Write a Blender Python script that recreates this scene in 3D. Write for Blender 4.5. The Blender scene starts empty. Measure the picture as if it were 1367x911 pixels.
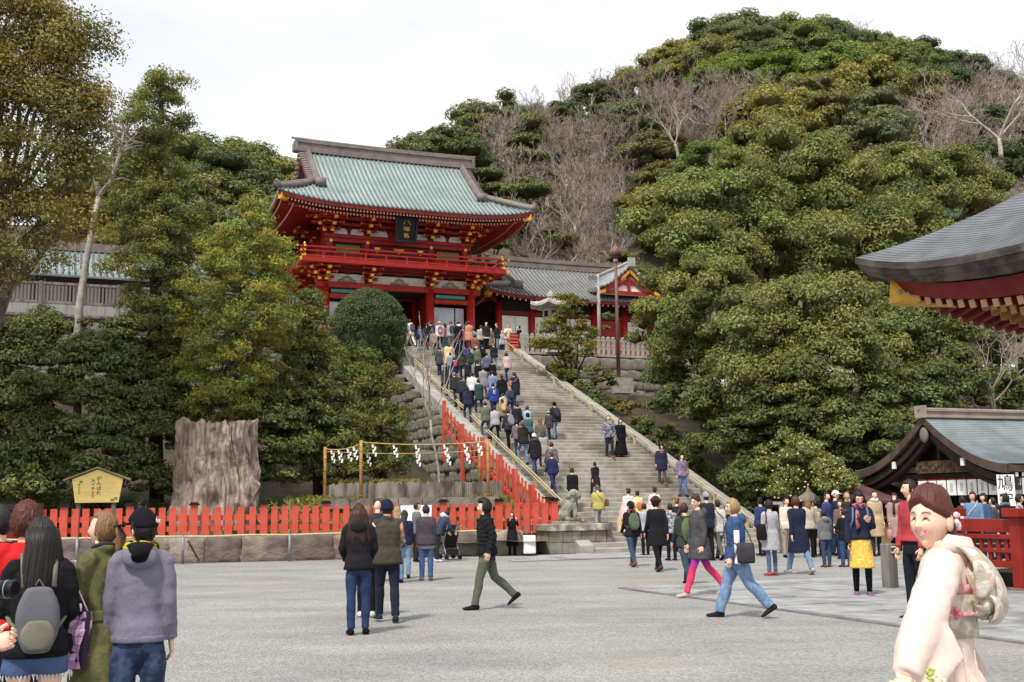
import bpy, bmesh, math, random
import numpy as np
from mathutils import Vector, Matrix, noise
R = math.radians
scene = bpy.context.scene
COL = scene.collection
random.seed(7); rng = np.random.default_rng(7)

# ---------------------------------------------------------------- camera
F_PX, PITCH, ROLL, EYE = 1517.0, R(8.14), R(0.75), 1.65
_rt, _up0, FWD = Vector((1, 0, 0)), Vector((0, -math.sin(PITCH), math.cos(PITCH))), Vector((0, math.cos(PITCH), math.sin(PITCH)))
RIGHT = _rt * math.cos(ROLL) - _up0 * math.sin(ROLL)
UP = _up0 * math.cos(ROLL) + _rt * math.sin(ROLL)
cam_data = bpy.data.cameras.new('camera')
cam_data.lens = 36 * F_PX / 1367; cam_data.sensor_width = 36; cam_data.clip_end = 3000; cam_data.clip_start = 0.05
cam = bpy.data.objects.new('camera', cam_data); COL.objects.link(cam)
M = Matrix((RIGHT, UP, -FWD)).transposed().to_4x4(); M.translation = (0, 0, EYE)
cam.matrix_world = M
scene.camera = cam

# ---------------------------------------------------------------- sky, sun, exposure
SUN_EL, SUN_AZ = R(56), R(205)       # direction the light comes from: behind and slightly left of the camera
world = bpy.data.worlds.new('World'); scene.world = world; world.use_nodes = True
nt = world.node_tree; N = nt.nodes; Lk = nt.links
bg = N['Background']; bg.inputs['Strength'].default_value = 0.1
sky = N.new('ShaderNodeTexSky'); sky.sky_type = 'NISHITA'; sky.sun_disc = False
sky.sun_elevation = SUN_EL; sky.sun_rotation = SUN_AZ
tc = N.new('ShaderNodeTexCoord'); mp = N.new('ShaderNodeMapping'); mp.inputs['Scale'].default_value = (1.0, 1.0, 2.6)
nz = N.new('ShaderNodeTexNoise'); nz.inputs['Scale'].default_value = 2.1; nz.inputs['Detail'].default_value = 7; nz.inputs['Roughness'].default_value = .55
rmp = N.new('ShaderNodeValToRGB'); rmp.color_ramp.elements[0].position = .30; rmp.color_ramp.elements[1].position = .56
rmp.color_ramp.elements[0].color = (.74, .74, .74, 1)
mx = N.new('ShaderNodeMixRGB'); mx.inputs['Color2'].default_value = (9.6, 9.75, 10.0, 1)
Lk.new(tc.outputs['Generated'], mp.inputs['Vector']); Lk.new(mp.outputs['Vector'], nz.inputs['Vector'])
Lk.new(nz.outputs['Fac'], rmp.inputs['Fac']); Lk.new(rmp.outputs['Color'], mx.inputs['Fac'])
Lk.new(sky.outputs['Color'], mx.inputs['Color1']); Lk.new(mx.outputs['Color'], bg.inputs['Color'])
sun_data = bpy.data.lights.new('sun', 'SUN'); sun_data.energy = 3.3; sun_data.angle = R(6); sun_data.color = (1, .95, .87)
sun = bpy.data.objects.new('sun', sun_data); COL.objects.link(sun)
_d = Vector((math.sin(SUN_AZ) * math.cos(SUN_EL), math.cos(SUN_AZ) * math.cos(SUN_EL), math.sin(SUN_EL)))
sun.rotation_euler = _d.to_track_quat('Z', 'Y').to_euler()
sun.location = (0, 0, 90)
vs = scene.view_settings; vs.view_transform = 'Standard'; vs.look = 'None'; vs.exposure = 0.18; vs.gamma = 1

# ---------------------------------------------------------------- survey: where a sighted point stands
def ray(px, py): return FWD + RIGHT * ((px - 683.5) / F_PX) - UP * ((py - 455.5) / F_PX)
EYEP = Vector((0, 0, EYE))
def at(px, py, Y):
    d = ray(px, py); return EYEP + d * (Y / d.y)
def ground(px, py, z=0.0):
    d = ray(px, py); return EYEP + d * ((z - EYE) / d.z)
A = R(22.2); BASE = Vector((2.72, 37.79, 0))          # shrine axis: u along the steps, v up the stairs
UX, VX = Vector((math.cos(A), math.sin(A), 0)), Vector((-math.sin(A), math.cos(A), 0))
def wor(u, v, z=0.0): return BASE + UX * u + VX * v + Vector((0, 0, z))
def loc_uv(p):
    q = p - BASE; return q.dot(UX), q.dot(VX), q.z
W_ST, L_ST, H_ST, N_ST = 6.9, 24.6, 10.1, 61
SLOPE = H_ST / L_ST
def on_stairs(px, py):
    d = ray(px, py); n = Vector((0, 0, 1)) - VX * SLOPE
    return EYEP + d * ((BASE - EYEP).dot(n) / d.dot(n))
def on_v(px, py, v):
    d = ray(px, py); return EYEP + d * (((BASE + VX * v) - EYEP).dot(VX) / d.dot(VX))
def on_u(px, py, u):
    d = ray(px, py); return EYEP + d * (((BASE + UX * u) - EYEP).dot(UX) / d.dot(UX))

# ---------------------------------------------------------------- object helpers
def tag(o, label=None, cat=None, group=None, kind=None):
    if label: o['label'] = label
    if cat: o['category'] = cat
    if group: o['group'] = group
    if kind: o['kind'] = kind
    return o
def thing(name, label, cat, loc=(0, 0, 0), rz=0.0, group=None, scale=1.0):
    o = bpy.data.objects.new(name, None); COL.objects.link(o)
    o.empty_display_size = .2
    o.location = loc; o.rotation_euler = (0, 0, rz); o.scale = (scale,) * 3
    return tag(o, label, cat, group)
def link(name, me, parent=None, loc=None, rz=None):
    o = bpy.data.objects.new(name, me); COL.objects.link(o)
    if parent is not None: o.parent = parent
    if loc is not None: o.location = loc
    if rz is not None: o.rotation_euler = (0, 0, rz)
    return o
class MB:
    """collects shapes into one mesh"""
    def __init__(s): s.v = []; s.f = []; s.m = []
    def add(s, vs, fs, m=0):
        b = len(s.v); s.v += [tuple(p) for p in vs]
        for f in fs: s.f.append(tuple(i + b for i in f)); s.m.append(m)
        return s
    def box(s, x0, x1, y0, y1, z0, z1, m=0):
        vs = [(x, y, z) for z in (z0, z1) for y in (y0, y1) for x in (x0, x1)]
        return s.add(vs, [(0, 2, 3, 1), (4, 5, 7, 6), (0, 1, 5, 4), (2, 6, 7, 3), (0, 4, 6, 2), (1, 3, 7, 5)], m)
    def cbox(s, c, d, rot=None, m=0):
        hx, hy, hz = d[0] / 2, d[1] / 2, d[2] / 2
        vs = [Vector((x, y, z)) for z in (-hz, hz) for y in (-hy, hy) for x in (-hx, hx)]
        c = Vector(c)
        vs = [c + (rot @ p if rot else p) for p in vs]
        return s.add(vs, [(0, 2, 3, 1), (4, 5, 7, 6), (0, 1, 5, 4), (2, 6, 7, 3), (0, 4, 6, 2), (1, 3, 7, 5)], m)
    def bar(s, a, b, w, h, m=0):
        """a beam of width w, height h from a to b"""
        a, b = Vector(a), Vector(b); d = (b - a)
        y = d.normalized(); z = Vector((0, 0, 1)); x = y.cross(z)
        if x.length < 1e-4: x = Vector((1, 0, 0))
        x.normalize(); z = x.cross(y)
        rot = Matrix((x, y, z)).transposed()
        return s.cbox((a + b) / 2, (w, d.length, h), rot, m)
    def tube(s, pts, r, n=6, m=0, cap=True, sy=1.0):
        pts = [Vector(p) for p in pts]; k = len(pts)
        rs = r if isinstance(r, (list, tuple)) else [r] * k
        rings = []; prev = None
        for i, p in enumerate(pts):
            d = (pts[min(i + 1, k - 1)] - pts[max(i - 1, 0)])
            if d.length < 1e-9: d = Vector((0, 0, 1))
            d.normalize()
            x = (prev - d * prev.dot(d)) if prev is not None else d.orthogonal() if abs(d.z) < .99 else Vector((1, 0, 0)) - d * d.x
            if x.length < 1e-6: x = d.orthogonal()
            x.normalize(); prev = x; y = d.cross(x)
            rings.append([p + (x * math.cos(2 * math.pi * j / n) + y * (math.sin(2 * math.pi * j / n) * sy)) * rs[i] for j in range(n)])
        return s.loft(rings, m, cap)
    def loft(s, rings, m=0, cap=True):
        n = len(rings[0]); vs = [p for r_ in rings for p in r_]; fs = []
        for i in range(len(rings) - 1):
            for j in range(n):
                j2 = (j + 1) % n
                fs.append((i * n + j, i * n + j2, (i + 1) * n + j2, (i + 1) * n + j))
        if cap:
            fs.append(tuple(range(n))[::-1]); fs.append(tuple((len(rings) - 1) * n + j for j in range(n)))
        return s.add(vs, fs, m)
    def grid(s, P, m=0, flip=False):
        """P[i][j] points"""
        a, b = len(P), len(P[0]); fs = []
        for i in range(a - 1):
            for j in range(b - 1):
                q = (i * b + j, i * b + j + 1, (i + 1) * b + j + 1, (i + 1) * b + j)
                fs.append(q[::-1] if flip else q)
        return s.add([p for r_ in P for p in r_], fs, m)
    def ell(s, c, r, nu=10, nv=7, m=0, rot=None, bump=0.0, seed=0):
        c = Vector(c); vs = []; fs = []
        for i in range(nv + 1):
            t = math.pi * i / nv
            for j in range(nu):
                p = 2 * math.pi * j / nu
                d = Vector((math.sin(t) * math.cos(p), math.sin(t) * math.sin(p), math.cos(t)))
                k = 1 + (bump * noise.noise(d * 2.1 + Vector((seed, seed * .7, 0))) if bump else 0)
                q = Vector((d.x * r[0], d.y * r[1], d.z * r[2])) * k
                vs.append(c + (rot @ q if rot else q))
        for i in range(nv):
            for j in range(nu):
                j2 = (j + 1) % nu
                fs.append((i * nu + j, (i + 1) * nu + j, (i + 1) * nu + j2, i * nu + j2))
        return s.add(vs, fs, m)
    def mesh(s, name, mats, smooth=False):
        me = bpy.data.meshes.new(name); me.from_pydata(s.v, [], s.f)
        mats = mats if isinstance(mats, (list, tuple)) else [mats]
        for mm in mats: me.materials.append(mm)
        if len(mats) > 1: me.polygons.foreach_set('material_index', s.m)
        if smooth: me.polygons.foreach_set('use_smooth', [True] * len(s.f))
        me.update(); return me
    def build(s, name, mats, parent=None, smooth=False, loc=None, rz=None):
        return link(name, s.mesh(name, mats, smooth), parent, loc, rz)
def bevel(o, w=.01, seg=2):
    b = o.modifiers.new('bevel', 'BEVEL'); b.width = w; b.segments = seg; b.limit_method = 'ANGLE'; b.angle_limit = R(40)
    return o
def lerp(a, b, t): return a + (b - a) * t
def sstep(a, b, x):
    t = min(1, max(0, (x - a) / (b - a))); return t * t * (3 - 2 * t)

# ---------------------------------------------------------------- materials
def S(r, g, b):
    f = lambda c: (c / 255 / 12.92) if c / 255 <= .04045 else ((c / 255 + .055) / 1.055) ** 2.4
    return (f(r), f(g), f(b), 1)
def C3(c, k=1.0): return tuple(min(1, x * k) for x in c[:3]) + (1,)
MATS = {}
def mat(name, col, col2=None, scale=4.0, rough=.75, bump=.0, bscale=None, metal=0.0, spec=.3, stretch=(1, 1, 1), detail=5, lo=.38, hi=.64, coord='Object', bdist=.02, col3=None, scale3=.8):
    if name in MATS: return MATS[name]
    m = bpy.data.materials.new(name); m.use_nodes = True; t = m.node_tree; n = t.nodes; b = n['Principled BSDF']
    b.inputs['Roughness'].default_value = rough; b.inputs['Metallic'].default_value = metal; b.inputs['Specular IOR Level'].default_value = spec
    c = n.new('ShaderNodeTexCoord'); mpp = n.new('ShaderNodeMapping'); mpp.inputs['Scale'].default_value = stretch
    t.links.new(c.outputs[coord], mpp.inputs['Vector'])
    if col2 is None: b.inputs['Base Color'].default_value = col
    else:
        q = n.new('ShaderNodeTexNoise'); q.inputs['Scale'].default_value = scale; q.inputs['Detail'].default_value = detail
        r = n.new('ShaderNodeValToRGB'); r.color_ramp.elements[0].position = lo; r.color_ramp.elements[1].position = hi
        r.color_ramp.elements[0].color = col; r.color_ramp.elements[1].color = col2
        t.links.new(mpp.outputs['Vector'], q.inputs['Vector']); t.links.new(q.outputs['Fac'], r.inputs['Fac'])
        out = r.outputs['Color']
        if col3:
            q3 = n.new('ShaderNodeTexNoise'); q3.inputs['Scale'].default_value = scale3; q3.inputs['Detail'].default_value = 4
            r3 = n.new('ShaderNodeValToRGB'); r3.color_ramp.elements[0].position = .48; r3.color_ramp.elements[1].position = .66
            x = n.new('ShaderNodeMixRGB'); x.inputs['Color2'].default_value = col3
            t.links.new(c.outputs[coord], q3.inputs['Vector']); t.links.new(q3.outputs['Fac'], r3.inputs['Fac'])
            t.links.new(r3.outputs['Color'], x.inputs['Fac']); t.links.new(out, x.inputs['Color1']); out = x.outputs['Color']
        t.links.new(out, b.inputs['Base Color'])
    if bump:
        q2 = n.new('ShaderNodeTexNoise'); q2.inputs['Scale'].default_value = bscale or scale * 3; q2.inputs['Detail'].default_value = 6
        u = n.new('ShaderNodeBump'); u.inputs['Strength'].default_value = bump; u.inputs['Distance'].default_value = bdist
        t.links.new(mpp.outputs['Vector'], q2.inputs['Vector']); t.links.new(q2.outputs['Fac'], u.inputs['Height']); t.links.new(u.outputs['Normal'], b.inputs['Normal'])
    MATS[name] = m; return m
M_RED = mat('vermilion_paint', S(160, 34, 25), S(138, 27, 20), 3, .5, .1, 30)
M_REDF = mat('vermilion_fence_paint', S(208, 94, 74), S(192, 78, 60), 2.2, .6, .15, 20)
M_REDD = mat('dark_red_paint_and_shade', S(118, 28, 24), S(92, 22, 18), 3, .6)  # dark red parts; on the soffits the tone stands for eave shade
M_GOLD = mat('gold_leaf', S(232, 178, 60), S(214, 150, 40), 6, .35, metal=.35, spec=.5)
M_CREAM = mat('cream_tip', S(236, 222, 190), None, rough=.6)
M_PLASTER = mat('white_plaster', S(232, 228, 220), S(220, 214, 206), 3, .8)
M_GREENW = mat('green_lattice_paint', S(120, 150, 62), S(98, 130, 50), 5, .6)
M_TEALW = mat('teal_lattice_paint', S(88, 172, 146), S(70, 150, 128), 5, .6)
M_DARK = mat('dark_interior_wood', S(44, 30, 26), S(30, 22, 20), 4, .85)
M_BLACK = mat('black_lacquer', S(22, 22, 24), None, rough=.35)
M_COPPER = mat('verdigris_copper_roof', S(142, 158, 157), S(158, 172, 170), 1.2, .5, .1, 12, spec=.4, col3=S(132, 148, 150), scale3=.5)
M_RIBB = mat('verdigris_roof_rib', S(104, 114, 114), S(122, 132, 130), 2, .55)
M_RIDGE = mat('brown_copper_ridge', S(128, 118, 112), S(108, 99, 94), 2, .55, .1)
M_TILEG = mat('blue_grey_roof', S(128, 138, 142), S(148, 156, 158), 1.4, .55, .1, 10)
M_TILER = mat('brown_grey_roof_rib', S(104, 98, 94), S(122, 116, 110), 2, .6)
M_STEP = mat('worn_step_stone', S(152, 147, 138), S(172, 167, 156), 2.4, .9, .4, 14, col3=S(128, 122, 108), scale3=.7, bdist=.015)
M_PARAP = mat('parapet_stone', S(168, 165, 158), S(142, 139, 132), 2, .9, .5, 9)
M_STONE = mat('grey_stone', S(128, 122, 114), S(92, 88, 82), 2.2, .9, .8, 8, bdist=.04, col3=S(148, 138, 128), scale3=1.2)
M_STONED = mat('mossy_dark_stone', S(132, 126, 114), S(96, 94, 80), 2.6, .95, .8, 9, bdist=.04)
M_STONEL = mat('pale_granite', S(176, 172, 162), S(146, 142, 134), 5, .85, .3, 25)
M_BROWNST2 = mat('dark_brown_stone', S(120, 108, 100), S(88, 78, 74), 2.6, .95, 1.0, 7, bdist=.05)
M_BROWNST3 = mat('pale_brown_stone', S(160, 148, 136), S(124, 112, 104), 2.2, .95, 1.0, 7, bdist=.05)
M_BROWNST = mat('rough_brown_stone', S(142, 128, 118), S(108, 98, 92), 2.4, .95, 1.0, 7, bdist=.05, col3=S(92, 82, 78), scale3=1.5)
M_SLAB = mat('worn_paving_slab', S(146, 147, 148), S(168, 169, 170), 3, .8, .2, 16, col3=S(126, 125, 124), scale3=1.1)
M_BAMBOO = mat('yellow_bamboo', S(196, 186, 146), S(174, 160, 118), 4, .5, stretch=(6, 6, .6))
M_BAMBOOD = mat('brown_bamboo', S(182, 136, 80), S(146, 106, 62), 3, .55)
M_STEEL = mat('dull_steel', S(148, 148, 150), S(122, 122, 126), 4, .5, metal=.4)
M_WOODG = mat('grey_weathered_wood', S(132, 126, 120), S(92, 88, 84), 5, .9, .4, 20, stretch=(1, 1, .15))
M_WOODB = mat('dark_brown_wood', S(58, 44, 38), S(40, 32, 28), 4, .75, .2, 20)
M_BARKG = mat('grey_bark', S(128, 118, 108), S(84, 76, 68), 6, .95, .8, 18, stretch=(1, 1, .3))
M_BARKD = mat('dark_bark', S(78, 62, 52), S(48, 40, 34), 6, .95, .8, 18, stretch=(1, 1, .3))
M_TWIG = mat('bare_twig', S(160, 147, 136), S(130, 116, 107), 2, .9)
M_TWIGW = mat('pale_bark', S(176, 168, 158), S(140, 132, 124), 6, .9)
M_WHITE = mat('white_paper', S(240, 240, 240), None, rough=.8)
M_INK = mat('black_ink', S(20, 18, 18), None, rough=.8)
M_SOIL = mat('dark_soil', S(74, 62, 50), S(52, 46, 36), 1.2, .95, .6, 6, coord='Object')

def text_mesh(name, body, size, mt, parent=None, loc=(0, 0, 0), rot=None, depth=.004, align='CENTER', yscale=1.0):
    """lettering as flat raised mesh; faces -Y when rot is the default"""
    cu = bpy.data.curves.new(name, 'FONT'); cu.body = body; cu.size = size; cu.extrude = depth; cu.align_x = align; cu.align_y = 'CENTER'; cu.resolution_u = 2
    t = bpy.data.objects.new(name + '_curve', cu); COL.objects.link(t)
    dg = bpy.context.evaluated_depsgraph_get(); me = bpy.data.meshes.new_from_object(t.evaluated_get(dg))
    bpy.data.objects.remove(t); bpy.data.curves.remove(cu)
    me.materials.clear(); me.materials.append(mt)
    o = link(name, me, parent, loc)
    o.rotation_euler = rot if rot is not None else (R(90), 0, 0)
    o.scale = (1, yscale, 1)
    return o
# ================================================================ ground
def gravel_mat():
    m = bpy.data.materials.new('fine_grey_gravel'); m.use_nodes = True; t = m.node_tree; n = t.nodes; b = n['Principled BSDF']; l = t.links.new
    b.inputs['Roughness'].default_value = .95; b.inputs['Specular IOR Level'].default_value = .15
    c = n.new('ShaderNodeTexCoord')
    def ramp(p0, c0, p1, c1):
        r = n.new('ShaderNodeValToRGB'); e = r.color_ramp.elements; e[0].position = p0; e[1].position = p1; e[0].color = c0; e[1].color = c1; return r
    v = n.new('ShaderNodeTexVoronoi'); v.inputs['Scale'].default_value = 46; l(c.outputs['Object'], v.inputs['Vector'])
    hs = n.new('ShaderNodeSeparateColor'); l(v.outputs['Color'], hs.inputs[0])
    r1 = ramp(.0, S(134, 133, 131), 1., S(176, 175, 172)); l(hs.outputs[0], r1.inputs['Fac'])
    big = n.new('ShaderNodeTexNoise'); big.inputs['Scale'].default_value = .45; big.inputs['Detail'].default_value = 6; big.inputs['Roughness'].default_value = .65
    mpp = n.new('ShaderNodeMapping'); mpp.inputs['Scale'].default_value = (.7, 1.5, 1); l(c.outputs['Object'], mpp.inputs['Vector']); l(mpp.outputs['Vector'], big.inputs['Vector'])
    r2 = ramp(.32, (.76, .76, .77, 1), .68, (1.10, 1.10, 1.09, 1)); l(big.outputs['Fac'], r2.inputs['Fac'])
    x = n.new('ShaderNodeMixRGB'); x.blend_type = 'MULTIPLY'; x.inputs['Fac'].default_value = 1; l(r1.outputs['Color'], x.inputs['Color1']); l(r2.outputs['Color'], x.inputs['Color2'])
    st = n.new('ShaderNodeTexNoise'); st.inputs['Scale'].default_value = .23; st.inputs['Detail'].default_value = 5
    l(c.outputs['Object'], st.inputs['Vector'])
    r3 = ramp(.54, (0, 0, 0, 1), .72, (.65, .65, .65, 1)); l(st.outputs['Fac'], r3.inputs['Fac'])
    x2 = n.new('ShaderNodeMixRGB'); x2.inputs['Color2'].default_value = S(158, 148, 136); l(r3.outputs['Color'], x2.inputs['Fac']); l(x.outputs['Color'], x2.inputs['Color1'])
    l(x2.outputs['Color'], b.inputs['Base Color'])
    bp = n.new('ShaderNodeBump'); bp.inputs['Strength'].default_value = .9; bp.inputs['Distance'].default_value = .018; bp.invert = True
    l(v.outputs['Distance'], bp.inputs['Height']); l(bp.outputs['Normal'], b.inputs['Normal'])
    return m
M_GRAVEL = gravel_mat()
gx = sorted(set([-900, -300, -120, -60] + list(range(-40, 41, 2)) + [60, 120, 300, 900])); gy = sorted(set([-200, -60, -20] + list(range(-10, 61, 2)) + [80, 150, 300, 900, 1600]))
g = MB(); g.grid([[(x, y, .012 * noise.noise(Vector((x * .3, y * .3, 0))) - .012 if abs(x) < 40 and -10 < y < 34 else -.02) for x in gx] for y in gy])
tag(g.build('ground', M_GRAVEL, smooth=True), kind='structure')

# paved court round the dance pavilion, laid in slabs along the shrine axis
pav = thing('stone_pavement', None, None, wor(0, 0, 0), A); pav['kind'] = 'structure'
bed = MB(); bed.box(-6.42, 16, -34, -13.82, -.02, .008); bed.build('mortar_bed', mat('pale_mortar', S(128, 126, 124), S(110, 108, 106), 6, .95), pav)
random.seed(21); v = -13.88; k = 0
while v > -27:
    d = random.choice((.62, .7, .8, .55)); u = -6.36 + (0 if k % 2 else -.0); k += 1
    while u < 4.5:
        w = random.uniform(.85, 1.7); t = .022 + random.uniform(-.006, .006)
        b_ = MB(); b_.box(u + .006, u + w - .006, v - d + .006, v - .006, -.01, t); b_.build('paving_slab', M_SLAB, pav)
        u += w
    v -= d
# paved strip in front of the stairs
apr = thing('stair_apron', None, None, wor(0, 0, 0), A); apr['kind'] = 'structure'
v = -.02; k = 0
for row in range(5):
    d = .62; u = -2.2 - row * .5
    while u < 13:
        w = random.uniform(.9, 1.6)
        MB().box(u + .006, u + w - .006, v - d + .006, v - .006, -.01, .016 + random.uniform(-.004, .004)).build('paving_slab', M_SLAB, apr); u += w
    v -= d

# ================================================================ stairs
st = thing('stone_staircase', 'wide flight of worn stone steps climbing to the red gate', 'staircase', BASE, A)
rise, tread = H_ST / N_ST, L_ST / N_ST
random.seed(4)
for i in range(N_ST):
    b_ = MB(); u = -.1
    while u < W_ST + .1:
        w = min(random.uniform(.8, 1.7), W_ST + .1 - u)
        if W_ST + .1 - u - w < .4: w = W_ST + .1 - u
        j = random.uniform(-.012, .012); jz = random.uniform(-.008, .004)
        x0, x1, y0, y1, z1 = u + .006, u + w - .006, i * tread + j, i * tread + tread + .12, (i + 1) * rise + jz
        z0 = z1 - rise - .05; c = .022
        # block with a worn front arris
        vs = [(x0, y0, z0), (x1, y0, z0), (x1, y0, z1 - c), (x0, y0, z1 - c), (x1, y0 + c, z1), (x0, y0 + c, z1), (x1, y1, z1), (x0, y1, z1), (x1, y1, z0), (x0, y1, z0)]
        b_.add(vs, [(0, 1, 2, 3), (3, 2, 4, 5), (5, 4, 6, 7), (7, 6, 8, 9), (0, 3, 5, 7, 9), (1, 8, 6, 4, 2)])
        u += w
    b_.build('step', M_STEP, st)
core = MB(); core.add([(-.1, .3, 0), (W_ST + .1, .3, 0), (W_ST + .1, L_ST + .3, H_ST - .25), (-.1, L_ST + .3, H_ST - .25), (-.1, L_ST + .3, 0), (W_ST + .1, L_ST + .3, 0)],
                      [(0, 1, 2, 3), (0, 3, 4), (1, 5, 2), (3, 2, 5, 4), (0, 4, 5, 1)])
core.build('stair_core', M_STONED, st)
def parapet(side):
    p = thing('stair_parapet', 'sloping stone parapet along the %s edge of the stairs' % ('stump' if side < 0 else 'camphor tree'), 'parapet', BASE, A)
    u0 = -.62 if side < 0 else W_ST + .1
    n = 16
    for i in range(n):
        a, b = L_ST * i / n + .02, L_ST * (i + 1) / n - .012; lift = .26 + random.uniform(-.015, .015)
        b_ = MB(); za, zb = a * SLOPE + lift, b * SLOPE + lift; w = .52
        b_.add([(u0, a, za), (u0 + w, a, za), (u0 + w, b, zb), (u0, b, zb), (u0, a, za - .5), (u0 + w, a, za - .5), (u0 + w, b, zb - .5), (u0, b, zb - .5)],
               [(0, 1, 2, 3), (4, 7, 6, 5), (0, 4, 5, 1), (1, 5, 6, 2), (2, 6, 7, 3), (3, 7, 4, 0)])
        bevel(b_.build('coping_stone', M_PARAP, p), .025, 1)
    return p
parapet(-1); parapet(1)
def handrail(side):
    h = thing('bamboo_handrail', 'low yellow bamboo handrail beside the steps on the %s side' % ('stump' if side < 0 else 'camphor tree'), 'handrail', BASE, A)
    u = .12 if side < 0 else W_ST - .12; v0 = .8 if side < 0 else 1.2
    r_ = MB(); r_.tube([(u, v0 + t * (L_ST - v0 + .2) / 20, (v0 + t * (L_ST - v0 + .2) / 20) * SLOPE + .50 + .015 * math.sin(t * 2.1)) for t in range(21)], .027, 8)
    r_.build('rail', M_BAMBOO, h, True)
    r2 = MB(); r2.tube([(u + .06 * side, v0 + t * (L_ST - v0) / 20, (v0 + t * (L_ST - v0) / 20) * SLOPE + .44) for t in range(21)], .02, 8); r2.build('rail', M_BAMBOO, h, True)
    k = 12
    for i in range(k):
        vv = v0 + .3 + (L_ST - v0 - .4) * i / (k - 1)
        z = math.ceil(vv / tread) * rise
        MB().box(u - .05, u + .05, vv - .05, vv + .05, z - .16, vv * SLOPE + .47).build('post', mat('pale_post_wood', S(196, 178, 136), S(168, 148, 108), 5, .7), h)
handrail(-1); handrail(1)
# terrace the gate stands on
ter = MB(); ter.box(-40, 17.5, L_ST + .28, 62, 0, H_ST)
tag(ter.build('upper_terrace', mat('terrace_paving', S(176, 172, 164), S(150, 146, 138), 2, .9), loc=BASE, rz=A), kind='structure')

# ---- rough stone facing below the left parapet
def stone_blob(w, h, d, seed, m):
    b_ = bmesh.new(); bmesh.ops.create_cube(b_, size=1)
    bmesh.ops.subdivide_edges(b_, edges=b_.edges, cuts=2, use_grid_fill=True)
    for q in b_.verts:
        c = q.co.copy(); l_ = c.length
        c = c * lerp(1, .62 / max(l_, 1e-6), .42) * 1.14
        k = noise.noise(c * 2.3 + Vector((seed * 3.1, seed, 0))) * .17
        q.co = Vector((c.x * w, c.y * d, c.z * h)) * (1 + k)
    me = bpy.data.meshes.new('stone'); b_.to_mesh(me); me.polygons.foreach_set('use_smooth', [True] * len(me.polygons)); b_.free(); me.materials.append(m)
    return me
def stone_wall(name, label, origin, rz, length, zlo, zhi, course, mt, seed=1, depth=.5, group=None, tilt=None):
    """courses of roughly squared stones; zlo/zhi are functions of distance along the wall"""
    random.seed(seed); w_ = thing(name, label, 'wall', origin, rz, group)
    lib = [stone_blob(1, 1, 1, seed * 10 + k, mt) for k in range(8)]
    bk = MB(); n = 12
    bk.grid([[(length * i / n, depth * .45, zz) for i in range(n + 1)] for zz in (0,)] + [[(length * i / n, depth * .45, max(zhi(length * i / n) - .12, .02)) for i in range(n + 1)]])
    bk.build('wall_core', M_DARK if mt is not M_BROWNST else M_SOIL, w_)
    z = 0; cnt = 0
    while z < 14:
        h = course * random.uniform(.85, 1.15); x = random.uniform(-.3, 0)
        if z > max(zhi(length * i / 20) for i in range(21)): break
        while x < length:
            w = course * random.uniform(.9, 1.9)
            xm = x + w / 2
            if z + h * .6 < zhi(xm) and z + h > zlo(xm) and cnt < 300:
                hh = min(h, zhi(xm) - z)
                o = link('stone', random.choice(lib), w_)
                o.location = (xm, random.uniform(-.05, .05), z + hh / 2); o.scale = (w * .98, depth * random.uniform(.8, 1.05), hh * .98)
                o.rotation_euler = (random.uniform(-.05, .05), random.uniform(-.06, .06), random.uniform(-.06, .06)); cnt += 1
            x += w
        z += h
    return w_
# facing of the stair flank (faces -u): wall runs along v
stone_wall('stair_flank_wall', 'rough mossy stone wall holding up the stump side of the stairs', wor(-.75, L_ST + .3), A - R(90), L_ST - 3,
           lambda x: (L_ST + .3 - x) * SLOPE - 4.6, lambda x: (L_ST + .3 - x) * SLOPE - .2, .52, M_STONED, 3)
# wall below the terrace, right of the stairs (faces -v)
stone_wall('terrace_wall', 'rough stone retaining wall below the upper fence beside the lamp post', wor(W_ST + .6, L_ST - .3), A, 11,
           lambda x: 5.5, lambda x: H_ST - .05, .6, M_STONE, 5)
# slope of earth right of the stairs
sl = MB(); P = []
for i in range(24):
    vv = -2 + i * 2.0; row = []
    for j in range(30):
        uu = W_ST + .5 + j * 1.6
        zc = max(0, min(vv - 1.5, L_ST) * SLOPE) - .35
        z = zc * lerp(1, .82, min(1, j / 11)) + .12 * noise.noise(Vector((uu * .7, vv * .7, 3))) if vv < L_ST - 1.0 or uu > 17.5 else 7.6
        row.append((uu, vv, min(z, 8.1)))
    P.append(row)
sl.grid(P); tag(sl.build('right_slope', M_SOIL, smooth=True, loc=BASE, rz=A), kind='structure')
# slope of earth left of the stairs
sl = MB(); P = []
for i in range(16):
    vv = 3.2 + i * 1.6; row = []
    for j in range(22):
        uu = -.8 - j * 1.8
        z = (.55 + max(0, vv - 8.5) * .40) * (1 - .0 * j) + .15 * noise.noise(Vector((uu * .5, vv * .5, 7)))
        row.append((uu, vv, min(z, 8.9)))
    P.append(row)
sl.grid(P, flip=True); tag(sl.build('left_slope', M_SOIL, smooth=True, loc=BASE, rz=A), kind='structure')
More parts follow.
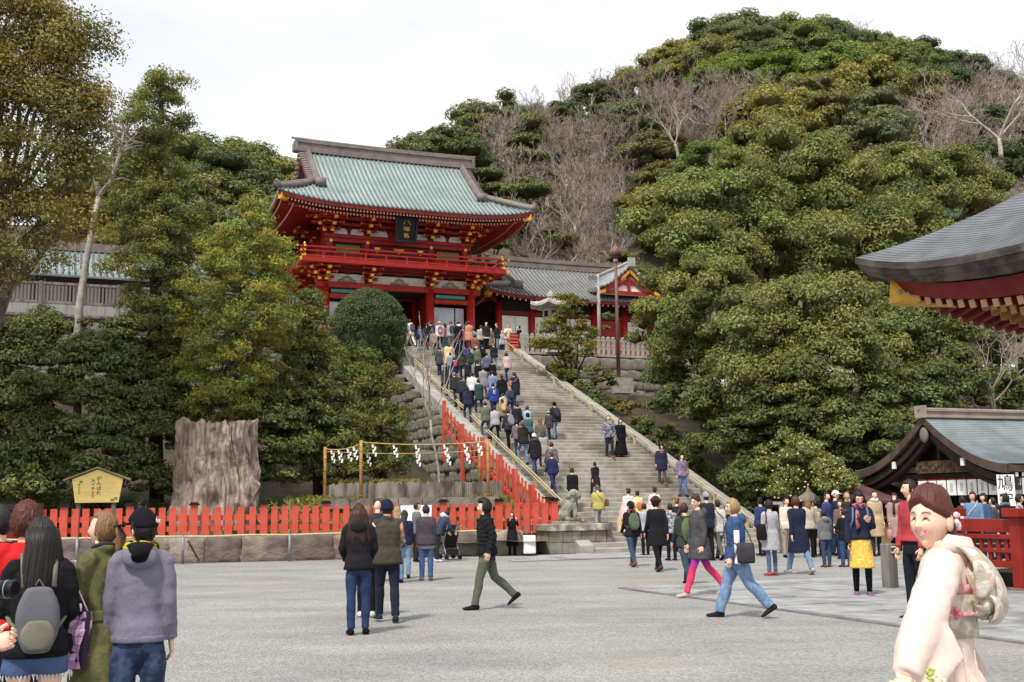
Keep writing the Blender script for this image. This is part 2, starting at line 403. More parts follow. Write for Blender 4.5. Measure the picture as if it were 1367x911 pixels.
# ================================================================ roofs
def irimoya(root, X, y0, y1, zE, Xg, yg, yR, zR, lift, mroof, mrib, mridge, rib=.27, ribr=.055, XR=None, gable_mats=None, conc=.15, under=True, ribs_back=False):
    """hip-and-gable roof: front eave y0, back eave y1, ridge at yR"""
    XR = XR or Xg + .25
    def zf(y):
        s = (y - y0) / (yR - y0); return zE + (zR - zE) * ((1 - conc) * s + conc * s * s)
    def wf(y): return lerp(X, Xg, min(1, (y - y0) / (yg - y0))) if y < yg else Xg
    def lf(x, y):
        return lift * min(1, abs(x) / X) ** 4 * max(0, 1 - (y - y0) / (yg - y0))
    mir = lambda y: 2 * yR - y
    surf = MB()
    ys = [y0 + (yg - y0) * i / 6 for i in range(6)] + [yg + (yR - yg) * i / 7 for i in range(8)]
    nx = 28
    front = [[(wf(y) * (2 * j / nx - 1), y, zf(y) + lf(wf(y) * (2 * j / nx - 1), y)) for j in range(nx + 1)] for y in ys]
    surf.grid(front)
    surf.grid([[(x, mir(y), z) for x, y, z in r_] for r_ in front], flip=True)
    for sx in (1, -1):
        rows = []
        for i in range(7):
            y = y0 + (yg - y0) * i / 6; x = wf(y)
            rows.append([(sx * x, lerp(y, mir(y), j / 20), zf(y) + lift * abs(2 * j / 20 - 1) ** 4 * (1 - i / 6)) for j in range(21)])
        rows.append([(sx * (Xg - .5), lerp(yg, mir(yg), j / 20), zf(yg)) for j in range(21)])
        surf.grid(rows, flip=sx < 0)
    so = surf.build('roof', mroof, root, True)
    sd = so.modifiers.new('thick', 'SOLIDIFY'); sd.thickness = .10; sd.offset = -1
    rb = MB()
    n = int(X / rib)
    for i in range(-n, n + 1):
        x = i * rib
        ytop = yR if abs(x) <= Xg else y0 + (yg - y0) * (X - abs(x)) / (X - Xg)
        k = 7
        for back in ((0, 1) if ribs_back else (0,)):
            rb.tube([(x, (mir(y) if back else y), zf(y) + lf(x, y) + .03) for y in [y0 - .06 + (ytop - y0 + .06) * t / k for t in range(k + 1)]], ribr, 6)
    m_ = int((mir(y0) - y0) / 2 / rib)
    for sx in (1, -1):
        for i in range(-m_, m_ + 1):
            yy = yR + i * rib; e = abs(yy - yR); half0 = yR - y0; halfg = yR - yg
            t1 = 1 if e <= halfg else (half0 - e) / (half0 - halfg)
            if t1 < .05: continue
            pts = []
            for t in range(6):
                tt = t1 * t / 5; y = y0 + (yg - y0) * tt
                pts.append((sx * wf(y), yy, zf(y) + lift * (e / half0) ** 4 * (1 - tt) + .03))
            rb.tube(pts, ribr, 6)
    tag(rb.build('roof_ribs', mrib, root, True), kind='stuff')
    # main ridge: stacked courses that sweep up at the ends
    rg = MB(); hh = .66 if zR > 12 else .5
    for (w, a, b) in ((.62, -.12, .18), (.44, .18, hh - .2), (.62, hh - .2, hh - .06), (.34, hh - .06, hh + .1)):
        P = []
        for i in range(17):
            x = XR * (2 * i / 16 - 1); up = .06 * abs(x / XR) ** 3
            P.append([Vector((x, yR - w / 2, zR + a + up)), Vector((x, yR + w / 2, zR + a + up)), Vector((x, yR + w / 2, zR + b + up)), Vector((x, yR - w / 2, zR + b + up))])
        rg.loft(P)
    ro = rg.build('ridge', mridge, root)
    for sx in (1, -1):
        oni = MB(); oni.cbox((sx * (XR + .04), yR, zR + hh * .45), (.16, .7, hh * 1.05)); oni.cbox((sx * (XR + .16), yR, zR + hh * .3), (.1, .5, hh * .7))
        oni.tube([(sx * (XR - .1), yR, zR + hh + .12), (sx * (XR + .3), yR, zR + hh + .16)], .07, 8)
        oni.build('ridge_end', mridge, root)
        for fb in (0, 1):
            Yf = (lambda y: mir(y)) if fb else (lambda y: y)
            # descending ridge
            pts = [(sx * (Xg - .35), Yf(y), zf(y)) for y in [lerp(yR - .3, yg - .45, t / 9) for t in range(10)]]
            d_ = MB()
            for (w, z) in ((.42, .10), (.30, .24), (.2, .34)):
                d_.tube([(p[0], p[1], p[2] + z) for p in pts], w / 2, 8)
            d_.cbox((sx * (Xg - .35), Yf(yg - .55), zf(yg - .45) + .28), (.62, .22, .5))
            d_.build('descending_ridge', mridge, root, True)
            c_ = MB(); pts = []
            for t in range(10):
                y = lerp(yg - .1, y0 - .1, t / 9); q = min(1, (y - y0) / (yg - y0)); x = lerp(X + .1, Xg - .1, max(q, -.02))
                pts.append((sx * x, Yf(y), zf(max(y, y0)) + lift * max(0, 1 - q)))
            for (w, z) in ((.36, .09), (.22, .22)):
                c_.tube([(p[0], p[1], p[2] + z + (.14 if t == 9 else 0)) for t, p in enumerate(pts)], w / 2, 8)
            c_.build('corner_ridge', mridge, root, True)
        # gable verge tiles, bargeboard and gable wall
        g_ = MB()
        for t in range(15):
            y = lerp(yg, yR, t / 14)
            for Yf in ((lambda y: y), mir):
                g_.tube([(sx * (Xg - .35), Yf(y), zf(y) + .06), (sx * (Xg + .22), Yf(y), zf(y) - .02)], .10, 6)
        g_.build('verge_tiles', mridge, root, True)
        gm = gable_mats or (M_REDD, M_GOLD)
        b_ = MB()
        for Yf in ((lambda y: y), mir):
            P = [[(sx * (Xg + .02), Yf(y), zf(y) - .1), (sx * (Xg + .02), Yf(y), zf(y) - .6)] for y in [lerp(yg - .1, yR, t / 10) for t in range(11)]]
            b_.grid(P)
        bo = b_.build('bargeboard', gm[0], root); q = bo.modifiers.new('thick', 'SOLIDIFY'); q.thickness = .1
        w_ = MB(); w_.add([(sx * (Xg - .5), yg, zf(yg) - .2), (sx * (Xg - .5), mir(yg), zf(yg) - .2), (sx * (Xg - .5), yR, zR)], [(0, 1, 2)]); w_.build('gable_wall', gm[0], root)
    # fascia
    fa = MB(); nx = 24
    for (ya, yb, za, zb) in ((y0 + .02, y0 + .12, -.30, -.10),):
        P = [[Vector((x, ya, zE + lf(x, y0) + za)), Vector((x, yb, zE + lf(x, y0) + za)), Vector((x, yb, zE + lf(x, y0) + zb)), Vector((x, ya, zE + lf(x, y0) + zb))] for x in [X * (2 * i / nx - 1) for i in range(nx + 1)]]
        fa.loft(P); fa.loft([[Vector((p.x, mir(p.y), p.z)) for p in r_] for r_ in P])
        H0 = yR - y0
        for sx in (1, -1):
            P = [[Vector((sx * (X - .02), yR + e * H0, zE + lift * abs(e) ** 4 + za)), Vector((sx * (X - .12), yR + e * H0, zE + lift * abs(e) ** 4 + za)), Vector((sx * (X - .12), yR + e * H0, zE + lift * abs(e) ** 4 + zb)), Vector((sx * (X - .02), yR + e * H0, zE + lift * abs(e) ** 4 + zb))] for e in [2 * i / 20 - 1 for i in range(21)]]
            fa.loft(P)
    fa.build('fascia', M_WOODB if mridge is not M_RIDGE else M_REDD, root)
    return zf, lf, mir

def rafters(root, X, y0, yR, zE, lift, wx, wy, zw, tip=M_CREAM, col=M_RED, pitch=.2, tiers=((.22, -.34, .0), (.95, -.40, .02)), size=(.085, .11)):
    """two tiers of rafters all round with pale tips; wx, wy: half-size of the wall line; zw: rafter height at the wall"""
    b_ = MB(); H0 = yR - y0; n = int(X / pitch)
    for (inset, dz, dw) in tiers:
        for sy in (-1, 1):
            for i in range(-n, n + 1):
                x = i * pitch
                if abs(x) > X - inset * .6: continue
                l_ = lift * (abs(x) / X) ** 4
                a = Vector((x, yR + sy * (H0 - inset), zE + l_ + dz)); e = Vector((x, yR + sy * wy, zw + dw + l_ * .2))
                if abs(x) > wx:   # stops on the corner rafter
                    k = (abs(x) - wx) / (X - wx); e = a.lerp(e, 1 - k)
                b_.bar(a, e, size[0], size[1], 0)
                b_.cbox(a + Vector((0, sy * .012, 0)), (size[0] + .004, .02, size[1] + .004), None, 1)
        for sx in (-1, 1):
            m_ = int(H0 / pitch)
            for i in range(-m_, m_ + 1):
                y = i * pitch
                if abs(y) > H0 - inset * .6: continue
                l_ = lift * (abs(y) / H0) ** 4
                a = Vector((sx * (X - inset), yR + y, zE + l_ + dz)); e = Vector((sx * wx, yR + y, zw + dw + l_ * .2))
                if abs(y) > wy:
                    k = (abs(y) - wy) / (H0 - wy); e = a.lerp(e, 1 - k)
                b_.bar(a, e, size[0], size[1], 0)
                b_.cbox(a + Vector((sx * .012, 0, 0)), (.02, size[0] + .004, size[1] + .004), None, 1)
    tag(b_.build('rafters', [col, tip], root), kind='stuff')
    for sx in (-1, 1):
        for sy in (-1, 1):
            c_ = MB(); a = Vector((sx * (X - .05), yR + sy * (H0 - .05), zE + lift - .42)); e = Vector((sx * wx, yR + sy * wy, zw - .15))
            c_.bar(a, e, .26, .34, 0); d = (a - e).normalized(); c_.bar(a + d * .02, a - d * .5, .275, .355, 1)
            c_.build('corner_rafter', [col, M_GOLD], root)
    # boards above the rafters
    s_ = MB()
    for sy in (-1, 1):
        P = [[(x, yR + sy * H0 * .985, zE + lift * (abs(x) / X) ** 4 - .2) for x in [X * .99 * (2 * i / 16 - 1) for i in range(17)]],
             [(x, yR + sy * wy, zw + .14) for x in [wx * (2 * i / 16 - 1) for i in range(17)]]]
        s_.grid(P, flip=sy < 0)
    for sx in (-1, 1):
        P = [[(sx * X * .99, yR + y, zE + lift * (abs(y) / H0) ** 4 - .2) for y in [H0 * .985 * (2 * i / 12 - 1) for i in range(13)]],
             [(sx * wx, yR + y, zw + .14) for y in [wy * (2 * i / 12 - 1) for i in range(13)]]]
        s_.grid(P, flip=sx > 0)
    s_.build('soffit', M_REDD, root)  # darker red puts the deep shade under the eaves into the colour

def bracket_mesh(tiers, step, rise_, w=.2, tip=True, cross=.95):
    b_ = MB()
    for k in range(tiers):
        z = k * rise_; y = -step * (k + 1)
        b_.box(-w / 2, w / 2, y, .25, z, z + rise_ * .55)
        if tip: b_.box(-w / 2 - .006, w / 2 + .006, y - .03, y + .1, z - .006, z + rise_ * .56, 1)
        c = cross * (1 + .12 * k)
        b_.box(-c / 2, c / 2, y + .06, y + .24, z + rise_ * .5, z + rise_ * .78)
        for x in (-c / 2 + .1, 0, c / 2 - .1): b_.box(x - .12, x + .12, y + .02, y + .28, z + rise_ * .78, z + rise_ * 1.0)
        for x in (-c / 2, c / 2): b_.box(x - .02, x + .02, y + .055, y + .245, z + rise_ * .49, z + rise_ * .79, 1)
    return b_.mesh('bracket', [M_RED, M_GOLD])

# ================================================================ the two-storey gate
gate = thing('shrine_gate', 'large red two-storey gate with pale green roof at the top of the stairs', 'gate', wor(3.64, 35.1, H_ST), A, None, 1.0645)
GX, GY = (4.55, 1.92), (0, 3.0, 6.0)
pil = MB(); pil.tube([(0, 0, 0), (0, 0, .3), (0, 0, 5.0)], [.30, .27, .26], 12); pm = pil.mesh('pillar', M_RED, True)
for sx in (-1, 1):
    for x in GX:
        for y in GY: link('pillar', pm, gate, (sx * x, y, 0))
def bar_part(name, x0, x1, y0, y1, z0, z1, m, parent=gate): return MB().box(x0, x1, y0, y1, z0, z1).build(name, m, parent)
for y in GY:
    bar_part('lintel', -5.1, 5.1, y - .19, y + .19, 4.80, 5.14, M_RED)
    for (xa, xb) in ((-4.3, -2.17), (2.17, 4.3)): bar_part('tie_beam', xa, xb, y - .15, y + .15, 4.18, 4.42, M_RED)
for sx in (-1, 1):
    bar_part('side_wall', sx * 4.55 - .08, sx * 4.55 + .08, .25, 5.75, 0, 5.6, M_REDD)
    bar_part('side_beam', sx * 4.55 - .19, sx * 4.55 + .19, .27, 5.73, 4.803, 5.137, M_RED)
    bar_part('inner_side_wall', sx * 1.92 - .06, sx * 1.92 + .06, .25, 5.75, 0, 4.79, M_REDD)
# white frieze, lattice vents and glazed niches of the lower storey
for (xa, xb) in ((-4.3, -2.17), (-1.67, 1.67), (2.17, 4.3)):
    f_ = bar_part('plaster_panel', xa, xb, .02, .08, 5.14, 5.66, M_PLASTER)
    c = (xa + xb) / 2
    k_ = MB(); k_.ell((c, -.02, 5.33), (.34, .05, .2), 12, 6); k_.ell((c - .35, -.01, 5.24), (.22, .035, .1), 8, 5); k_.ell((c + .35, -.01, 5.24), (.22, .035, .1), 8, 5); k_.ell((c, -.04, 5.36), (.14, .05, .11), 8, 5, 1)
    k_.build('carved_frog_leg_strut', [mat('painted_carving', S(150, 170, 140), S(120, 130, 120), 14), M_GOLD], gate, True)
def lattice(xa, xb, y, za, zb, m, n, parent=gate):
    fr = MB(); t = .06
    fr.box(xa, xb, y - .05, y + .04, zb - t, zb); fr.box(xa, xb, y - .05, y + .04, za, za + t); fr.box(xa, xa + t, y - .05, y + .04, za + t, zb - t); fr.box(xb - t, xb, y - .05, y + .04, za + t, zb - t)
    fo = fr.build('window', M_DARK, parent)
    bk = MB(); bk.box(xa + t, xb - t, y + .05, y + .07, za + t, zb - t); bk.build('backing', M_DARK, fo)
    sm = MB(); w = (xb - xa - 2 * t) / n; sm.box(-w * .36, w * .36, y - .02, y + .02, za + t, zb - t); me = sm.mesh('slat', m)
    for i in range(n): link('slat', me, fo, (xa + t + w * (i + .5), 0, 0))
for (xa, xb) in ((-4.25, -2.22), (2.22, 4.25)):
    lattice(xa, xb, .0, 4.45, 4.78, M_TEALW, 16)
    gl = MB(); gl.box(xa + .05, xb - .05, .3, .33, .9, 4.0); go = gl.build('glass_pane', mat('niche_glass', S(186, 190, 196), S(160, 166, 174), .9, .08, spec=.6), gate)  # pale greys paint the reflection into the glass colour
    bar_part('glass_mullion', (xa + xb) / 2 + .35, (xa + xb) / 2 + .41, .26, .36, .9, 4.0, M_DARK); bar_part('niche_sill', xa, xb, -.1, .3, .0, .9, M_RED)
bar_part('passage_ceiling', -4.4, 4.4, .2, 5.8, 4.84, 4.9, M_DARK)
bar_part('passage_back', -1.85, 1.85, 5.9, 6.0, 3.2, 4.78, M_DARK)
# brackets under the balcony
bm1 = bracket_mesh(3, .42, .26); bm2 = bracket_mesh(3, .5, .28, cross=1.05)
for y_, rz_, xs in ((-.05, 0, (-4.55, -1.92, 1.92, 4.55)),):
    for x in xs: link('bracket', bm1, gate, (x, y_, 5.18))
for sx in (-1, 1):
    for y in (0.4, 3.0, 5.6): link('bracket', bm1, gate, (sx * 4.6, y, 5.18), sx * R(90))
for (x, y) in ((-4.65, -.1), (4.65, -.1)): link('bracket', bm1, gate, (x, y, 5.18), R(45) if x > 0 else R(-45))
mids = MB()
for x in (-3.2, 0, 3.2):
    mids.box(x - .09, x + .09, -.1, .02, 5.62, 5.95); mids.box(x - .4, x + .4, -.12, 0, 5.76, 5.86)
mids.build('frieze_brackets', M_RED, gate)
for (y, z) in ((-.5, 5.72), (-.95, 5.84)): bar_part('purlin', -5.6, 5.6, y - .06, y + .06, z, z + .12, M_REDD)
# balcony
bal = MB(); bal.box(-6.2, 6.2, -1.6, 7.6, 5.98, 6.16); bal.build('balcony_floor', M_RED, gate)
bar_part('balcony_edge', -6.28, 6.28, -1.70, -1.601, 5.94, 6.2, M_RED)
for sx in (-1, 1):
    MB().box(min(sx * 6.2, sx * 6.3), max(sx * 6.2, sx * 6.3), -1.6, 7.6, 5.94, 6.2).build('balcony_edge', M_RED, gate)
    for y in (-1.66,): MB().cbox((sx * 6.33, y, 6.07), (.12, .2, .2)).build('gold_cap', M_GOLD, gate)
post = MB(); post.box(-.06, .06, -.06, .06, 6.16, 6.9); post.ell((0, 0, 6.98), (.07, .07, .1), 8, 5, 1); pom = post.mesh('railing_post', [M_RED, M_GOLD])
sh = MB(); sh.box(-.045, .045, -.045, .045, 6.16, 6.62); sh.ell((0, 0, 6.24), (.06, .06, .045), 6, 4, 1); shm = sh.mesh('railing_strut', [M_RED, M_GOLD])
for (z, h, ex) in ((6.26, .1, .12), (6.56, .08, .2), (6.8, .1, .42)):
    bar_part('railing_rail', -6.08 - ex, 6.08 + ex, -1.55, -1.45, z, z + h, M_RED)
    for sx in (-1, 1):
        bar_part('railing_rail', sx * 6.08 - .05, sx * 6.08 + .05, -1.45, 7.5, z + .002, z + h - .002, M_RED)
        MB().cbox((sx * (6.08 + ex), -1.5, z + h / 2), (.1, .115, h + .02)).build('gold_cap', M_GOLD, gate)
        MB().cbox((sx * 6.08, -1.58, z + h / 2), (.12, .12, h + .02)).build('gold_cap', M_GOLD, gate)
for sx in (-1, 1):
    link('railing_post', pom, gate, (sx * 6.08, -1.5, 0))
    for i in range(5): link('railing_strut', shm, gate, (sx * 6.08, .2 + i * 1.6, 0))
for i in range(9): link('railing_strut', shm, gate, (-5.0 + i * 1.25, -1.5, 0))
# upper storey
ub = MB(); ub.box(-4.25, 4.25, .25, 5.75, 6.16, 9.3); ub.build('upper_wall', M_RED, gate)
up = MB(); up.tube([(0, 0, 6.16), (0, 0, 8.9)], .22, 12); upm = up.mesh('pillar', M_RED, True)
for sx in (-1, 1):
    for x in (4.22, 2.0):
        link('pillar', upm, gate, (sx * x, .2, 0)); gc = MB(); gc.tube([(sx * x, -.03, 7.62), (sx * x, -.09, 7.62)], .1, 10); gc.build('gold_boss', M_GOLD, gate)
    for y in (3.0, 5.8): link('pillar', upm, gate, (sx * 4.22, y, 0))
lattice(-3.95, -2.35, .2, 6.98, 7.52, M_GREENW, 14); lattice(2.35, 3.95, .2, 6.98, 7.52, M_GREENW, 14)
bar_part('tie_beam', -4.6, 4.6, -.02, .17, 7.58, 7.8, M_RED); bar_part('tie_beam', -4.6, 4.6, -.03, .16, 7.84, 8.06, M_RED)
for (xa, xb) in ((-4.0, -3.2), (-3.0, -2.2), (-1.8, -.7), (.7, 1.8), (2.2, 3.0), (3.2, 4.0)):
    q = MB(); q.loft([[Vector((xa + .12, .12, 8.44)), Vector((xb - .12, .12, 8.44)), Vector((xb, .12, 8.26)), Vector((xb, .12, 8.08)), Vector((xa, .12, 8.08)), Vector((xa, .12, 8.26))], [Vector((xa + .12, .24, 8.44)), Vector((xb - .12, .24, 8.44)), Vector((xb, .24, 8.26)), Vector((xb, .24, 8.08)), Vector((xa, .24, 8.08)), Vector((xa, .24, 8.26))]])
    q.build('plaster_panel', M_PLASTER, gate)
bar_part('door_panel', -1.75, 1.75, .15, .2, 6.3, 7.55, M_REDD)
for x, w, up_ in ((-1.35, .2, 0), (0, .38, 0), (1.35, .2, 0), (-1.35, .14, 1), (0, .2, 1), (1.35, .14, 1)):
    o_ = MB(); z = 7.42 if not up_ else 6.42; d = -.34 if not up_ else .2
    o_.loft([[Vector((x - w, .10, z)), Vector((x + w, .10, z)), Vector((x, .10, z + d))], [Vector((x - w, .15, z)), Vector((x + w, .15, z)), Vector((x, .15, z + d))]]); o_.build('gold_fitting', M_GOLD, gate)
for x in (-4.22, -2.0, 2.0, 4.22): link('bracket', bm2, gate, (x, .1, 8.12))
for sx in (-1, 1):
    for y in (3.0, 5.8): link('bracket', bm2, gate, (sx * 4.3, y, 8.12), sx * R(90))
    link('bracket', bm2, gate, (sx * 4.3, .1, 8.12), sx * R(45))
md = MB()
for x in (-3.1, -1.0, 1.0, 3.1): md.box(x - .1, x + .1, -.15, .1, 8.46, 8.7); md.box(x - .45, x + .45, -.12, .05, 8.62, 8.74)
md.build('frieze_brackets', M_RED, gate)
for (y, z) in ((-.42, 8.5), (-.95, 8.74), (-1.45, 8.9)): bar_part('purlin', -5.3 + y * .4, 5.3 - y * .4, y - .07, y + .07, z, z + .14, M_RED)
grl = MB()
for i in range(44):
    x = -4.4 + i * .2
    if abs(abs(x) - 2) > .35 and abs(x) > .75 and abs(x) < 4: grl.box(x - .05, x + .05, -.62, -.56, 8.8, 9.04)
tag(grl.build('eave_lattice', mat('faded_lattice', S(150, 168, 158), None), gate), kind='stuff')
# plaque
pq = MB(); pq.loft([[Vector((-.55, -1.32, 7.6)), Vector((.55, -1.32, 7.6)), Vector((.62, -1.6, 9.2)), Vector((-.62, -1.6, 9.2))], [Vector((-.5, -1.2, 7.6)), Vector((.5, -1.2, 7.6)), Vector((.55, -1.48, 9.2)), Vector((-.55, -1.48, 9.2))]])
po = pq.build('plaque', M_BLACK, gate)
fr = MB(); fr.bar((-.56, -1.34, 7.58), (-.66, -1.63, 9.24), .14, .1); fr.bar((.56, -1.34, 7.58), (.66, -1.63, 9.24), .14, .1); fr.bar((-.7, -1.63, 9.24), (.7, -1.63, 9.24), .1, .16); fr.bar((-.6, -1.34, 7.58), (.6, -1.34, 7.58), .1, .14)
fr.build('plaque_frame', mat('dark_indigo_frame', S(24, 26, 40), None, rough=.4), po)
tilt = (R(90 - 10), 0, 0)
for ch, z, s_ in (('八', 8.72, .5), ('幡', 8.34, .42), ('宮', 7.94, .42)):
    y = -1.32 - (z - 7.6) * .175 - .02
    text_mesh('lettering', ch, s_, M_GOLD, po, (0, y, z), tilt, .02)
irimoya(gate, 7.8, -2.5, 8.5, 9.3, 5.4, -.3, 3.0, 13.85, .55, M_COPPER, M_RIBB, M_RIDGE, .29, .06, 5.75)
rafters(gate, 7.75, -2.45, 3.0, 9.3, .55, 4.3, 2.9, 9.42)

# ================================================================ side hall
hall = thing('corridor_hall', 'long grey tiled shrine hall joined to the right of the red gate', 'hall', wor(3.45, 35.1, H_ST), A, None, 1.0645)
hr = thing('hall_roof', None, None, (13.4, 0, 0)); hr.parent = hall
def hpart(name, x0, x1, y0, y1, z0, z1, m): return MB().box(x0, x1, y0, y1, z0, z1).build(name, m, hall)
zf, lf, mir = irimoya(hr, 6.9, 2.0, 11.0, 5.45, 4.6, 3.5, 6.5, 8.35, .5, M_TILEG, M_TILER, M_RIDGE, .3, .07, 4.9)
rafters(hr, 6.85, 2.05, 6.5, 5.45, .5, 5.6, 3.0, 5.45, tip=M_CREAM, col=M_REDD, pitch=.4, tiers=((.25, -.32, 0),), size=(.1, .12))
hp = MB(); hp.tube([(0, 0, 0), (0, 0, 5.2)], .24, 12); hpm = hp.mesh('pillar', M_RED, True)
for x in (7.95, 10.3, 12.6, 14.9, 17.2, 19.2): link('pillar', hpm, hall, (x, 3.5, 0))
hpart('lintel', 7.9, 19.3, 3.38, 3.62, 4.35, 4.6, M_REDD); hpart('painted_eave_shade', 7.9, 19.3, 3.45, 3.6, 4.6, 5.4, M_DARK)  # dark strip below the eave is painted shade
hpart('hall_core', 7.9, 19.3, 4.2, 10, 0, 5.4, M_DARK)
for (xa, xb) in ((8.2, 9.12), (9.15, 10.05), (10.55, 11.5), (11.53, 12.35), (12.85, 14.65), (17.45, 18.2), (18.23, 18.95)): hpart('white_panel', xa, xb, 3.5, 3.56, .3, 4.3, M_PLASTER)
hpart('red_panel', 15.15, 16.95, 3.48, 3.56, .3, 4.3, M_RED)
# front gable on the hall roof
gx, gyf, zb, za = 16.7, 1.7, 5.95, 7.75
gb = MB()
for sx in (-1, 1):
    P = []
    for i in range(9):
        t = i / 8; x = gx + sx * 2.35 * (1 - t); z = lerp(zb, za, .8 * t + .2 * t * t) + .25 * (1 - t) ** 6
        P.append([(x, gyf - .25, z), (x, gyf + 2.0, z), (x, gyf + 4.4, z)])
    gb.grid(P, flip=sx > 0)
go = gb.build('gable_roof', M_TILEG, hall, True); q = go.modifiers.new('thick', 'SOLIDIFY'); q.thickness = .14
gr = MB(); gr.tube([(gx, gyf - .45, za + .22), (gx, gyf + 4.4, za + .2)], .2, 8); gr.cbox((gx, gyf - .42, za + .25), (.5, .16, .6)); gr.build('gable_ridge', mat('pale_ridge_tile', S(176, 174, 168), S(150, 148, 142), 3), hall)
vb = MB()
for sx in (-1, 1):
    for i in range(9):
        t = (i + .5) / 9; x = gx + sx * 2.35 * (1 - t); z = lerp(zb, za, .8 * t + .2 * t * t) + .25 * (1 - t) ** 6
        vb.tube([(x, gyf - .32, z + .07), (x, gyf + .3, z + .1)], .13, 6)
vb.build('verge_tiles', MATS['pale_ridge_tile'], hall, True)
for (m_, o0, o1, yy, nm, t0, t1) in ((M_RED, .12, .5, gyf - .12, 'bargeboard', 0, 1), (M_GOLD, .2, .45, gyf - .17, 'gold_fitting', .72, 1), (M_GOLD, .2, .42, gyf - .17, 'gold_fitting', .0, .22)):
    for sx in (-1, 1):
        b_ = MB(); P = []
        for i in range(9):
            t = lerp(t0, t1, i / 8); x = gx + sx * 2.35 * (1 - t); z = lerp(zb, za, .8 * t + .2 * t * t) + .25 * (1 - t) ** 6
            P.append([(x, yy, z - o0), (x, yy, z - o1)])
        b_.grid(P); oo = b_.build(nm, m_, hall); q = oo.modifiers.new('thick', 'SOLIDIFY'); q.thickness = .05
MB().add([(gx - 2, gyf + .1, zb - .15), (gx + 2, gyf + .1, zb - .15), (gx, gyf + .1, za - .3)], [(0, 1, 2)]).build('gable_wall', M_PLASTER, hall)
tr = MB(); tr.box(gx - 1.7, gx + 1.7, gyf - .02, gyf + .08, zb - .1, zb + .12); tr.box(gx - .1, gx + .1, gyf - .02, gyf + .08, zb + .12, za - .5)
for sx in (-1, 1): tr.bar((gx + sx * .15, gyf + .03, zb + .9), (gx + sx * 1.2, gyf + .03, zb + .1), .1, .12)
tr.box(gx - .8, gx + .8, gyf, gyf + .07, zb + .55, zb + .72); tr.build('gable_truss', M_RED, hall)

# ================================================================ dance pavilion roof (corner seen from below, right edge)
pv = thing('dance_pavilion', 'big dark eave corner of a red pavilion jutting in from the right', 'pavilion', wor(0, 0, 0), A)
tip = at(1141, 345, 21.5); tu, tv, tz = loc_uv(tip)
PW = 11.0; cu, cv = tu + PW / 2, tv - PW / 2; PZ = tz - .62
def pz(e, d):     # e: position along the eave -1..1, d: 0 at the eave .. 1 at the ridge
    return PZ + .62 * abs(e) ** 3.2 * (1 - d) ** 2 + 4.1 * (.62 * d + .38 * d * d)
M_SHINGLE = mat('dark_copper_shingle', S(112, 115, 119), S(94, 97, 102), 2.0, .5, .1, 10)
M_FASCIA = mat('layered_bark_fascia', S(74, 64, 60), S(52, 45, 43), 3, .85, .3, 18, stretch=(1, 1, 7), col3=S(94, 86, 80), scale3=2.2)
rf = MB(); nc = 64
for side in range(4):
    rot = Matrix.Rotation(side * math.pi / 2, 3, 'Z')
    rows = []
    for k in range(nc):
        d0, d1 = k / nc, (k + 1) / nc
        for dd, dz in ((d0, .013), (d1, .0)):
            h = (PW / 2) * (1 - dd * .92)
            rows.append([Vector((cu, cv, 0)) + rot @ Vector((-h, h * e, pz(e, dd) + dz)) for e in [2 * i / 20 - 1 for i in range(21)]])
    rf.grid(rows, flip=True)
rf.build('roof', M_SHINGLE, pv)
fs = MB(); rb_ = MB()
for side in range(4):
    rot = Matrix.Rotation(side * math.pi / 2, 3, 'Z')
    es = [2 * i / 20 - 1 for i in range(21)]
    for (a_, b_, i0, i1, mb) in ((.02, -.11, 0, .0, fs), (-.11, -.24, .02, .07, fs), (-.24, -.37, .09, .17, fs), (-.39, -.70, .34, .52, rb_)):
        mb.grid([[Vector((cu, cv, 0)) + rot @ Vector((-(PW / 2 - i0), (PW / 2 - i0) * e, pz(e, 0) + a_)) for e in es], [Vector((cu, cv, 0)) + rot @ Vector((-(PW / 2 - i1), (PW / 2 - i1) * e, pz(e, 0) + b_)) for e in es]])
        mb.grid([[Vector((cu, cv, 0)) + rot @ Vector((-(PW / 2 - i1), (PW / 2 - i1) * e, pz(e, 0) + b_)) for e in es], [Vector((cu, cv, 0)) + rot @ Vector((-(PW / 2 - i1 - .25), (PW / 2 - i1 - .25) * e, pz(e, 0) + b_ + .01)) for e in es]])
fs.build('fascia', M_FASCIA, pv); rb_.build('eave_board', M_REDD, pv)
tipm = mat('dull_cream_tip', S(178, 142, 106), None, rough=.6)
M_RAFY = mat('ochre_red_rafter', S(166, 110, 58), S(140, 86, 44), 4)
raf = MB()
for side in (0, 1, 2, 3):
    rot = Matrix.Rotation(side * math.pi / 2, 3, 'Z')
    for (ins, dz, ln, n, mm) in ((.62, -.78, 1.5, 34, 0), (1.45, -.96, 2.2, 34, 2)):
        for i in range(n + 1):
            e = (2 * i / n - 1) * .93; y = (PW / 2 - ins) * e
            a = Vector((-(PW / 2 - ins), y, pz(e, 0) + dz)); ll = min(ln, max(.15, (PW / 2 - ins) - abs(y)))
            b = a + Vector((ll, 0, .28 * ll))
            P = [Vector((cu, cv, 0)) + rot @ q for q in (a, b)]
            raf.bar(P[0], P[1], .12, .14, mm); dr = (P[0] - P[1]).normalized(); raf.bar(P[0] + dr * .025, P[0], .125, .145, 1)
tag(raf.build('rafters', [M_REDD, tipm, M_RAFY], pv), kind='stuff')
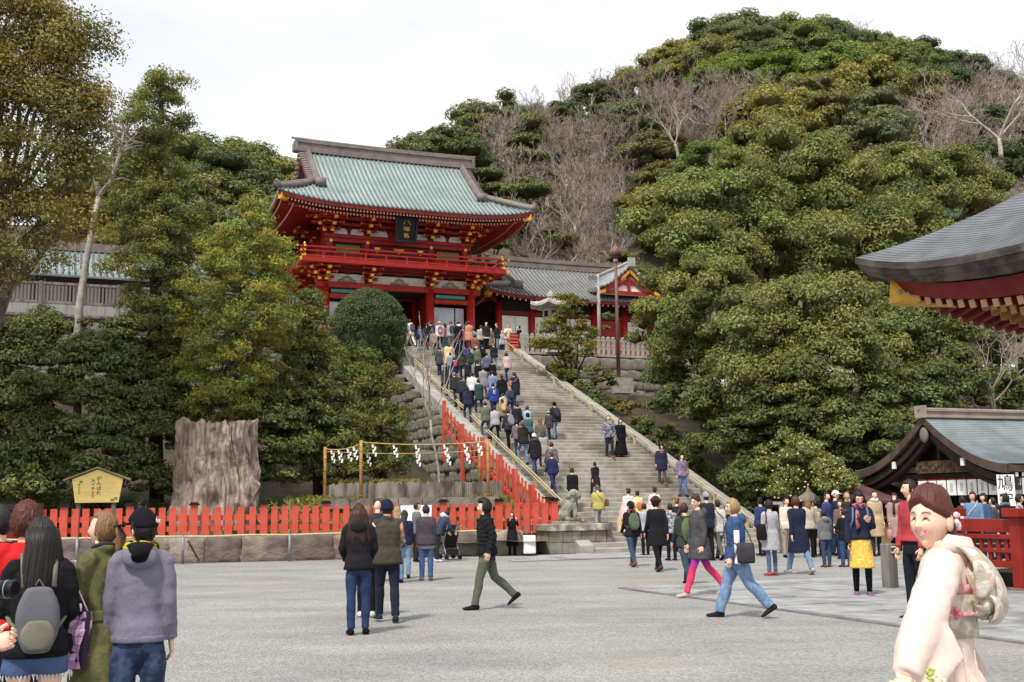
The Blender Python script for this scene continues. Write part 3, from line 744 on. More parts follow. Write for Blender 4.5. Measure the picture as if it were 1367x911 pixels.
for side in range(4):
    rot = Matrix.Rotation(side * math.pi / 2, 3, 'Z')
    c_ = MB(); h = PW / 2
    P = [Vector((cu, cv, 0)) + rot @ q for q in (Vector((-(h - .45), h - .45, PZ + .62 - .74)), Vector((-(h - 3.4), h - 3.4, PZ - .3)), Vector((-(h - 1.25), h - 1.25, PZ + .62 - .86)))]
    c_.bar(P[0], P[1], .34, .42, 0); d = (P[0] - P[1]).normalized(); c_.bar(P[0] + d * .02, P[2], .355, .44, 1); 
    x = d.cross(Vector((0, 0, 1))).normalized()
    for s_ in (-1, 1):
        for (t_, r_) in ((.3, .07), (.52, .045), (.14, .05)):
            p = P[0].lerp(P[2], t_) + x * s_ * .182; c_.ell(p, (r_, r_, r_), 8, 5, 2)
    c_.build('corner_rafter', [M_REDD, mat('ochre_gold_cap', S(206, 160, 62), S(180, 132, 44), 5, .45, metal=.2), mat('pewter_boss', S(150, 140, 126), None)], pv)
sf = MB()
for side in range(4):
    rot = Matrix.Rotation(side * math.pi / 2, 3, 'Z'); h0, h1 = PW / 2 - .6, PW / 2 - 3.6; es = [2 * i / 12 - 1 for i in range(13)]
    sf.grid([[Vector((cu, cv, 0)) + rot @ Vector((-h0, h0 * e, pz(e, 0) - .68)) for e in es], [Vector((cu, cv, 0)) + rot @ Vector((-h1, h1 * e, PZ + .0)) for e in es]])
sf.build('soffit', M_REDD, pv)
pp = MB(); h = PW / 2 - 2.9
ppm = MB().tube([(0, 0, 0), (0, 0, PZ)], .24, 12).mesh('column', M_RED, True)
for sx in (-1, 1):
    for sy in (-1, 1): link('column', ppm, pv, (cu + sx * h, cv + sy * h, 0))
MB().box(cu - h, cu + h, cv - h, cv + h, PZ - .35, PZ - .1).build('ring_beam', M_REDD, pv)
print('pavilion', tu, tv, tz, 'column at', [tuple(round(x, 2) for x in wor(cu - h, cv + s * h)) for s in (-1, 1)])
# ================================================================ charm booth with the curved gable, right
bo_ = at(1248, 556, 37.5); bu, bv, bz = loc_uv(bo_)
booth = thing('charm_booth', 'dark timber stall with curved blue-grey gable roof selling white talismans', 'stall', wor(bu, bv, 0), A)
M_BROOF = mat('blue_copper_sheet', S(120, 128, 131), S(138, 146, 148), 1.4, .5, .05, 10, spec=.4)
half, LEN, z_ap, z_ev = 3.5, 8.5, bz, bz - 1.7
def bprof(t):  # t 0 at apex .. 1 at eave
    return lerp(z_ap, z_ev, 1 - (1 - t) ** 1.75)
bs = MB(); nb = 40
for s_ in (-1, 1):
    rows = []
    for k in range(nb):
        t0, t1 = k / nb, (k + 1) / nb
        rows += [[(x, s_ * half * t0, bprof(t0)) for x in (-.55, 2, 5, LEN)], [(x, s_ * half * t1, bprof(t1) + .03) for x in (-.55, 2, 5, LEN)]]
    bs.grid(rows, flip=s_ > 0)
bs.build('roof', M_BROOF, booth)
for (nm, off0, off1, x0, m_) in (('bark_edge', .0, .26, -.55, mat('brown_bark_edge', S(92, 76, 68), S(70, 58, 52), 3, .85, .3, 20)), ('bargeboard', .34, .56, -.42, M_WOODB), ('inner_bargeboard', .62, .76, -.3, M_WOODB)):
    for s_ in (-1, 1):
        b_ = MB(); rings = []
        for i in range(15):
            t = i / 14; y = s_ * half * t; z = bprof(t)
            rings.append([Vector((x0, y, z - off0)), Vector((x0 + .22, y, z - off0)), Vector((x0 + .22, y, z - off1)), Vector((x0, y, z - off1))])
        b_.loft(rings); b_.build(nm, m_, booth)
        if nm == 'bargeboard':
            for t in (.45, .99):
                MB().cbox((x0 - .03, s_ * half * t, bprof(t) - .45), (.08, .13, .24)).build('white_fitting', M_WHITE, booth)
MB().ell((-.5, 0, z_ap - .62), (.08, .2, .26), 10, 6).build('gable_pendant', mat('grey_pendant', S(120, 116, 112), None), booth, True)
rd = MB()
for (w, a, b) in ((.44, -.05, .04), (.28, .04, .16), (.42, .16, .2)): rd.box(-.55, LEN, -w / 2, w / 2, z_ap + a, z_ap + b)
rd.cbox((-.58, 0, z_ap + .14), (.14, .42, .40)); rd.tube([(-.7, 0, z_ap + .235), (LEN, 0, z_ap + .225)], .045, 8)
rd.build('ridge', mat('buff_ridge', S(160, 148, 136), S(138, 126, 116), 2), booth)
for s_ in (-1, 1):
    e_ = MB(); e_.box(-.55, LEN, s_ * half - .06, s_ * half + .06, z_ev - .22, z_ev - .02); e_.build('eave_edge', MATS['brown_bark_edge'], booth)
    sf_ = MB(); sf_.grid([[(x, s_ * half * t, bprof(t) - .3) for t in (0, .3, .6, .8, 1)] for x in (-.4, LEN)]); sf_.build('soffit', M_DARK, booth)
rt = MB()
for i in range(34): rt.box(-.3 + i * .26, -.2 + i * .26, -half + .02, -half + .8, z_ev - .36, z_ev - .24, 0); rt.box(-.3 + i * .26, -.2 + i * .26, -half - .01, -half + .018, z_ev - .36, z_ev - .24, 1)
tag(rt.build('rafters', [M_WOODB, M_WHITE], booth), kind='stuff')
yw = half - .75                     # the open gable end faces the court
bpm = MB().box(-.09, .09, -.09, .09, 0, z_ev - .12).mesh('post', M_WOODB)
for x in (.15, 4.0, 8.2):
    for y in (-yw, yw): link('post', bpm, booth, (x, y, 0))
for y in (-1.0, 1.0): link('post', bpm, booth, (.15, y, 0))
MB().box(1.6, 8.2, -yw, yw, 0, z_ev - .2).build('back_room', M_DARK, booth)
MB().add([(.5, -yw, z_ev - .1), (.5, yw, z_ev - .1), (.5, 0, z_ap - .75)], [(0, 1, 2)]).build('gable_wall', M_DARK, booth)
MB().box(.02, .16, -yw - .3, yw + .3, z_ev - .12, z_ev + .08).build('gable_beam', mat('light_beam', S(104, 90, 78), S(80, 68, 58), 4), booth)
MB().box(.04, .15, -.07, .07, z_ev + .08, z_ap - .7).build('king_post', M_WOODB, booth)
MB().box(.05, .2, -yw, yw, 2.3, 2.44).build('header_beam', M_WOODB, booth)
MB().box(-.3, .6, -yw + .1, yw - .1, .95, 1.05).build('counter_top', mat('counter_wood', S(176, 150, 116), S(150, 126, 96), 3, .6), booth)
MB().box(.0, .1, -yw + .1, yw - .1, 0, .95).build('counter_front', M_WOODB, booth)
cb = MB(); cb.box(-.12, -.04, -yw + .3, .9, 2.46, 2.86)
for i in range(22): cb.ell((-.12, -yw + .45 + i * .15, 2.66 + .09 * math.sin(i * 2.3)), (.05, .09, .09), 6, 4)
cb.build('carved_board', mat('brown_carving', S(98, 78, 58), S(66, 52, 40), 8, .85, .3, 20), booth)
tl = MB(); tl.box(-.012, .012, -.19, .19, -.27, .27, 0); tl.box(-.016, .016, -.19, .19, .22, .275, 1); tl.box(-.0155, .0155, -.06, .06, -.15, .12, 2); tlm = tl.mesh('talisman', [M_WHITE, M_REDD, mat('faint_print', S(196, 188, 178), None)])
for i in range(11): link('talisman', tlm, booth, (-.02, .75 - i * .44, 2.0))
# tall white sign with the calligraphed pigeon character
sq = at(1343, 652, 33.9)
sg = thing('talisman_sign', 'tall white hanging sign with black brushed characters at the booth', 'sign', sq, R(-20))
MB().box(-.24, .24, -.02, .02, -.52, .40).build('board', M_WHITE, sg)
text_mesh('lettering', '鳩', .44, M_INK, sg, (-.01, -.024, .12), None, .003, yscale=1.15); text_mesh('lettering', '守', .42, M_INK, sg, (-.01, -.024, -.34), None, .003)
# ================================================================ kiosk with lamps
kp = at(1175, 668, 40.0); ku, kv, kz = loc_uv(kp)
kio = thing('kiosk', 'small kiosk with maroon metal lean-to roof and a row of round bulbs', 'kiosk', wor(ku, kv, 0), A + R(4))
kr = MB(); kr.loft([[Vector((-1.3, -.9, kz - .1)), Vector((1.35, -.9, kz - .1)), Vector((1.35, -.9, kz - .02)), Vector((-1.3, -.9, kz - .02))], [Vector((-1.15, .6, kz + .5)), Vector((1.05, .6, kz + .5)), Vector((1.05, .6, kz + .58)), Vector((-1.15, .6, kz + .58))]])
kr.build('roof', mat('maroon_sheet_metal', S(116, 84, 86), S(96, 68, 70), 2, .45), kio)
for i in range(15): MB().box(-1.22 + i * .178, -1.2 + i * .178, -.9, -.86, kz - .12, kz - .1).build('roof_seam', M_WOODB, kio)
for i in range(8): MB().ell((-1.2 + i * .34, -.82, kz - .2), (.055, .055, .07), 8, 6).build('bulb', M_WHITE, kio, True)
for x in (-1.1, 1.1):
    for y in (-.7, .5): MB().box(x - .05, x + .05, y - .05, y + .05, 0, kz).build('post', M_WOODB, kio)
MB().box(-1.05, 1.05, .4, .48, 0, kz).build('back_panel', M_DARK, kio); MB().box(-1.1, 1.1, -.75, -.2, .8, .88).build('counter', M_WOODB, kio); MB().box(-1.05, 1.05, -.7, -.62, 0, .8).build('counter_front', mat('tan_counter', S(170, 140, 90), S(150, 120, 76), 3), kio)

# ================================================================ fenced hall and stone terrace behind the left trees
lw = thing('left_hall', 'grey-roofed timber hall behind a slatted fence half hidden by the left trees', 'hall', wor(-1.2, 40, H_ST + 1.1), A)
def lpart(n_, x0, x1, y0, y1, z0, z1, m): return MB().box(x0, x1, y0, y1, z0, z1).build(n_, m, lw)
lr = MB(); P = [[(x, y, z) for x in (-32, -22, -12, -3)] for (y, z) in ((-1.2, 4.6), (.3, 5.2), (1.8, 6.0), (3.2, 7.0))]
lr.grid(P); lr.grid([[(x, 6.4 - y, z) for x, y, z in r_] for r_ in P], flip=True); o_ = lr.build('roof', M_TILEG, lw, True); q = o_.modifiers.new('t', 'SOLIDIFY'); q.thickness = .2
rr = MB()
for i in range(80): rr.tube([(-31.8 + i * .36, y, z + .05) for (y, z) in ((-1.25, 4.6), (.3, 5.2), (1.8, 6.0), (3.2, 7.0))], .06, 5)
tag(rr.build('roof_ribs', mat('slate_rib', S(92, 104, 108), None), lw), kind='stuff')
lpart('ridge', -32, -3, 2.95, 3.45, 6.95, 7.5, M_RIDGE); lpart('wall', -31, -4, .2, 6.2, 0, 4.75, M_WOODB)
for i in range(14): lpart('wall_panel', -30.6 + i * 2, -29 + i * 2, .12, .19, 1.2, 4.2, mat('grey_plank_wall', S(120, 116, 112), S(98, 94, 92), 3, .85, stretch=(1, 1, .2)))
fe = thing('slatted_fence', 'tall grey slatted timber fence along the top of the left stone terrace', 'fence', wor(-2.9, 25.4, H_ST + .95), A)
sl_ = MB().box(-.045, .045, -.02, .02, .72, 1.62).mesh('slat', M_WOODG)
for i in range(150): link('slat', sl_, fe, (-27 + i * .17, 0, 0))
for (a, b) in ((.62, .74), (1.56, 1.68), (0, .1)): MB().box(-27.2, -1.4, -.05, .05, a, b).build('rail', M_WOODG, fe)
for i in range(15): MB().box(-27.1 + i * 1.8, -25.45 + i * 1.8, -.03, .03, .1, .62).build('panel', mat('grey_board', S(158, 154, 150), S(132, 128, 126), 2, .85, stretch=(3, 1, .3)), fe)
for i in range(15): MB().box(-27.25 + i * 1.8, -27.1 + i * 1.8, -.08, .08, 0, 1.72).build('post', M_WOODG, fe)
stone_wall('left_terrace_wall', 'dark mossy stone terrace wall below the grey slatted fence', wor(-33, L_ST + .25), A, 32.4, lambda x: 6.0, lambda x: H_ST + .98, .62, M_STONED, 11)
# ================================================================ low stone wall, picket fence and bamboo rail on the left
P0, P1 = Vector((-15.5, 33.75, 0)), Vector((.5, 37.78, 0))
WD = (P1 - P0).normalized(); WN = Vector((-WD.y, WD.x, 0)); WANG = math.atan2(WD.y, WD.x); WLEN = (P1 - P0).length
def wall_s(px, off=0.0, py=700):
    d = ray(px, py); o = P0 + WN * off
    # intersect in plan
    den = d.x * WN.x + d.y * WN.y; t = (o - EYEP).x * WN.x + (o - EYEP).y * WN.y
    p = EYEP + d * (t / den); return (p - P0).dot(WD)
lw_ = thing('low_retaining_wall', 'low wall of big squared brown stones beneath the orange picket fence', 'wall', P0, WANG)
random.seed(9); lib = [stone_blob(1, 1, 1, 50 + k, (M_BROWNST, M_BROWNST2, M_BROWNST3)[k % 3]) for k in range(9)]
x = 0
while x < WLEN - .3:
    w = min(random.uniform(1.0, 1.45), WLEN - x)
    o = link('stone', lib[int(random.random() * 9)], lw_); hh = random.uniform(.68, .76)
    o.location = (x + w / 2, .42 + random.uniform(-.03, .03), hh / 2 - .05); o.scale = (w * .955, .85, hh + .1); o.rotation_euler = (0, random.uniform(-.03, .03), random.uniform(-.04, .04)); x += w
MB().box(0, WLEN, .3, .95, 0, .6).build('earth_fill', M_SOIL, lw_)
mg = MB(); mg.grid([[(x, y, .62 + .04 * noise.noise(Vector((x, y, 0)))) for x in [WLEN * i / 20 for i in range(21)]] for y in (.5, 1.5, 2.8)]); mg.build('earth_top', M_SOIL, lw_)
pf = thing('picket_fence', 'long orange-red picket fence with black-capped posts along the low stone wall', 'fence', P0 + WN * .45, WANG)
posts = [wall_s(p, .45) for p in (-85, 0, 85, 173, 259, 352, 435, 515, 592, 666, 740)]
pk = MB().box(-.10, .10, -.03, .03, .68, 1.66).mesh('picket', M_REDF)
pstm = MB().box(-.11, .11, -.08, .08, .6, 1.72).mesh('post', M_REDF)
capm = MB(); capm.box(-.16, .16, -.13, .13, 1.72, 1.77); capm.box(-.12, .12, -.10, .10, 1.77, 1.82); capm = capm.mesh('cap', M_BLACK)
for i, s_ in enumerate(posts):
    po_ = link('post', pstm, pf, (s_, -.02, 0)); link('cap', capm, po_)
    if i + 1 < len(posts):
        for k in range(1, 6): link('picket', pk, pf, (lerp(s_, posts[i + 1], k / 6) + random.uniform(-.008, .008), 0, 0))
for (a, b) in ((1.25, 1.42), (.93, 1.09), (.66, .75)): MB().box(posts[0], posts[-1], .031, .09, a, b).build('rail', M_REDF, pf)
rc = thing('bamboo_barrier', 'long yellow bamboo rail on steel posts in front of the low stone wall', 'barrier', P0 - WN * .75, WANG)
rr = MB(); s0, s1 = wall_s(-40, -.75), wall_s(668, -.75); rr.tube([(lerp(s0, s1, t / 24), 0, .80 + .012 * math.sin(t * 1.7)) for t in range(25)], .032, 8); rr.build('rail', M_BAMBOO, rc, True)
for p in (-40, 104, 245, 387, 520, 650): MB().tube([(wall_s(p, -.75), 0, 0), (wall_s(p, -.75), 0, .84)], .045, 10).build('post', M_STEEL, rc, True)
ch = MB(); a = Vector((wall_s(252, -.7), .6, .62)); b = Vector((wall_s(266, -.7), .25, .1))
for i in range(9): ch.ell(a.lerp(b, i / 8), (.035, .035, .035), 6, 4)
tag(ch.build('chain', M_INK, loc=P0 - WN * .75, rz=WANG), 'short dark chain hanging aslant on a stone of the low wall', 'chain')
# dark capped red panel at the far left end
rp = thing('end_screen', 'dark red panel with black tiled cap standing at the left end of the fence', 'panel', at(22, 700, 34.3) * 1, WANG); rp.location.z = 0
MB().box(-.62, .62, -.06, .06, .5, 1.66).build('screen_board', M_REDD, rp); MB().loft([[Vector((-.75, -.2, 1.66)), Vector((-.75, .2, 1.66)), Vector((-.75, 0, 1.84))], [Vector((.75, -.2, 1.66)), Vector((.75, .2, 1.66)), Vector((.75, 0, 1.84))]]).build('cap', M_INK, rp)
for x in (-.55, .55): MB().box(x - .06, x + .06, .065, .17, 0, 1.655).build('post', M_REDD, rp)
# white notice on the fence
nb_ = thing('notice_board', 'blank white notice sheet fixed to the orange fence behind the visitors', 'board', at(555, 690, 36.62), WANG)
MB().box(-.5, .5, -.09, -.05, -.42, .36).build('sheet', M_WHITE, nb_); MB().box(-.53, .53, -.05, -.035, -.45, .39).build('backing', M_WOODG, nb_)

# wooden votive board cheering on the great ginkgo
ev = thing('votive_board_sign', 'house-shaped yellow wooden votive board with black brushed writing above the fence', 'sign', at(130, 655, 36.3), WANG * .5)
bd = MB(); o5 = [(-.78, .36), (-.66, -.38), (.66, -.38), (.78, .36), (0, .66)]
bd.loft([[Vector((x, -.03, z)) for x, z in o5], [Vector((x, .03, z)) for x, z in o5]]); bd.build('board', mat('yellow_pine_board', S(248, 222, 146), S(238, 206, 122), 2.5, .6, .05, stretch=(.5, 1, 4)), ev)
for s_ in (-1, 1): rf_ = MB(); rf_.bar((0, -.01, .72), (s_ * 1.02, -.01, .335), .2, .05); rf_.build('roof_board', mat('brown_cap_board', S(158, 138, 112), S(132, 112, 90), 4), ev)
for x in (-.58, .5): MB().box(x - .06, x + .06, .04, .14, -1.7, .3).build('post', M_WOODG, ev)
text_mesh('lettering', 'が\nん\nば\nれ', .155, M_INK, ev, (.05, -.034, .14), None, .003); text_mesh('lettering', '大\nイ\nチ\nョ\nウ', .125, M_INK, ev, (-.13, -.034, .05), None, .003); text_mesh('lettering', 'ぎ\nん\nな\nん', .085, M_INK, ev, (-.55, -.034, .05), None, .003)
for (x, z) in ((-.5, .28), (.58, -.25), (.48, -.3)): MB().cbox((x, -.034, z), (.1, .01, .07)).build('painted_leaf', mat('leaf_green_paint', S(120, 150, 50), None), ev)

# ================================================================ the great stump
stp = thing('ginkgo_stump', 'huge weathered grey stump of a fallen ginkgo behind the orange fence', 'stump', at(288, 660, 38.2)); stp.location.z = .5
M_STUMP = mat('weathered_stump_wood', S(182, 164, 150), S(124, 108, 98), 5, .95, 1.0, 14, stretch=(1.6, 1.6, .35), bdist=.05, col3=S(104, 94, 86), scale3=2.6)
nu, nv = 220, 70; P = []
HT = 3.95
for i in range(nv + 1):
    t = i / nv; row = []
    for j in range(nu):
        a = 2 * math.pi * j / nu; aw = a + .30 * noise.noise(Vector((math.cos(a) * 1.5, math.sin(a) * 1.5, t * 1.6))) + .12 * noise.noise(Vector((math.cos(a) * 5, math.sin(a) * 5, t * 3 + 4))); ca, sa = math.cos(aw), math.sin(aw)
        wz = t * 1.1 + .25 * noise.noise(Vector((ca * 2, sa * 2, t * 2)))
        fl = 1 - abs(noise.noise(Vector((ca * 1.9 + 4, sa * 1.9, wz * .5)))) * 2; f2 = 1 - abs(noise.noise(Vector((ca * 5.2 + 9, sa * 5.2, wz)))) * 2; f3 = 1 - abs(noise.noise(Vector((ca * 13, sa * 13, wz * 2.2)))) * 2
        kn = sum(g_ * math.exp(-((math.atan2(math.sin(a - a0), math.cos(a - a0)) / .20) ** 2 + ((t - t0) / .07) ** 2)) for a0, t0, g_ in ((-.25, .46, .34), (-.5, .30, .22), (-.1, .56, .2), (-1.7, .62, .2), (-1.45, .70, -.2), (-2.0, .2, .16), (-.85, .15, .2), (-1.6, .42, .14), (-2.6, .25, .18), (-1.1, .8, .12), (-2.2, .5, -.14), (-1.35, .35, -.16)))
        r = .95 * (1 + .20 * (1 - t) ** 3) + .17 * fl + .13 * f2 + .035 * f3 + .06 * math.sin(2 * a + 1) + kn + .08 * noise.noise(Vector((ca * 3, sa * 3, t * 4)))
        lobe = 0
        top = HT * (1 + .012 * math.sin(2 * a + .5) + .05 * noise.noise(Vector((ca * 3, sa * 3, 5))) + .03 * noise.noise(Vector((ca * 9, sa * 9, 2))))
        row.append((math.cos(a) * (r + lobe) * 1.04, math.sin(a) * (r + lobe) * .95, t * top))
    P.append(row)
m_ = MB(); vs = [p for r_ in P for p in r_]; fs = [(i * nu + j, i * nu + (j + 1) % nu, (i + 1) * nu + (j + 1) % nu, (i + 1) * nu + j) for i in range(nv) for j in range(nu)]
b0 = nv * nu; c0 = len(vs); vs += [(p[0] * .8, p[1] * .8, p[2] - .35 - .2 * noise.noise(Vector((p[0] * 3, p[1] * 3, 2)))) for p in P[-1]]; vs.append((0, 0, HT - .9))
fs += [(b0 + j, b0 + (j + 1) % nu, c0 + (j + 1) % nu, c0 + j) for j in range(nu)] + [(c0 + j, c0 + (j + 1) % nu, c0 + nu) for j in range(nu)]
m_.add(vs, fs); m_.build('trunk', M_STUMP, stp)

# ================================================================ young ginkgo bed: mound, palisade, rope
mn = MB(); P = []
MC = at(560, 660, 41.0)
for i in range(17):
    y = 36.9 + i * .42; row = []
    for j in range(41):
        x = MC.x - 7.0 + j * .285
        e = sstep(-6.6, -4.4, x - MC.x) * (1 - sstep(3.0, 4.3, x - MC.x))
        z = .45 + 1.4 * e * sstep(37.6, 39.9, y) + .06 * noise.noise(Vector((x, y, 1)))
        row.append((x, y, z))
    P.append(row)
mn.grid(P)
tag(mn.build('ginkgo_mound', mat('dry_grass_earth', S(122, 116, 66), S(92, 86, 52), 2.2, .95, .6, 12, col3=S(96, 82, 62), scale3=1.1), smooth=True), kind='structure')
def zmound(x, y):
    e = sstep(-6.6, -4.4, x - MC.x) * (1 - sstep(3.0, 4.3, x - MC.x)); return .45 + 1.4 * e * sstep(37.6, 39.9, y)
pl = thing('log_palisade', 'low curved edging of upright weathered logs round the young tree', 'edging', (0, 0, 0))
lg = MB(); random.seed(3); log_c = []
for i in range(84):
    t = i / 83; px = lerp(440, 668, t); Y = 40.6 - .9 * math.sin(math.pi * t)
    p = at(px, 655, Y); h = 1.84 + .58 + random.uniform(-.05, .05); log_c.append((p.x, p.y))
    lg.tube([(p.x, p.y, 1.6), (p.x, p.y, h)], random.uniform(.05, .066), 7)
tag(lg.build('logs', mat('grey_log', S(150, 142, 132), S(82, 76, 70), 3.0, .95, .5, 14, stretch=(1, 1, .3)), pl), kind='stuff')
cb = MB()
for i in range(7):
    a, b = at(lerp(436, 662, i / 7), 658, 39.0), at(lerp(436, 662, (i + .97) / 7), 658, 39.0)
    a.z = b.z = 1.72; MB().bar(a, b, .22, .34).build('kerb_stone', M_STONE, pl)
so = MB(); so.grid([[(x, y + k * (43.5 - y) / 3, 2.32 + .16 * k / 3) for (x, y) in log_c[::4]] for k in range(4)]); tag(so.build('bed_soil', M_SOIL, smooth=True), kind='structure')
def bamboo(px, ytop, Y, zb):
    t = at(px, ytop, Y); o_ = MB(); n = 8
    o_.tube([(0, 0, 0), (0, 0, t.z - zb)], .057, 9)
    for k in range(1, 6): o_.tube([(0, 0, (t.z - zb) * k / 6 - .012), (0, 0, (t.z - zb) * k / 6 + .012)], .063, 9)
    return o_, Vector((t.x, t.y, zb)), t
enc = thing('sacred_rope_enclosure', 'bamboo posts and straw rope hung with white zigzag papers round the young tree', 'enclosure', (0, 0, 0))
tops = {}
for px, yt, Y, zb in ((434, 597, 40.4, 1.2), (482, 588, 39.6, 1.6), (651, 587, 39.6, 1.6), (640, 596, 43.2, 2.2)):
    o_, b_, t = bamboo(px, yt, Y, zb); o_.build('post', M_BAMBOOD, enc, True, b_); tops[px] = t
def rope(a, b, sag=.12):
    pts = [a.lerp(b, t / 12) - Vector((0, 0, sag * 4 * (t / 12) * (1 - t / 12))) for t in range(13)]
    m_ = MB(); m_.tube(pts, .02, 6); m_.build('rope', mat('straw_rope', S(196, 172, 116), S(160, 136, 84), 12, .9), enc); return pts
def zig(p, s_=1.0, rz=0.0):
    m_ = MB(); y = 0
    for k in range(4):
        x = (.05 if k % 2 else -.05) + k * .02; z = -k * .09
        m_.cbox((x * .7, 0, z - .06), (.055, .006, .12), Matrix.Rotation(.25 * (1 if k % 2 else -1), 3, 'Y'))
    o_ = m_.build('zigzag_paper', M_WHITE, enc, False, p, rz); o_.scale = (s_,) * 3
zd = Vector((0, 0, -.16))
ra = rope(tops[482] + zd * .4, tops[651] + zd * .4, .1); rb2 = rope(tops[434] + zd * .4, tops[482] + zd * .8, .1); rc2 = rope(tops[434] + zd, tops[640] + zd, .1); rd2 = rope(tops[651] + zd * 1.4, tops[640] + zd, .05)
for pts, ks in ((ra, (1.2, 3.2, 5.3, 8.0, 9.9, 11.2)), (rb2, (2.5, 5, 8, 10)), (rc2, (3.2, 7.0, 9.4, 11))):
    for k in ks:
        i = int(k); zig(pts[i].lerp(pts[i + 1], k - i) - Vector((0, 0, .02)), 1.15, random.uniform(-.6, .6))

# ================================================================ sloping red fence beside the stairs
FU = -1.05
sf_ = thing('sloping_picket_fence', 'tall red picket fence climbing beside the stair parapet', 'fence', BASE, A)
tp = []
for q in ((593, 535), (617, 566), (644, 584), (668, 607), (688, 626), (711, 647), (733, 666)):
    u_, v_, z_ = loc_uv(on_u(q[0], q[1], FU)); tp.append((v_, z_))
tp.sort()
for i, (v_, z_) in enumerate(tp):
    zb_ = max(.5, z_ - 2.6) if i else .5
    p_ = MB().box(FU - .07, FU + .07, v_ - .08, v_ + .08, zb_, z_).build('post', M_REDF, sf_)
    if i == 0:
        MB().box(FU - .16, FU + .16, v_ - .16, v_ + .16, z_, z_ + .06).build('cap', M_BLACK, p_)
    if i + 1 < len(tp):
        v2, z2 = tp[i + 1]
        for k in range(1, 5):
            t = k / 5; v__, zt = lerp(v_, v2, t), lerp(z_, z2, t) - .1
            MB().box(FU - .02, FU + .02, v__ - .045, v__ + .045, zt - 1.25, zt).build('picket', M_REDF, sf_)
        for dz in (-.45, -1.15):
            r_ = MB(); r_.bar((FU + .045, v_, z_ + dz), (FU + .045, v2, z2 + dz), .05, .12); r_.build('rail', M_REDF, sf_)

# ================================================================ pedestal with guardian lion-dog
pc = ground(757, 739.5); pd = thing('stone_pedestal', 'squared granite pedestal with thick cap at the foot of the stairs', 'pedestal', Vector((pc.x + .05, pc.y + .9, 0)), A + R(3))
random.seed(12)
M_GRAN = mat('speckled_grey_granite', S(150, 146, 138), S(118, 114, 108), 3, .9, .5, 16, col3=S(120, 112, 98), scale3=1.6)
hx, hy = 1.06, .82
for c in range(2):
    z0 = .36 * c
    for (face, n) in ((0, 5), (1, 4), (2, 5), (3, 4)):
        xs = [0]
        for k in range(n): xs.append(xs[-1] + random.uniform(.7, 1.3))
        xs = [x / xs[-1] for x in xs]
        for k in range(n):
            b_ = MB(); a_, e_ = xs[k], xs[k + 1]; j = random.uniform(0, .02)
            if face in (0, 2):
                s_ = -1 if face == 0 else 1; b_.box(-hx + 2 * hx * a_ + .006, -hx + 2 * hx * e_ - .006, min(s_ * (hy + j), s_ * (hy - .2)), max(s_ * (hy + j), s_ * (hy - .2)), z0 + .005, z0 + .355)
            else:
                s_ = -1 if face == 1 else 1; b_.box(min(s_ * (hx + j), s_ * (hx - .2)), max(s_ * (hx + j), s_ * (hx - .2)), -hy + .21 + (2 * hy - .42) * a_, -hy + .21 + (2 * hy - .42) * e_ - .012, z0 + .005, z0 + .355)
            bevel(b_.build('stone', M_GRAN, pd), .012, 1)
MB().box(-hx + .1, hx - .1, -hy + .1, hy - .1, 0, .72).build('core', M_STONED, pd)
capo = MB(); capo.box(-hx - .1, hx + .1, -hy - .1, hy + .1, .73, .96); bevel(capo.build('cap_stone', mat('lichen_granite', S(142, 138, 126), S(108, 104, 96), 3, .9, .5, 14, col3=S(196, 194, 176), scale3=2.2), pd), .03)
MB().box(hx + .03, hx + .25, -hy + .02, -hy + .26, 0, .98).build('corner_post', mat('purple_grey_stone', S(130, 122, 120), S(104, 96, 96), 3, .9), pd)
M_LION = mat('grey_statue_stone', S(160, 156, 142), S(122, 118, 106), 4, .95, .6, 18, col3=S(98, 96, 84), scale3=3)
ln = thing('guardian_lion_statue', 'weathered stone guardian lion-dog sitting upright on the granite pedestal', 'statue', pd.location + Vector((0, 0, .96)), A + R(-8))
MB().box(-.62, .62, -.4, .4, 0, .09).build('plinth', M_LION, ln)
b_ = MB()                # faces +x
b_.tube([(-.22, 0, .3), (-.1, 0, .45), (.06, 0, .62), (.16, 0, .76), (.22, 0, .92)], [.25, .25, .24, .21, .17], 12)
for s_ in (-1, 1):
    b_.ell((-.2, s_ * .17, .28), (.27, .13, .2), 10, 7, rot=Matrix.Rotation(-.5, 3, 'Y')); b_.tube([(-.1, s_ * .22, .16), (.12, s_ * .23, .12), (.2, s_ * .23, .12)], [.08, .07, .06], 8)
    b_.tube([(.2, s_ * .15, .66), (.26, s_ * .16, .42), (.25, s_ * .16, .2), (.28, s_ * .16, .11)], [.11, .085, .07, .075], 8); b_.ell((.33, s_ * .16, .13), (.12, .085, .06), 8, 5)
b_.ell((.26, 0, .96), (.2, .19, .19), 12, 8); b_.ell((.42, 0, .93), (.12, .14, .09), 10, 6); b_.ell((.4, 0, .84), (.11, .12, .05), 10, 6); b_.ell((.5, 0, .97), (.05, .07, .04), 8, 5)
for s_ in (-1, 1):
    b_.ell((.38, s_ * .1, 1.02), (.05, .045, .04), 8, 5); b_.ell((.2, s_ * .19, 1.0), (.1, .05, .1), 8, 5)
for k in range(16):
    a = k * 2.4; b_.ell((.1 + .07 * math.cos(a * 1.3), .16 * math.sin(a), .68 + .035 * (k % 9) ), (.085, .085, .085), 7, 5)
b_.tube([(-.4, 0, .2), (-.5, 0, .36), (-.47, 0, .58), (-.38, 0, .72)], [.1, .13, .11, .04], 9)
bo2 = b_.build('body', M_LION, ln, True); q = bo2.modifiers.new('r', 'REMESH'); q.mode = 'VOXEL'; q.voxel_size = .018; q.use_smooth_shade = True
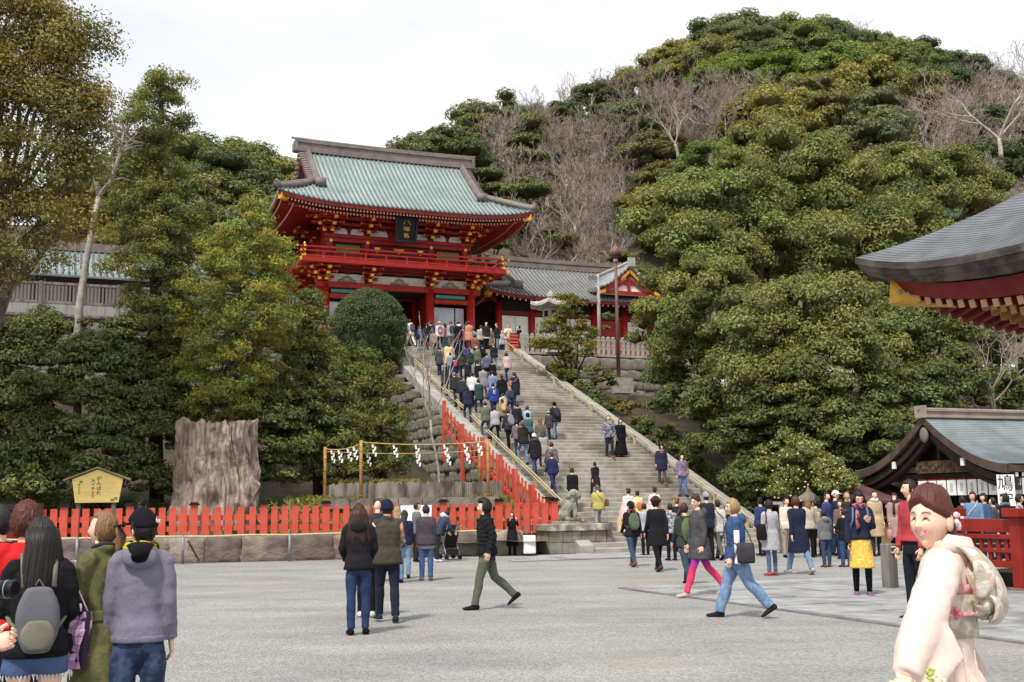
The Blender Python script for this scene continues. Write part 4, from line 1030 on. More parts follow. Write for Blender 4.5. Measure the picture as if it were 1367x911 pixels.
for i, (dx, s_) in enumerate(((-.55, .24),)):
    tag(MB().ell((0, 0, .1), (.26, .16, .13), 14, 9, bump=.5, seed=4).build('cloth_bag', M_WHITE, None, True, pd.location + Vector((-.95, -.1, .95))), 'crumpled white cloth bag left on the pedestal corner', 'bag')

# ================================================================ upper terrace: stone fence, lantern, poles
uf = thing('stone_fence', 'pale stone post fence along the terrace edge right of the stair top', 'fence', wor(W_ST + .75, L_ST - .1, H_ST), A)
pm_ = MB().box(-.085, .085, -.085, .085, 0, 1.0); pm_.loft([[Vector((-.085, -.085, 1.0)), Vector((.085, -.085, 1.0)), Vector((.085, .085, 1.0)), Vector((-.085, .085, 1.0))], [Vector((-.03, -.03, 1.08)), Vector((.03, -.03, 1.08)), Vector((.03, .03, 1.08)), Vector((-.03, .03, 1.08))]]); pm_ = pm_.mesh('post', M_STONEL)
for i in range(30): link('post', pm_, uf, (i * .32, 0, 0))
for z in (.3, .78): MB().box(0, 29 * .32, -.04, .04, z, z + .12).build('rail', M_STONEL, uf)
MB().box(-.1, 29.4 * .32, -.16, .16, -.12, 0).build('kerb', M_STONEL, uf)
rbp = thing('red_barrier', 'red board barrier behind the stone fence on the upper terrace', 'barrier', wor(W_ST + 4.4, L_ST + .5, H_ST), A)
for i in range(5): MB().box(i * 1.15, i * 1.15 + 1.1, -.04, .04, 0, .95).build('board', M_REDF, rbp)
lp = at(736, 455, 64.5); sl2 = thing('stone_lantern', 'large whitish stone lantern with sweeping roof on the upper terrace', 'lantern', Vector((lp.x, lp.y, H_ST)), A)
def prism(r0, r1, z0, z1, n=6, rot=0.0): return [[Vector((r * math.cos(2 * math.pi * k / n + rot), r * math.sin(2 * math.pi * k / n + rot), z)) for k in range(n)] for r, z in ((r0, z0), (r1, z1))]
for nm, rings in (('base', prism(.95, .85, 0, .35) + prism(.7, .6, .35, .6)), ('shaft', prism(.42, .36, .6, 1.55)), ('platform', prism(.4, .72, 1.55, 1.8) + prism(.72, .72, 1.8, 1.92)), ('fire_box', prism(.52, .52, 1.92, 2.62)), ('finial', [[Vector((r * math.cos(k * .785), r * math.sin(k * .785), z)) for k in range(8)] for r, z in ((.16, 3.2), (.24, 3.34), (.2, 3.5), (.02, 3.72))])):
    MB().loft(rings).build(nm, M_STONEL, sl2)
rf2 = MB(); n = 24; rings = []
for (r, z, lf_) in ((.5, 2.62, 0), (1.15, 2.68, .16), (1.12, 2.82, .16), (.7, 3.0, .03), (.3, 3.2, 0)):
    rings.append([Vector(((r * (1 + .12 * abs(math.cos(3 * (2 * math.pi * k / n))) ** 4 * (lf_ > .1))) * math.cos(2 * math.pi * k / n), (r * (1 + .12 * abs(math.cos(3 * (2 * math.pi * k / n))) ** 4 * (lf_ > .1))) * math.sin(2 * math.pi * k / n), z + lf_ * abs(math.cos(3 * (2 * math.pi * k / n))) ** 6)) for k in range(n)])
rf2.loft(rings).build('lantern_roof', M_STONEL, sl2)
for k in range(6):
    a = 2 * math.pi * (k + .5) / 6; MB().cbox((.452 * math.cos(a), .452 * math.sin(a), 2.28), (.02, .26, .34), Matrix.Rotation(a, 3, 'Z')).build('window', M_DARK, sl2)
lpp = at(826, 506, 60.3); lmp = thing('lamp_post', 'tall reddish-brown lamp post with domed head on a concrete block', 'lamp post', lpp); lh = at(822, 335, 60.3).z - lpp.z
M_POST = mat('red_brown_post_paint', S(128, 92, 88), S(108, 76, 74), 2, .5)
MB().tube([(0, 0, 0), (0, 0, lh - .4)], [.11, .075], 12).build('pole', M_POST, lmp, True); MB().tube([(0, 0, lh - .5), (0, 0, lh - .3), (0, 0, lh - .28), (0, 0, lh + .02), (0, 0, lh + .16), (0, 0, lh + .3)], [.10, .24, .36, .32, .16, .03], 14).build('lamp_head', M_POST, lmp, True)
MB().tube([(0, 0, lh - .62), (0, 0, lh - .45)], .12, 10).build('lamp_glass', M_PLASTER, lmp, True)
tag(MB().box(-.5, .5, -.35, .35, -.8, .02).build('concrete_block', M_STONEL, None, False, lpp + Vector((.15, -.05, 0)), A), 'pale concrete block carrying the brown lamp post', 'block')
upl = at(800, 442, 66.5); upo = thing('utility_pole', 'thin pale pole with small fittings behind the stone fence', 'pole', Vector((upl.x, upl.y, H_ST)), A)
uh = at(798, 366, 66.5).z - H_ST; MB().tube([(0, 0, 0), (0, 0, uh)], [.12, .09], 10).build('shaft', M_STONEL, upo, True)
for z in (.95, .8, .68): MB().cbox((-.25, 0, uh * z), (.7, .12, .2)).build('fitting', M_STEEL, upo)
# red lacquer stand at the stair top
rs = at(686, 470, 63.0); rst = thing('red_stand', 'stack of red lacquer trays on a stand at the stair top', 'stand', Vector((rs.x, rs.y, H_ST)), A, None, .62)
for k in range(5): MB().box(-.36, .36, -.25, .25, .08 + k * .3, .28 + k * .3).build('tray', M_REDF, rst); MB().box(-.3, .3, -.2, .2, .28 + k * .3, .38 + k * .3).build('riser', M_BLACK, rst)

# ================================================================ right side: balustrade, bamboo barrier, stub post
q = ground(1366, 790); qu, qv, _ = loc_uv(q)
rbal = thing('red_balustrade', 'dark red balustrade with slotted panels at the edge of the pavilion', 'balustrade', q, A)
def rb_part(n_, x0, x1, y0, y1, z0, z1, m=M_REDF): return bevel(MB().box(x0, x1, y0, y1, z0, z1).build(n_, M_RB, rbal), .008, 1)
M_RB = mat('dark_vermilion_balustrade', S(150, 40, 32), S(128, 32, 26), 2, .5, .1, 20)
for v_ in (0, 1.6):
    rb_part('post', -.11, .11, v_ - .11, v_ + .11, 0, 1.30); rb_part('post_cap', -.19, .19, v_ - .19, v_ + .19, 1.30, 1.45)
    MB().box(-.2, .2, v_ - .2, v_ + .2, 0, .06).build('foot_stone', M_STONE, rbal)
for v_ in (0,):
    rb_part('rail', -.05, .05, v_ + .12, v_ + 1.48, 1.02, 1.26); rb_part('rail', -.07, .07, v_ + .12, v_ + 1.48, .90, .985); rb_part('rail', -.06, .06, v_ + .12, v_ + 1.48, .66, .72); rb_part('rail', -.07, .07, v_ + .12, v_ + 1.48, .40, .52)
    for k in range(6): rb_part('baluster', -.03, .03, v_ + .25 + k * .2, v_ + .33 + k * .2, .522, .898)
fl = MB(); fl.box(.4, 6, -2, 1.7, .0, .28); fl.build('pavilion_floor', M_WOODB, rbal)
sp = ground(1189, 786); bb = thing('bamboo_cordon', 'short weathered post carrying two thin bamboo rails across to the balustrade', 'barrier', sp, A)
bevel(MB().box(-.11, .11, -.11, .11, 0, .82).build('post', M_WOODG, bb), .015, 1)
for z in (.66, .76): MB().tube([(-.05, -.13, z), (1.7, -.35, z + .02), (4.2, -.6, z)], .016, 8).build('rail', M_BAMBOO, bb, True)
# small stone lantern and white gate rail behind the visitors
def small_lantern(px, py, Y, s_, label):
    g_ = at(px, py, Y); t_ = thing('garden_lantern', label, 'lantern', Vector((g_.x, g_.y, 0)), .3, scale=s_)
    for nm, rr_ in (('base', prism(.36, .3, 0, .3)), ('shaft', prism(.16, .14, .3, 1.05)), ('fire_box', prism(.2, .3, 1.05, 1.2) + prism(.24, .24, 1.2, 1.52)), ('lantern_roof', prism(.44, .40, 1.52, 1.6) + prism(.36, .1, 1.66, 1.82)), ('finial', prism(.09, .02, 1.82, 2.0))): MB().loft(rr_).build(nm, M_STONE, t_)
small_lantern(1079, 660, 40.5, 1.06, 'small grey stone lantern at the foot of the flowering shrub')
wg = at(1031, 668, 38.5); wgt = thing('white_gate_rail', 'small white post and rail behind the grey-coated woman', 'rail', Vector((wg.x, wg.y, 0)), A)
MB().box(-.3, .5, -.04, .04, 1.5, 1.6).build('rail', M_STONEL, wgt); MB().box(.28, .4, -.05, .05, 0, 1.5).build('post', M_STONEL, wgt)
tk = at(1055, 715, 36.5); tkt = thing('plank_box', 'grey weathered plank box standing behind the navy-coated woman', 'box', Vector((tk.x, tk.y, 0)), A)
for k in range(4): MB().box(-.3 + k * .15, -.156 + k * .15, -.2, .2, 0, .85).build('plank', M_WOODG, tkt)

# ================================================================ stroller and suitcases
sp = ground(601, 746.5); sr = thing('stroller', 'folding baby stroller with black seat and dark grey hood', 'stroller', sp, R(200))
M_CLB = mat('black_cloth', S(34, 34, 38), S(26, 26, 30), 20, .9); M_CLG = mat('charcoal_cloth', S(84, 82, 88), S(70, 68, 74), 20, .9); M_ALU = mat('alloy_tube', S(170, 170, 174), None, rough=.35, metal=.7)
wm = MB(); wm.tube([(-.02, 0, 0), (.02, 0, 0)], .075, 14); wm = wm.mesh('wheel', M_CLB)
for x in (-.21, .21):
    for y in (-.36, .32):
        for d in (-.03, .03): link('wheel', wm, sr, (x + d, y, .075))
fr = MB()
for x in (-.21, .21):
    fr.tube([(x, -.36, .08), (x, .1, .62), (x, .42, 1.02)], .014, 7); fr.tube([(x, .32, .08), (x, -.05, .5)], .014, 7); fr.tube([(x, .42, 1.02), (x, .52, 1.0)], .018, 7)
fr.tube([(-.21, .1, .62), (.21, .1, .62)], .012, 6); fr.tube([(-.21, -.36, .1), (.21, -.36, .1)], .012, 6); fr.build('frame', M_ALU, sr, True)
MB().loft([[Vector((x, y, z)) for y, z in ((-.3, .36), (.02, .34), (.24, .82), (.18, .84), (-.02, .42), (-.3, .42))] for x in (-.19, .19)]).build('seat', M_CLB, sr)
hd = MB(); hd.grid([[(x, .22 - .46 * math.sin(a) * .9, .72 + .34 * math.cos(a)) for x in (-.22, -.1, .1, .22)] for a in [R(-25 + 20 * k) for k in range(7)]]); o_ = hd.build('hood', M_CLG, sr, True); o_.modifiers.new('t', 'SOLIDIFY').thickness = .01
MB().box(-.18, .18, -.02, .3, .14, .3).build('basket', M_CLB, sr)
for px, py, h, rz_, lab in ((707, 741.5, .58, .2, 'white hard suitcase with its handle pulled up by the low wall'), (718.5, 737.8, .52, -.3, 'white ribbed suitcase standing closest to the pedestal')):
    s_ = thing('suitcase', lab, 'suitcase', ground(px, py), rz_, 'white suitcases by the pedestal')
    bevel(MB().box(-.19 if h > .55 else -.21, .19 if h > .55 else .21, -.12, .12, .05, .05 + h).build('shell', M_WHITE, s_), .03, 2)
    rib_ = MB()
    for k in range(4): rib_.box(-.14 + k * .08, -.12 + k * .08, -.126, .126, .1, h)
    rib_.build('ribs', M_PLASTER, s_)
    for x in (-.13, .13):
        for y in (-.08, .08): MB().tube([(x - .012, y, .028), (x + .012, y, .028)], .028, 8).build('wheel', M_CLB, s_)
    hh = h + (.42 if h > .55 else .1)
    MB().tube([(-.08, .05, h), (-.08, .05, hh), (.08, .05, hh), (.08, .05, h)], .01, 6).build('handle', M_STEEL, s_)
# ================================================================ foliage
def foliage_mat(name, col, trans=.28, rough=.6, yellow=1.15):
    m = bpy.data.materials.new(name); m.use_nodes = True; t = m.node_tree; n = t.nodes; b = n['Principled BSDF']; l = t.links.new
    a = n.new('ShaderNodeAttribute'); a.attribute_name = 'tint'
    x = n.new('ShaderNodeMixRGB'); x.blend_type = 'MULTIPLY'; x.inputs['Fac'].default_value = 1; x.inputs['Color1'].default_value = col
    l(a.outputs['Color'], x.inputs['Color2']); l(x.outputs['Color'], b.inputs['Base Color']); b.inputs['Roughness'].default_value = rough; b.inputs['Specular IOR Level'].default_value = .25
    tr = n.new('ShaderNodeBsdfTranslucent'); y = n.new('ShaderNodeMixRGB'); y.blend_type = 'MULTIPLY'; y.inputs['Fac'].default_value = 1; y.inputs['Color2'].default_value = (yellow, 1.1, .6, 1)
    l(x.outputs['Color'], y.inputs['Color1']); l(y.outputs['Color'], tr.inputs['Color'])
    ms = n.new('ShaderNodeMixShader'); ms.inputs['Fac'].default_value = trans; l(b.outputs[0], ms.inputs[1]); l(tr.outputs[0], ms.inputs[2]); l(ms.outputs[0], n['Material Output'].inputs['Surface'])
    return m
F_CAMPHOR = foliage_mat('camphor_leaf', (.222, .244, .078, 1)); F_DARK = foliage_mat('dark_evergreen_leaf', (.150, .180, .060, 1)); F_OLIVE = foliage_mat('olive_bronze_leaf', (.240, .212, .062, 1))
F_CYPRESS = foliage_mat('golden_cypress_spray', (.262, .280, .062, 1)); F_CONIFER = foliage_mat('green_conifer_spray', (.195, .212, .062, 1)); F_HEDGE = foliage_mat('clipped_shrub_leaf', (.115, .150, .065, 1))
F_HILL = foliage_mat('hill_evergreen_leaf', (.195, .220, .070, 1)); F_HILLD = foliage_mat('dark_hill_leaf', (.125, .155, .060, 1)); F_HILLB = foliage_mat('bright_hill_leaf', (.17, .23, .035, 1)); F_HILLY = foliage_mat('olive_hill_leaf', (.245, .230, .075, 1))
F_CAMELLIA = foliage_mat('camellia_leaf', (.22, .25, .075, 1)); F_PINE = foliage_mat('yellow_pine_needle', (.19, .19, .045, 1))
F_GRASS = foliage_mat('grass_blade', (.30, .27, .10, 1))

def leaf_arrays(c, nrm, size, width=.45, bend=.25, g=rng):
    n = len(c); r_ = g.normal(size=(n, 3)); t = r_ - nrm * np.sum(r_ * nrm, 1, keepdims=True); t /= np.linalg.norm(t, axis=1, keepdims=True) + 1e-9
    b = np.cross(nrm, t); s = size[:, None]
    v = np.stack([c - t * s * .5, c + b * s * .5 * width + nrm * s * bend * .3, c + t * s * .5 - nrm * s * bend * .3, c - b * s * .5 * width + nrm * s * bend * .3], 1)
    return v.reshape(-1, 3)
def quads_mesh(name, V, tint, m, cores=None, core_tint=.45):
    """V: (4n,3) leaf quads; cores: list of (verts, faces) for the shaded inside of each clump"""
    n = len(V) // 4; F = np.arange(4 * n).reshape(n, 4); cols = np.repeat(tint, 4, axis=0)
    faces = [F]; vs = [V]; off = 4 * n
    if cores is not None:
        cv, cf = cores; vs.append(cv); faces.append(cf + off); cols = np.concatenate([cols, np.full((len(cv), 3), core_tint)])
    VV = np.concatenate(vs).astype(np.float32); FF = np.concatenate(faces).astype(np.int32)
    me = bpy.data.meshes.new(name); me.vertices.add(len(VV)); me.vertices.foreach_set('co', VV.ravel())
    me.loops.add(FF.size); me.loops.foreach_set('vertex_index', FF.ravel()); me.polygons.add(len(FF))
    me.polygons.foreach_set('loop_start', np.arange(0, FF.size, 4, dtype=np.int32)); me.polygons.foreach_set('loop_total', np.full(len(FF), 4, np.int32))
    a = me.attributes.new('tint', 'FLOAT_COLOR', 'POINT'); a.data.foreach_set('color', np.concatenate([cols, np.ones((len(cols), 1))], 1).astype(np.float32).ravel())
    me.materials.append(m); me.update(); me.validate(); return me
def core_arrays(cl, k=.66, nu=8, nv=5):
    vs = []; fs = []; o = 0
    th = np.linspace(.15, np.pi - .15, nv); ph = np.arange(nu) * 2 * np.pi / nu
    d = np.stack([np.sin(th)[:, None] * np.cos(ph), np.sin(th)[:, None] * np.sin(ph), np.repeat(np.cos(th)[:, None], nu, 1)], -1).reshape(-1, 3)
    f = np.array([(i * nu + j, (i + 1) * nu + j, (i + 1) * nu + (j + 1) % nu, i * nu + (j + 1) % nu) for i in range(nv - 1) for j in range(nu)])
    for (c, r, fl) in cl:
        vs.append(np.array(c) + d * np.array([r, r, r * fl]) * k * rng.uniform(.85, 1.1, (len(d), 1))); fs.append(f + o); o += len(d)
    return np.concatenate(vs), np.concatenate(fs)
def clump_leaves(cl, n, size, up=.45, rnd=.55, shell=(.72, 1.06), lowcut=-.45, tvar=.28, width=.45, bend=.25, hue=.12, droop=0.0):
    C_, N_, S_, T_ = [], [], [], []
    for (c, r, fl) in cl:
        k = max(6, int(n * r * r)); d = rng.normal(size=(k * 2, 3)); d /= np.linalg.norm(d, axis=1, keepdims=True); d = d[d[:, 2] > lowcut][:k]; k = len(d)
        rr = r * rng.uniform(shell[0], shell[1], (k, 1)) * (1 + .13 * np.sin(d[:, :1] * 7 + c[0] * 3) * np.cos(d[:, 1:2] * 6 + c[2]))
        C_.append(np.array(c) + d * rr * np.array([1, 1, fl]))
        nn = d * np.array([1, 1, 1 / fl]); nn /= np.linalg.norm(nn, axis=1, keepdims=True); nn = nn + rng.normal(size=(k, 3)) * rnd + np.array([0, 0, up])
        N_.append(nn / np.linalg.norm(nn, axis=1, keepdims=True)); S_.append(size * rng.uniform(.65, 1.3, k))
        base = 1 + rng.uniform(-tvar, tvar); hu = rng.uniform(-hue, hue); tv = base * rng.uniform(.75, 1.25, (k, 1))
        T_.append(np.concatenate([tv * (1 + hu), tv, tv * (1 - hu * .6)], 1))
    return leaf_arrays(np.concatenate(C_), np.concatenate(N_), np.concatenate(S_), width, bend), np.concatenate(T_)
def lobes_to_clumps(lobes, cr, dens, flat=.78, back=.35):
    """clumps over the outside of each lobe; the far side is thinner"""
    out = []
    for (c, r) in lobes:
        c = np.array(c); k = max(3, int(dens * (r / cr) ** 2)); vdir = -c / np.linalg.norm(c)
        for i in range(k):
            for _ in range(20):
                d = rng.normal(size=3); d /= np.linalg.norm(d)
                if d[2] < -.55: continue
                if d[:2] @ vdir[:2] < -.2 and rng.random() > back: continue
                break
            rr = r * rng.uniform(.62, 1.0); q = c + d * rr * np.array([1, 1, .9])
            out.append((q, cr * rng.uniform(.7, 1.3), flat * rng.uniform(.85, 1.15)))
    return out
def limb(mb, a, b, r0, r1, wob=.15, n=6, sides=8):
    a, b = Vector(a), Vector(b); L = (b - a).length; pts = []
    for i in range(n + 1):
        t = i / n; p = a.lerp(b, t); w = wob * L * .3 * math.sin(math.pi * t); p = p + Vector((noise.noise(p * .9 + Vector((3, 0, 0))), noise.noise(p * .9 + Vector((0, 7, 0))), .3 * noise.noise(p + Vector((0, 0, 5))))) * w
        pts.append(p)
    mb.tube(pts, [lerp(r0, r1, i / n) for i in range(n + 1)], sides); return pts
def px_lobes(lst):
    out = []
    for (px, py, Y, rp) in lst:
        while px > 840 and loc_uv(at(px, py, Y))[0] - .8 * rp * Y / F_PX < W_ST + 1.0: Y += .2      # keep off the stairs
        out.append((tuple(at(px, py, Y)), rp * Y / F_PX))
    return out
def lobe_tree(name, label, lobes_px, base, cr, leaf, dens, nleaf, m, bark, tr=.4, group=None, flat=.78, forks=True, core=True, crown_name='crown', cat='tree', cores_k=.64, **kw):
    lobes = px_lobes(lobes_px); base = Vector(base)
    t = thing(name, label, cat, base, 0, group); b3 = np.array(base)
    cl = [(np.array(c) - b3, r, f) for (c, r, f) in lobes_to_clumps(lobes, cr, dens, flat)]
    V, T = clump_leaves(cl, nleaf, leaf, **kw)
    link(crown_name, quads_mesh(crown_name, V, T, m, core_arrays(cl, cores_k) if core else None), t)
    if tr:
        mb = MB(); cen = Vector(tuple(np.mean([c for c, r in lobes], 0))) - base; zl = min(c[2] - r for c, r in lobes) - base.z
        fork = Vector((cen.x * .5, cen.y * .5, max(zl * .6, cen.z * .4)))
        limb(mb, (0, 0, -.4), fork, tr * 1.3, tr, .2, 7, 10); mb.build('trunk', bark, t, True)
        if forks:
            for (c, r) in lobes:
                mb = MB(); limb(mb, fork, Vector(c) - base, tr * .6, tr * .15, .35, 7, 7); mb.build('limb', bark, t, True)
    return t
def uvz(u, v):  # ground height on the slopes either side of the stairs
    if u > W_ST: return max(0, min(max(0, min(v - 1.5, L_ST)) * SLOPE * .9 - .35, 8.1))
    return min(.55 + max(0, v - 8.5) * .40, 8.9)
def foot(px, Y, dz=0.0):
    p = at(px, 680, Y); u, v, z = loc_uv(p); return (p.x, p.y, max(0, uvz(u, v)) + dz)

# ---- right: camphor trees above the slope
lobe_tree('camphor_tree', 'broad rounded camphor tree rising highest behind the dark pavilion eave', [(1062, 222, 57, 62), (985, 262, 55, 70), (905, 292, 54, 62), (1115, 262, 57, 78), (1195, 262, 58, 72), (1262, 258, 60, 62), (1320, 268, 60, 40), (893, 335, 52, 40), (1000, 335, 53, 70), (1105, 345, 54, 72), (1185, 325, 55, 70), (935, 345, 52, 60)],
          foot(1035, 56, -.5), .85, .19, 2.6, 620, F_CAMPHOR, M_BARKD, .5, up=.35, hue=.13, tvar=.32)
lobe_tree('camphor_tree', 'dense camphor tree standing beside the stairs below the tallest one', [(885, 415, 47, 48), (955, 408, 46, 72), (1010, 455, 44, 72), (1075, 425, 45, 70), (1140, 440, 44, 68), (1090, 500, 43.5, 62), (930, 480, 45, 60), (1010, 520, 44, 55), (1165, 500, 44.5, 52), (870, 470, 47, 36)],
          foot(1010, 46, -.3), .70, .155, 2.7, 900, F_CAMPHOR, M_BARKD, .45, up=.35, hue=.13, tvar=.32)
lobe_tree('camphor_tree', 'rounded camphor crown at the right under the pavilion eave', [(1215, 440, 47, 55), (1262, 430, 47, 40), (1235, 480, 47, 40), (1200, 405, 48, 36)], foot(1230, 47, -.3), .68, .155, 2.8, 900, F_CAMPHOR, M_BARKD, .3, up=.35, hue=.13, tvar=.32)
EV = 'dark evergreens beneath the camphor trees'
for lab, L_, fx, Y in (('dark glossy evergreen closest to the stair parapet', [(915, 545, 46, 45), (965, 590, 45, 42), (890, 515, 47, 34), (1010, 640, 43.5, 40), (950, 540, 46, 40)], 905, 44),
                       ('dark glossy evergreen left of the flowering shrub', [(1010, 590, 43.5, 50), (1030, 640, 42, 45), (1030, 560, 44, 45), (1015, 675, 41.5, 30), (1060, 540, 44, 45)], 1000, 43),
                       ('dark glossy evergreen behind the flowering shrub', [(1090, 565, 43, 50), (1140, 590, 42.5, 55), (1120, 640, 42, 45), (1165, 550, 43.5, 45)], 1120, 43),
                       ('dark glossy evergreen between the booth gable and camphor', [(1205, 560, 44, 52), (1235, 530, 45, 50), (1190, 620, 43, 45), (1270, 510, 46, 45), (1150, 655, 42, 30)], 1210, 44.5)):
    lobe_tree('evergreen_tree', lab, L_, foot(fx, Y, -.3), .52, .17, 3.0, 760, F_DARK, M_BARKD, .2, EV, up=.5, flat=.62, forks=False)
for lab, L_ in (('olive-brown low shrub by the stair parapet above the descending couple', [(842, 545, 53, 14), (858, 560, 52, 14), (828, 540, 54, 10)]), ('low leafy shrub clinging to the rock below the concrete block', [(790, 528, 56, 13), (806, 540, 55, 13)]), ('mossy low shrub beneath the yellow pine', [(742, 500, 59, 13), (762, 506, 58, 13), (778, 514, 57.5, 10)]), ('dark low shrub along the parapet beside the navy-coated woman', [(885, 585, 49, 16), (905, 605, 48, 16), (930, 625, 46, 16), (868, 572, 50, 13)])):
    lobe_tree('low_shrub', lab, L_, foot(L_[0][0], L_[0][2]), .3, .15, 2.6, 700, F_OLIVE if 'olive' in lab else F_CONIFER if 'moss' in lab else F_DARK, M_BARKG, 0, 'low shrubs on the slope right of the stairs', cat='shrub', up=.4)
cm = lobe_tree('flowering_camellia', 'round yellow-green camellia bush dotted with pale pink flowers', [(1040, 625, 39.6, 34), (1085, 618, 39.6, 36), (1062, 604, 39.8, 30), (1112, 640, 39.4, 24), (1065, 652, 39.2, 40), (1020, 652, 39.4, 22)], foot(1065, 39.6), .34, .12, 3.0, 1500, F_CAMELLIA, M_BARKG, .1, None, cat='shrub', forks=False, up=.2)
fl = MB(); random.seed(14); cb3 = Vector(cm.location)
for i in range(60):
    px, py = random.uniform(1008, 1128), random.uniform(582, 685)
    if ((px - 1065) / 62) ** 2 + ((py - 632) / 50) ** 2 > 1: continue
    p = at(px, py, 39.6 - .95 * math.sqrt(max(0, 1 - ((px - 1065) / 66) ** 2 - ((py - 632) / 56) ** 2)) - .1) - cb3
    fl.ell(p, (.036, .036, .03), 6, 4)
tag(fl.build('blossoms', mat('pale_pink_petal', S(222, 196, 168), S(204, 164, 136), 9, .7), cm), kind='stuff')
lobe_tree('leafy_bush', 'small bright yellow-green bush behind the stone lantern', [(1098, 664, 41.5, 12), (1088, 672, 41.5, 10)], foot(1096, 41.5), .2, .12, 2.5, 900, F_HILLB, M_BARKG, 0, cat='shrub')

lobe_tree('evergreen_tree', 'dark evergreen behind the booth ridge at the right edge', [(1300, 470, 52, 46), (1345, 440, 54, 50), (1385, 480, 53, 55), (1320, 525, 50, 40), (1370, 530, 50, 40)], foot(1330, 52, -.3), .6, .19, 2.6, 560, F_DARK, M_BARKD, .2, EV, up=.5, flat=.62, forks=False)
# ---- left
LT = lobe_tree('tall_broadleaf_tree', 'huge olive-bronze tree filling the upper left corner of the sky', [(10, 20, 33, 62), (75, 92, 33, 60), (5, 130, 33, 75), (95, 150, 33, 48), (55, 215, 33, 62), (-30, 230, 33, 70), (10, 300, 33, 55), (60, 335, 34, 35), (-40, 60, 33, 70), (118, 190, 34, 30), (-50, 330, 33, 60), (45, 40, 33.5, 55), (20, 175, 34, 60), (65, 280, 34, 46), (105, 62, 33, 32), (30, 110, 32.5, 55), (100, 225, 33.5, 34), (70, 165, 32.5, 45), (40, 345, 33, 42), (0, 372, 33, 40), (90, 292, 33.2, 36), (60, 100, 33.4, 55)],
               (-20.5, 36.5, .5), .72, .125, 3.0, 820, F_OLIVE, M_BARKG, .26, core=False, up=.3, shell=(.2, 1.15), flat=.85, tvar=.32, hue=.15)
def conifer(name, label, base, Y, rows, cr, leaf, n, m, trunk_px, tr=.22, flat=.8, seed=1, **kw):
    """rows: (py, half width px, centre px, how many sprays)"""
    base = Vector(base); t = thing(name, label, 'tree', base); cl = []; random.seed(seed)
    mb = MB(); pts = [at(px, py, Y) - base for px, py in trunk_px]; mb.tube([Vector((0, 0, -.4))] + pts, [tr * 1.15] + [lerp(tr, tr * .3, i / max(1, len(pts) - 1)) for i in range(len(pts))], 9); mb.build('trunk', M_BARKD, t, True)
    br = MB()
    for (py, hw, cx, k) in rows:
        for i in range(k):
            a = 2 * math.pi * (i + random.random()) / k; r_ = hw * Y / F_PX * random.uniform(.35, 1.05)
            q = at(cx, py + random.uniform(-13, 13), Y) - base; c = q + Vector((math.cos(a) * r_, math.sin(a) * r_, -.12 * r_))
            cl.append((np.array(c), cr * random.uniform(.7, 1.25), flat))
            if random.random() < .5: br.tube([q + Vector((0, 0, .1)), q.lerp(c, .5) + Vector((0, 0, .15)), c], [.05, .035, .012], 4)
    tag(br.build('branches', M_BARKG, t), kind='stuff')
    V, T = clump_leaves(cl, n, leaf, **kw); link('crown', quads_mesh('crown', V, T, m), t); return t
conifer('tall_conifer', 'tall thin conifer with tufted top and long bare trunk', foot(212, 41), 41,
        [(112, 18, 212, 5), (122, 36, 214, 8), (138, 46, 212, 9), (156, 44, 208, 8), (172, 44, 204, 7), (188, 32, 200, 6), (206, 34, 198, 7), (226, 42, 202, 11), (250, 52, 205, 15), (276, 58, 205, 16), (300, 66, 215, 20), (322, 70, 215, 20), (345, 66, 205, 18), (370, 62, 220, 16), (395, 55, 225, 14), (420, 52, 225, 14), (445, 50, 225, 13)], .46, .15, 1150, F_CONIFER,
        [(206, 470), (208, 380), (210, 300), (213, 220), (216, 160), (214, 118)], .24, seed=5, up=.25, rnd=.6, shell=(.3, 1.1), tvar=.35, width=.32)
conifer('golden_cypress', 'yellow-green cypress with drooping sprays left of the gate', foot(318, 40.2), 40.2,
        [(285, 12, 335, 4), (300, 34, 338, 11), (318, 52, 330, 17), (338, 64, 328, 22), (360, 70, 325, 26), (385, 74, 322, 28), (410, 76, 318, 28), (435, 80, 315, 30), (460, 82, 308, 30), (485, 80, 302, 30), (510, 80, 300, 28), (535, 76, 296, 26), (558, 66, 296, 20)], .40, .15, 1300, F_CYPRESS,
        [(318, 560), (320, 450), (326, 360), (335, 290)], .2, seed=8, up=.1, rnd=.55, shell=(.25, 1.12), tvar=.3, width=.3, bend=.5, hue=.16)
conifer('green_cypress', 'soft deep-green conifer in front of the clipped round shrub', foot(425, 43), 43,
        [(405, 12, 412, 5), (422, 34, 410, 12), (445, 48, 412, 18), (470, 56, 418, 22), (495, 62, 425, 24), (520, 72, 435, 28), (548, 80, 445, 30), (575, 84, 450, 30), (600, 84, 450, 28), (622, 78, 448, 22)], .42, .15, 1200, F_CONIFER,
        [(425, 620), (415, 500), (412, 415)], .2, seed=9, up=.3, rnd=.55, shell=(.35, 1.08), tvar=.28, width=.34)
conifer('green_cypress', 'bushy green conifer touching the stair flank wall', foot(515, 43.5), 43.5,
        [(480, 10, 492, 4), (498, 22, 500, 8), (520, 34, 505, 12), (545, 42, 508, 16), (570, 46, 508, 16), (595, 44, 508, 14), (618, 40, 508, 12)], .38, .14, 1300, F_CONIFER, [(510, 610), (500, 500)], .14, seed=10, up=.3, rnd=.55, shell=(.35, 1.08), tvar=.28, width=.34)
EL = 'dark evergreens behind the fence on the left'
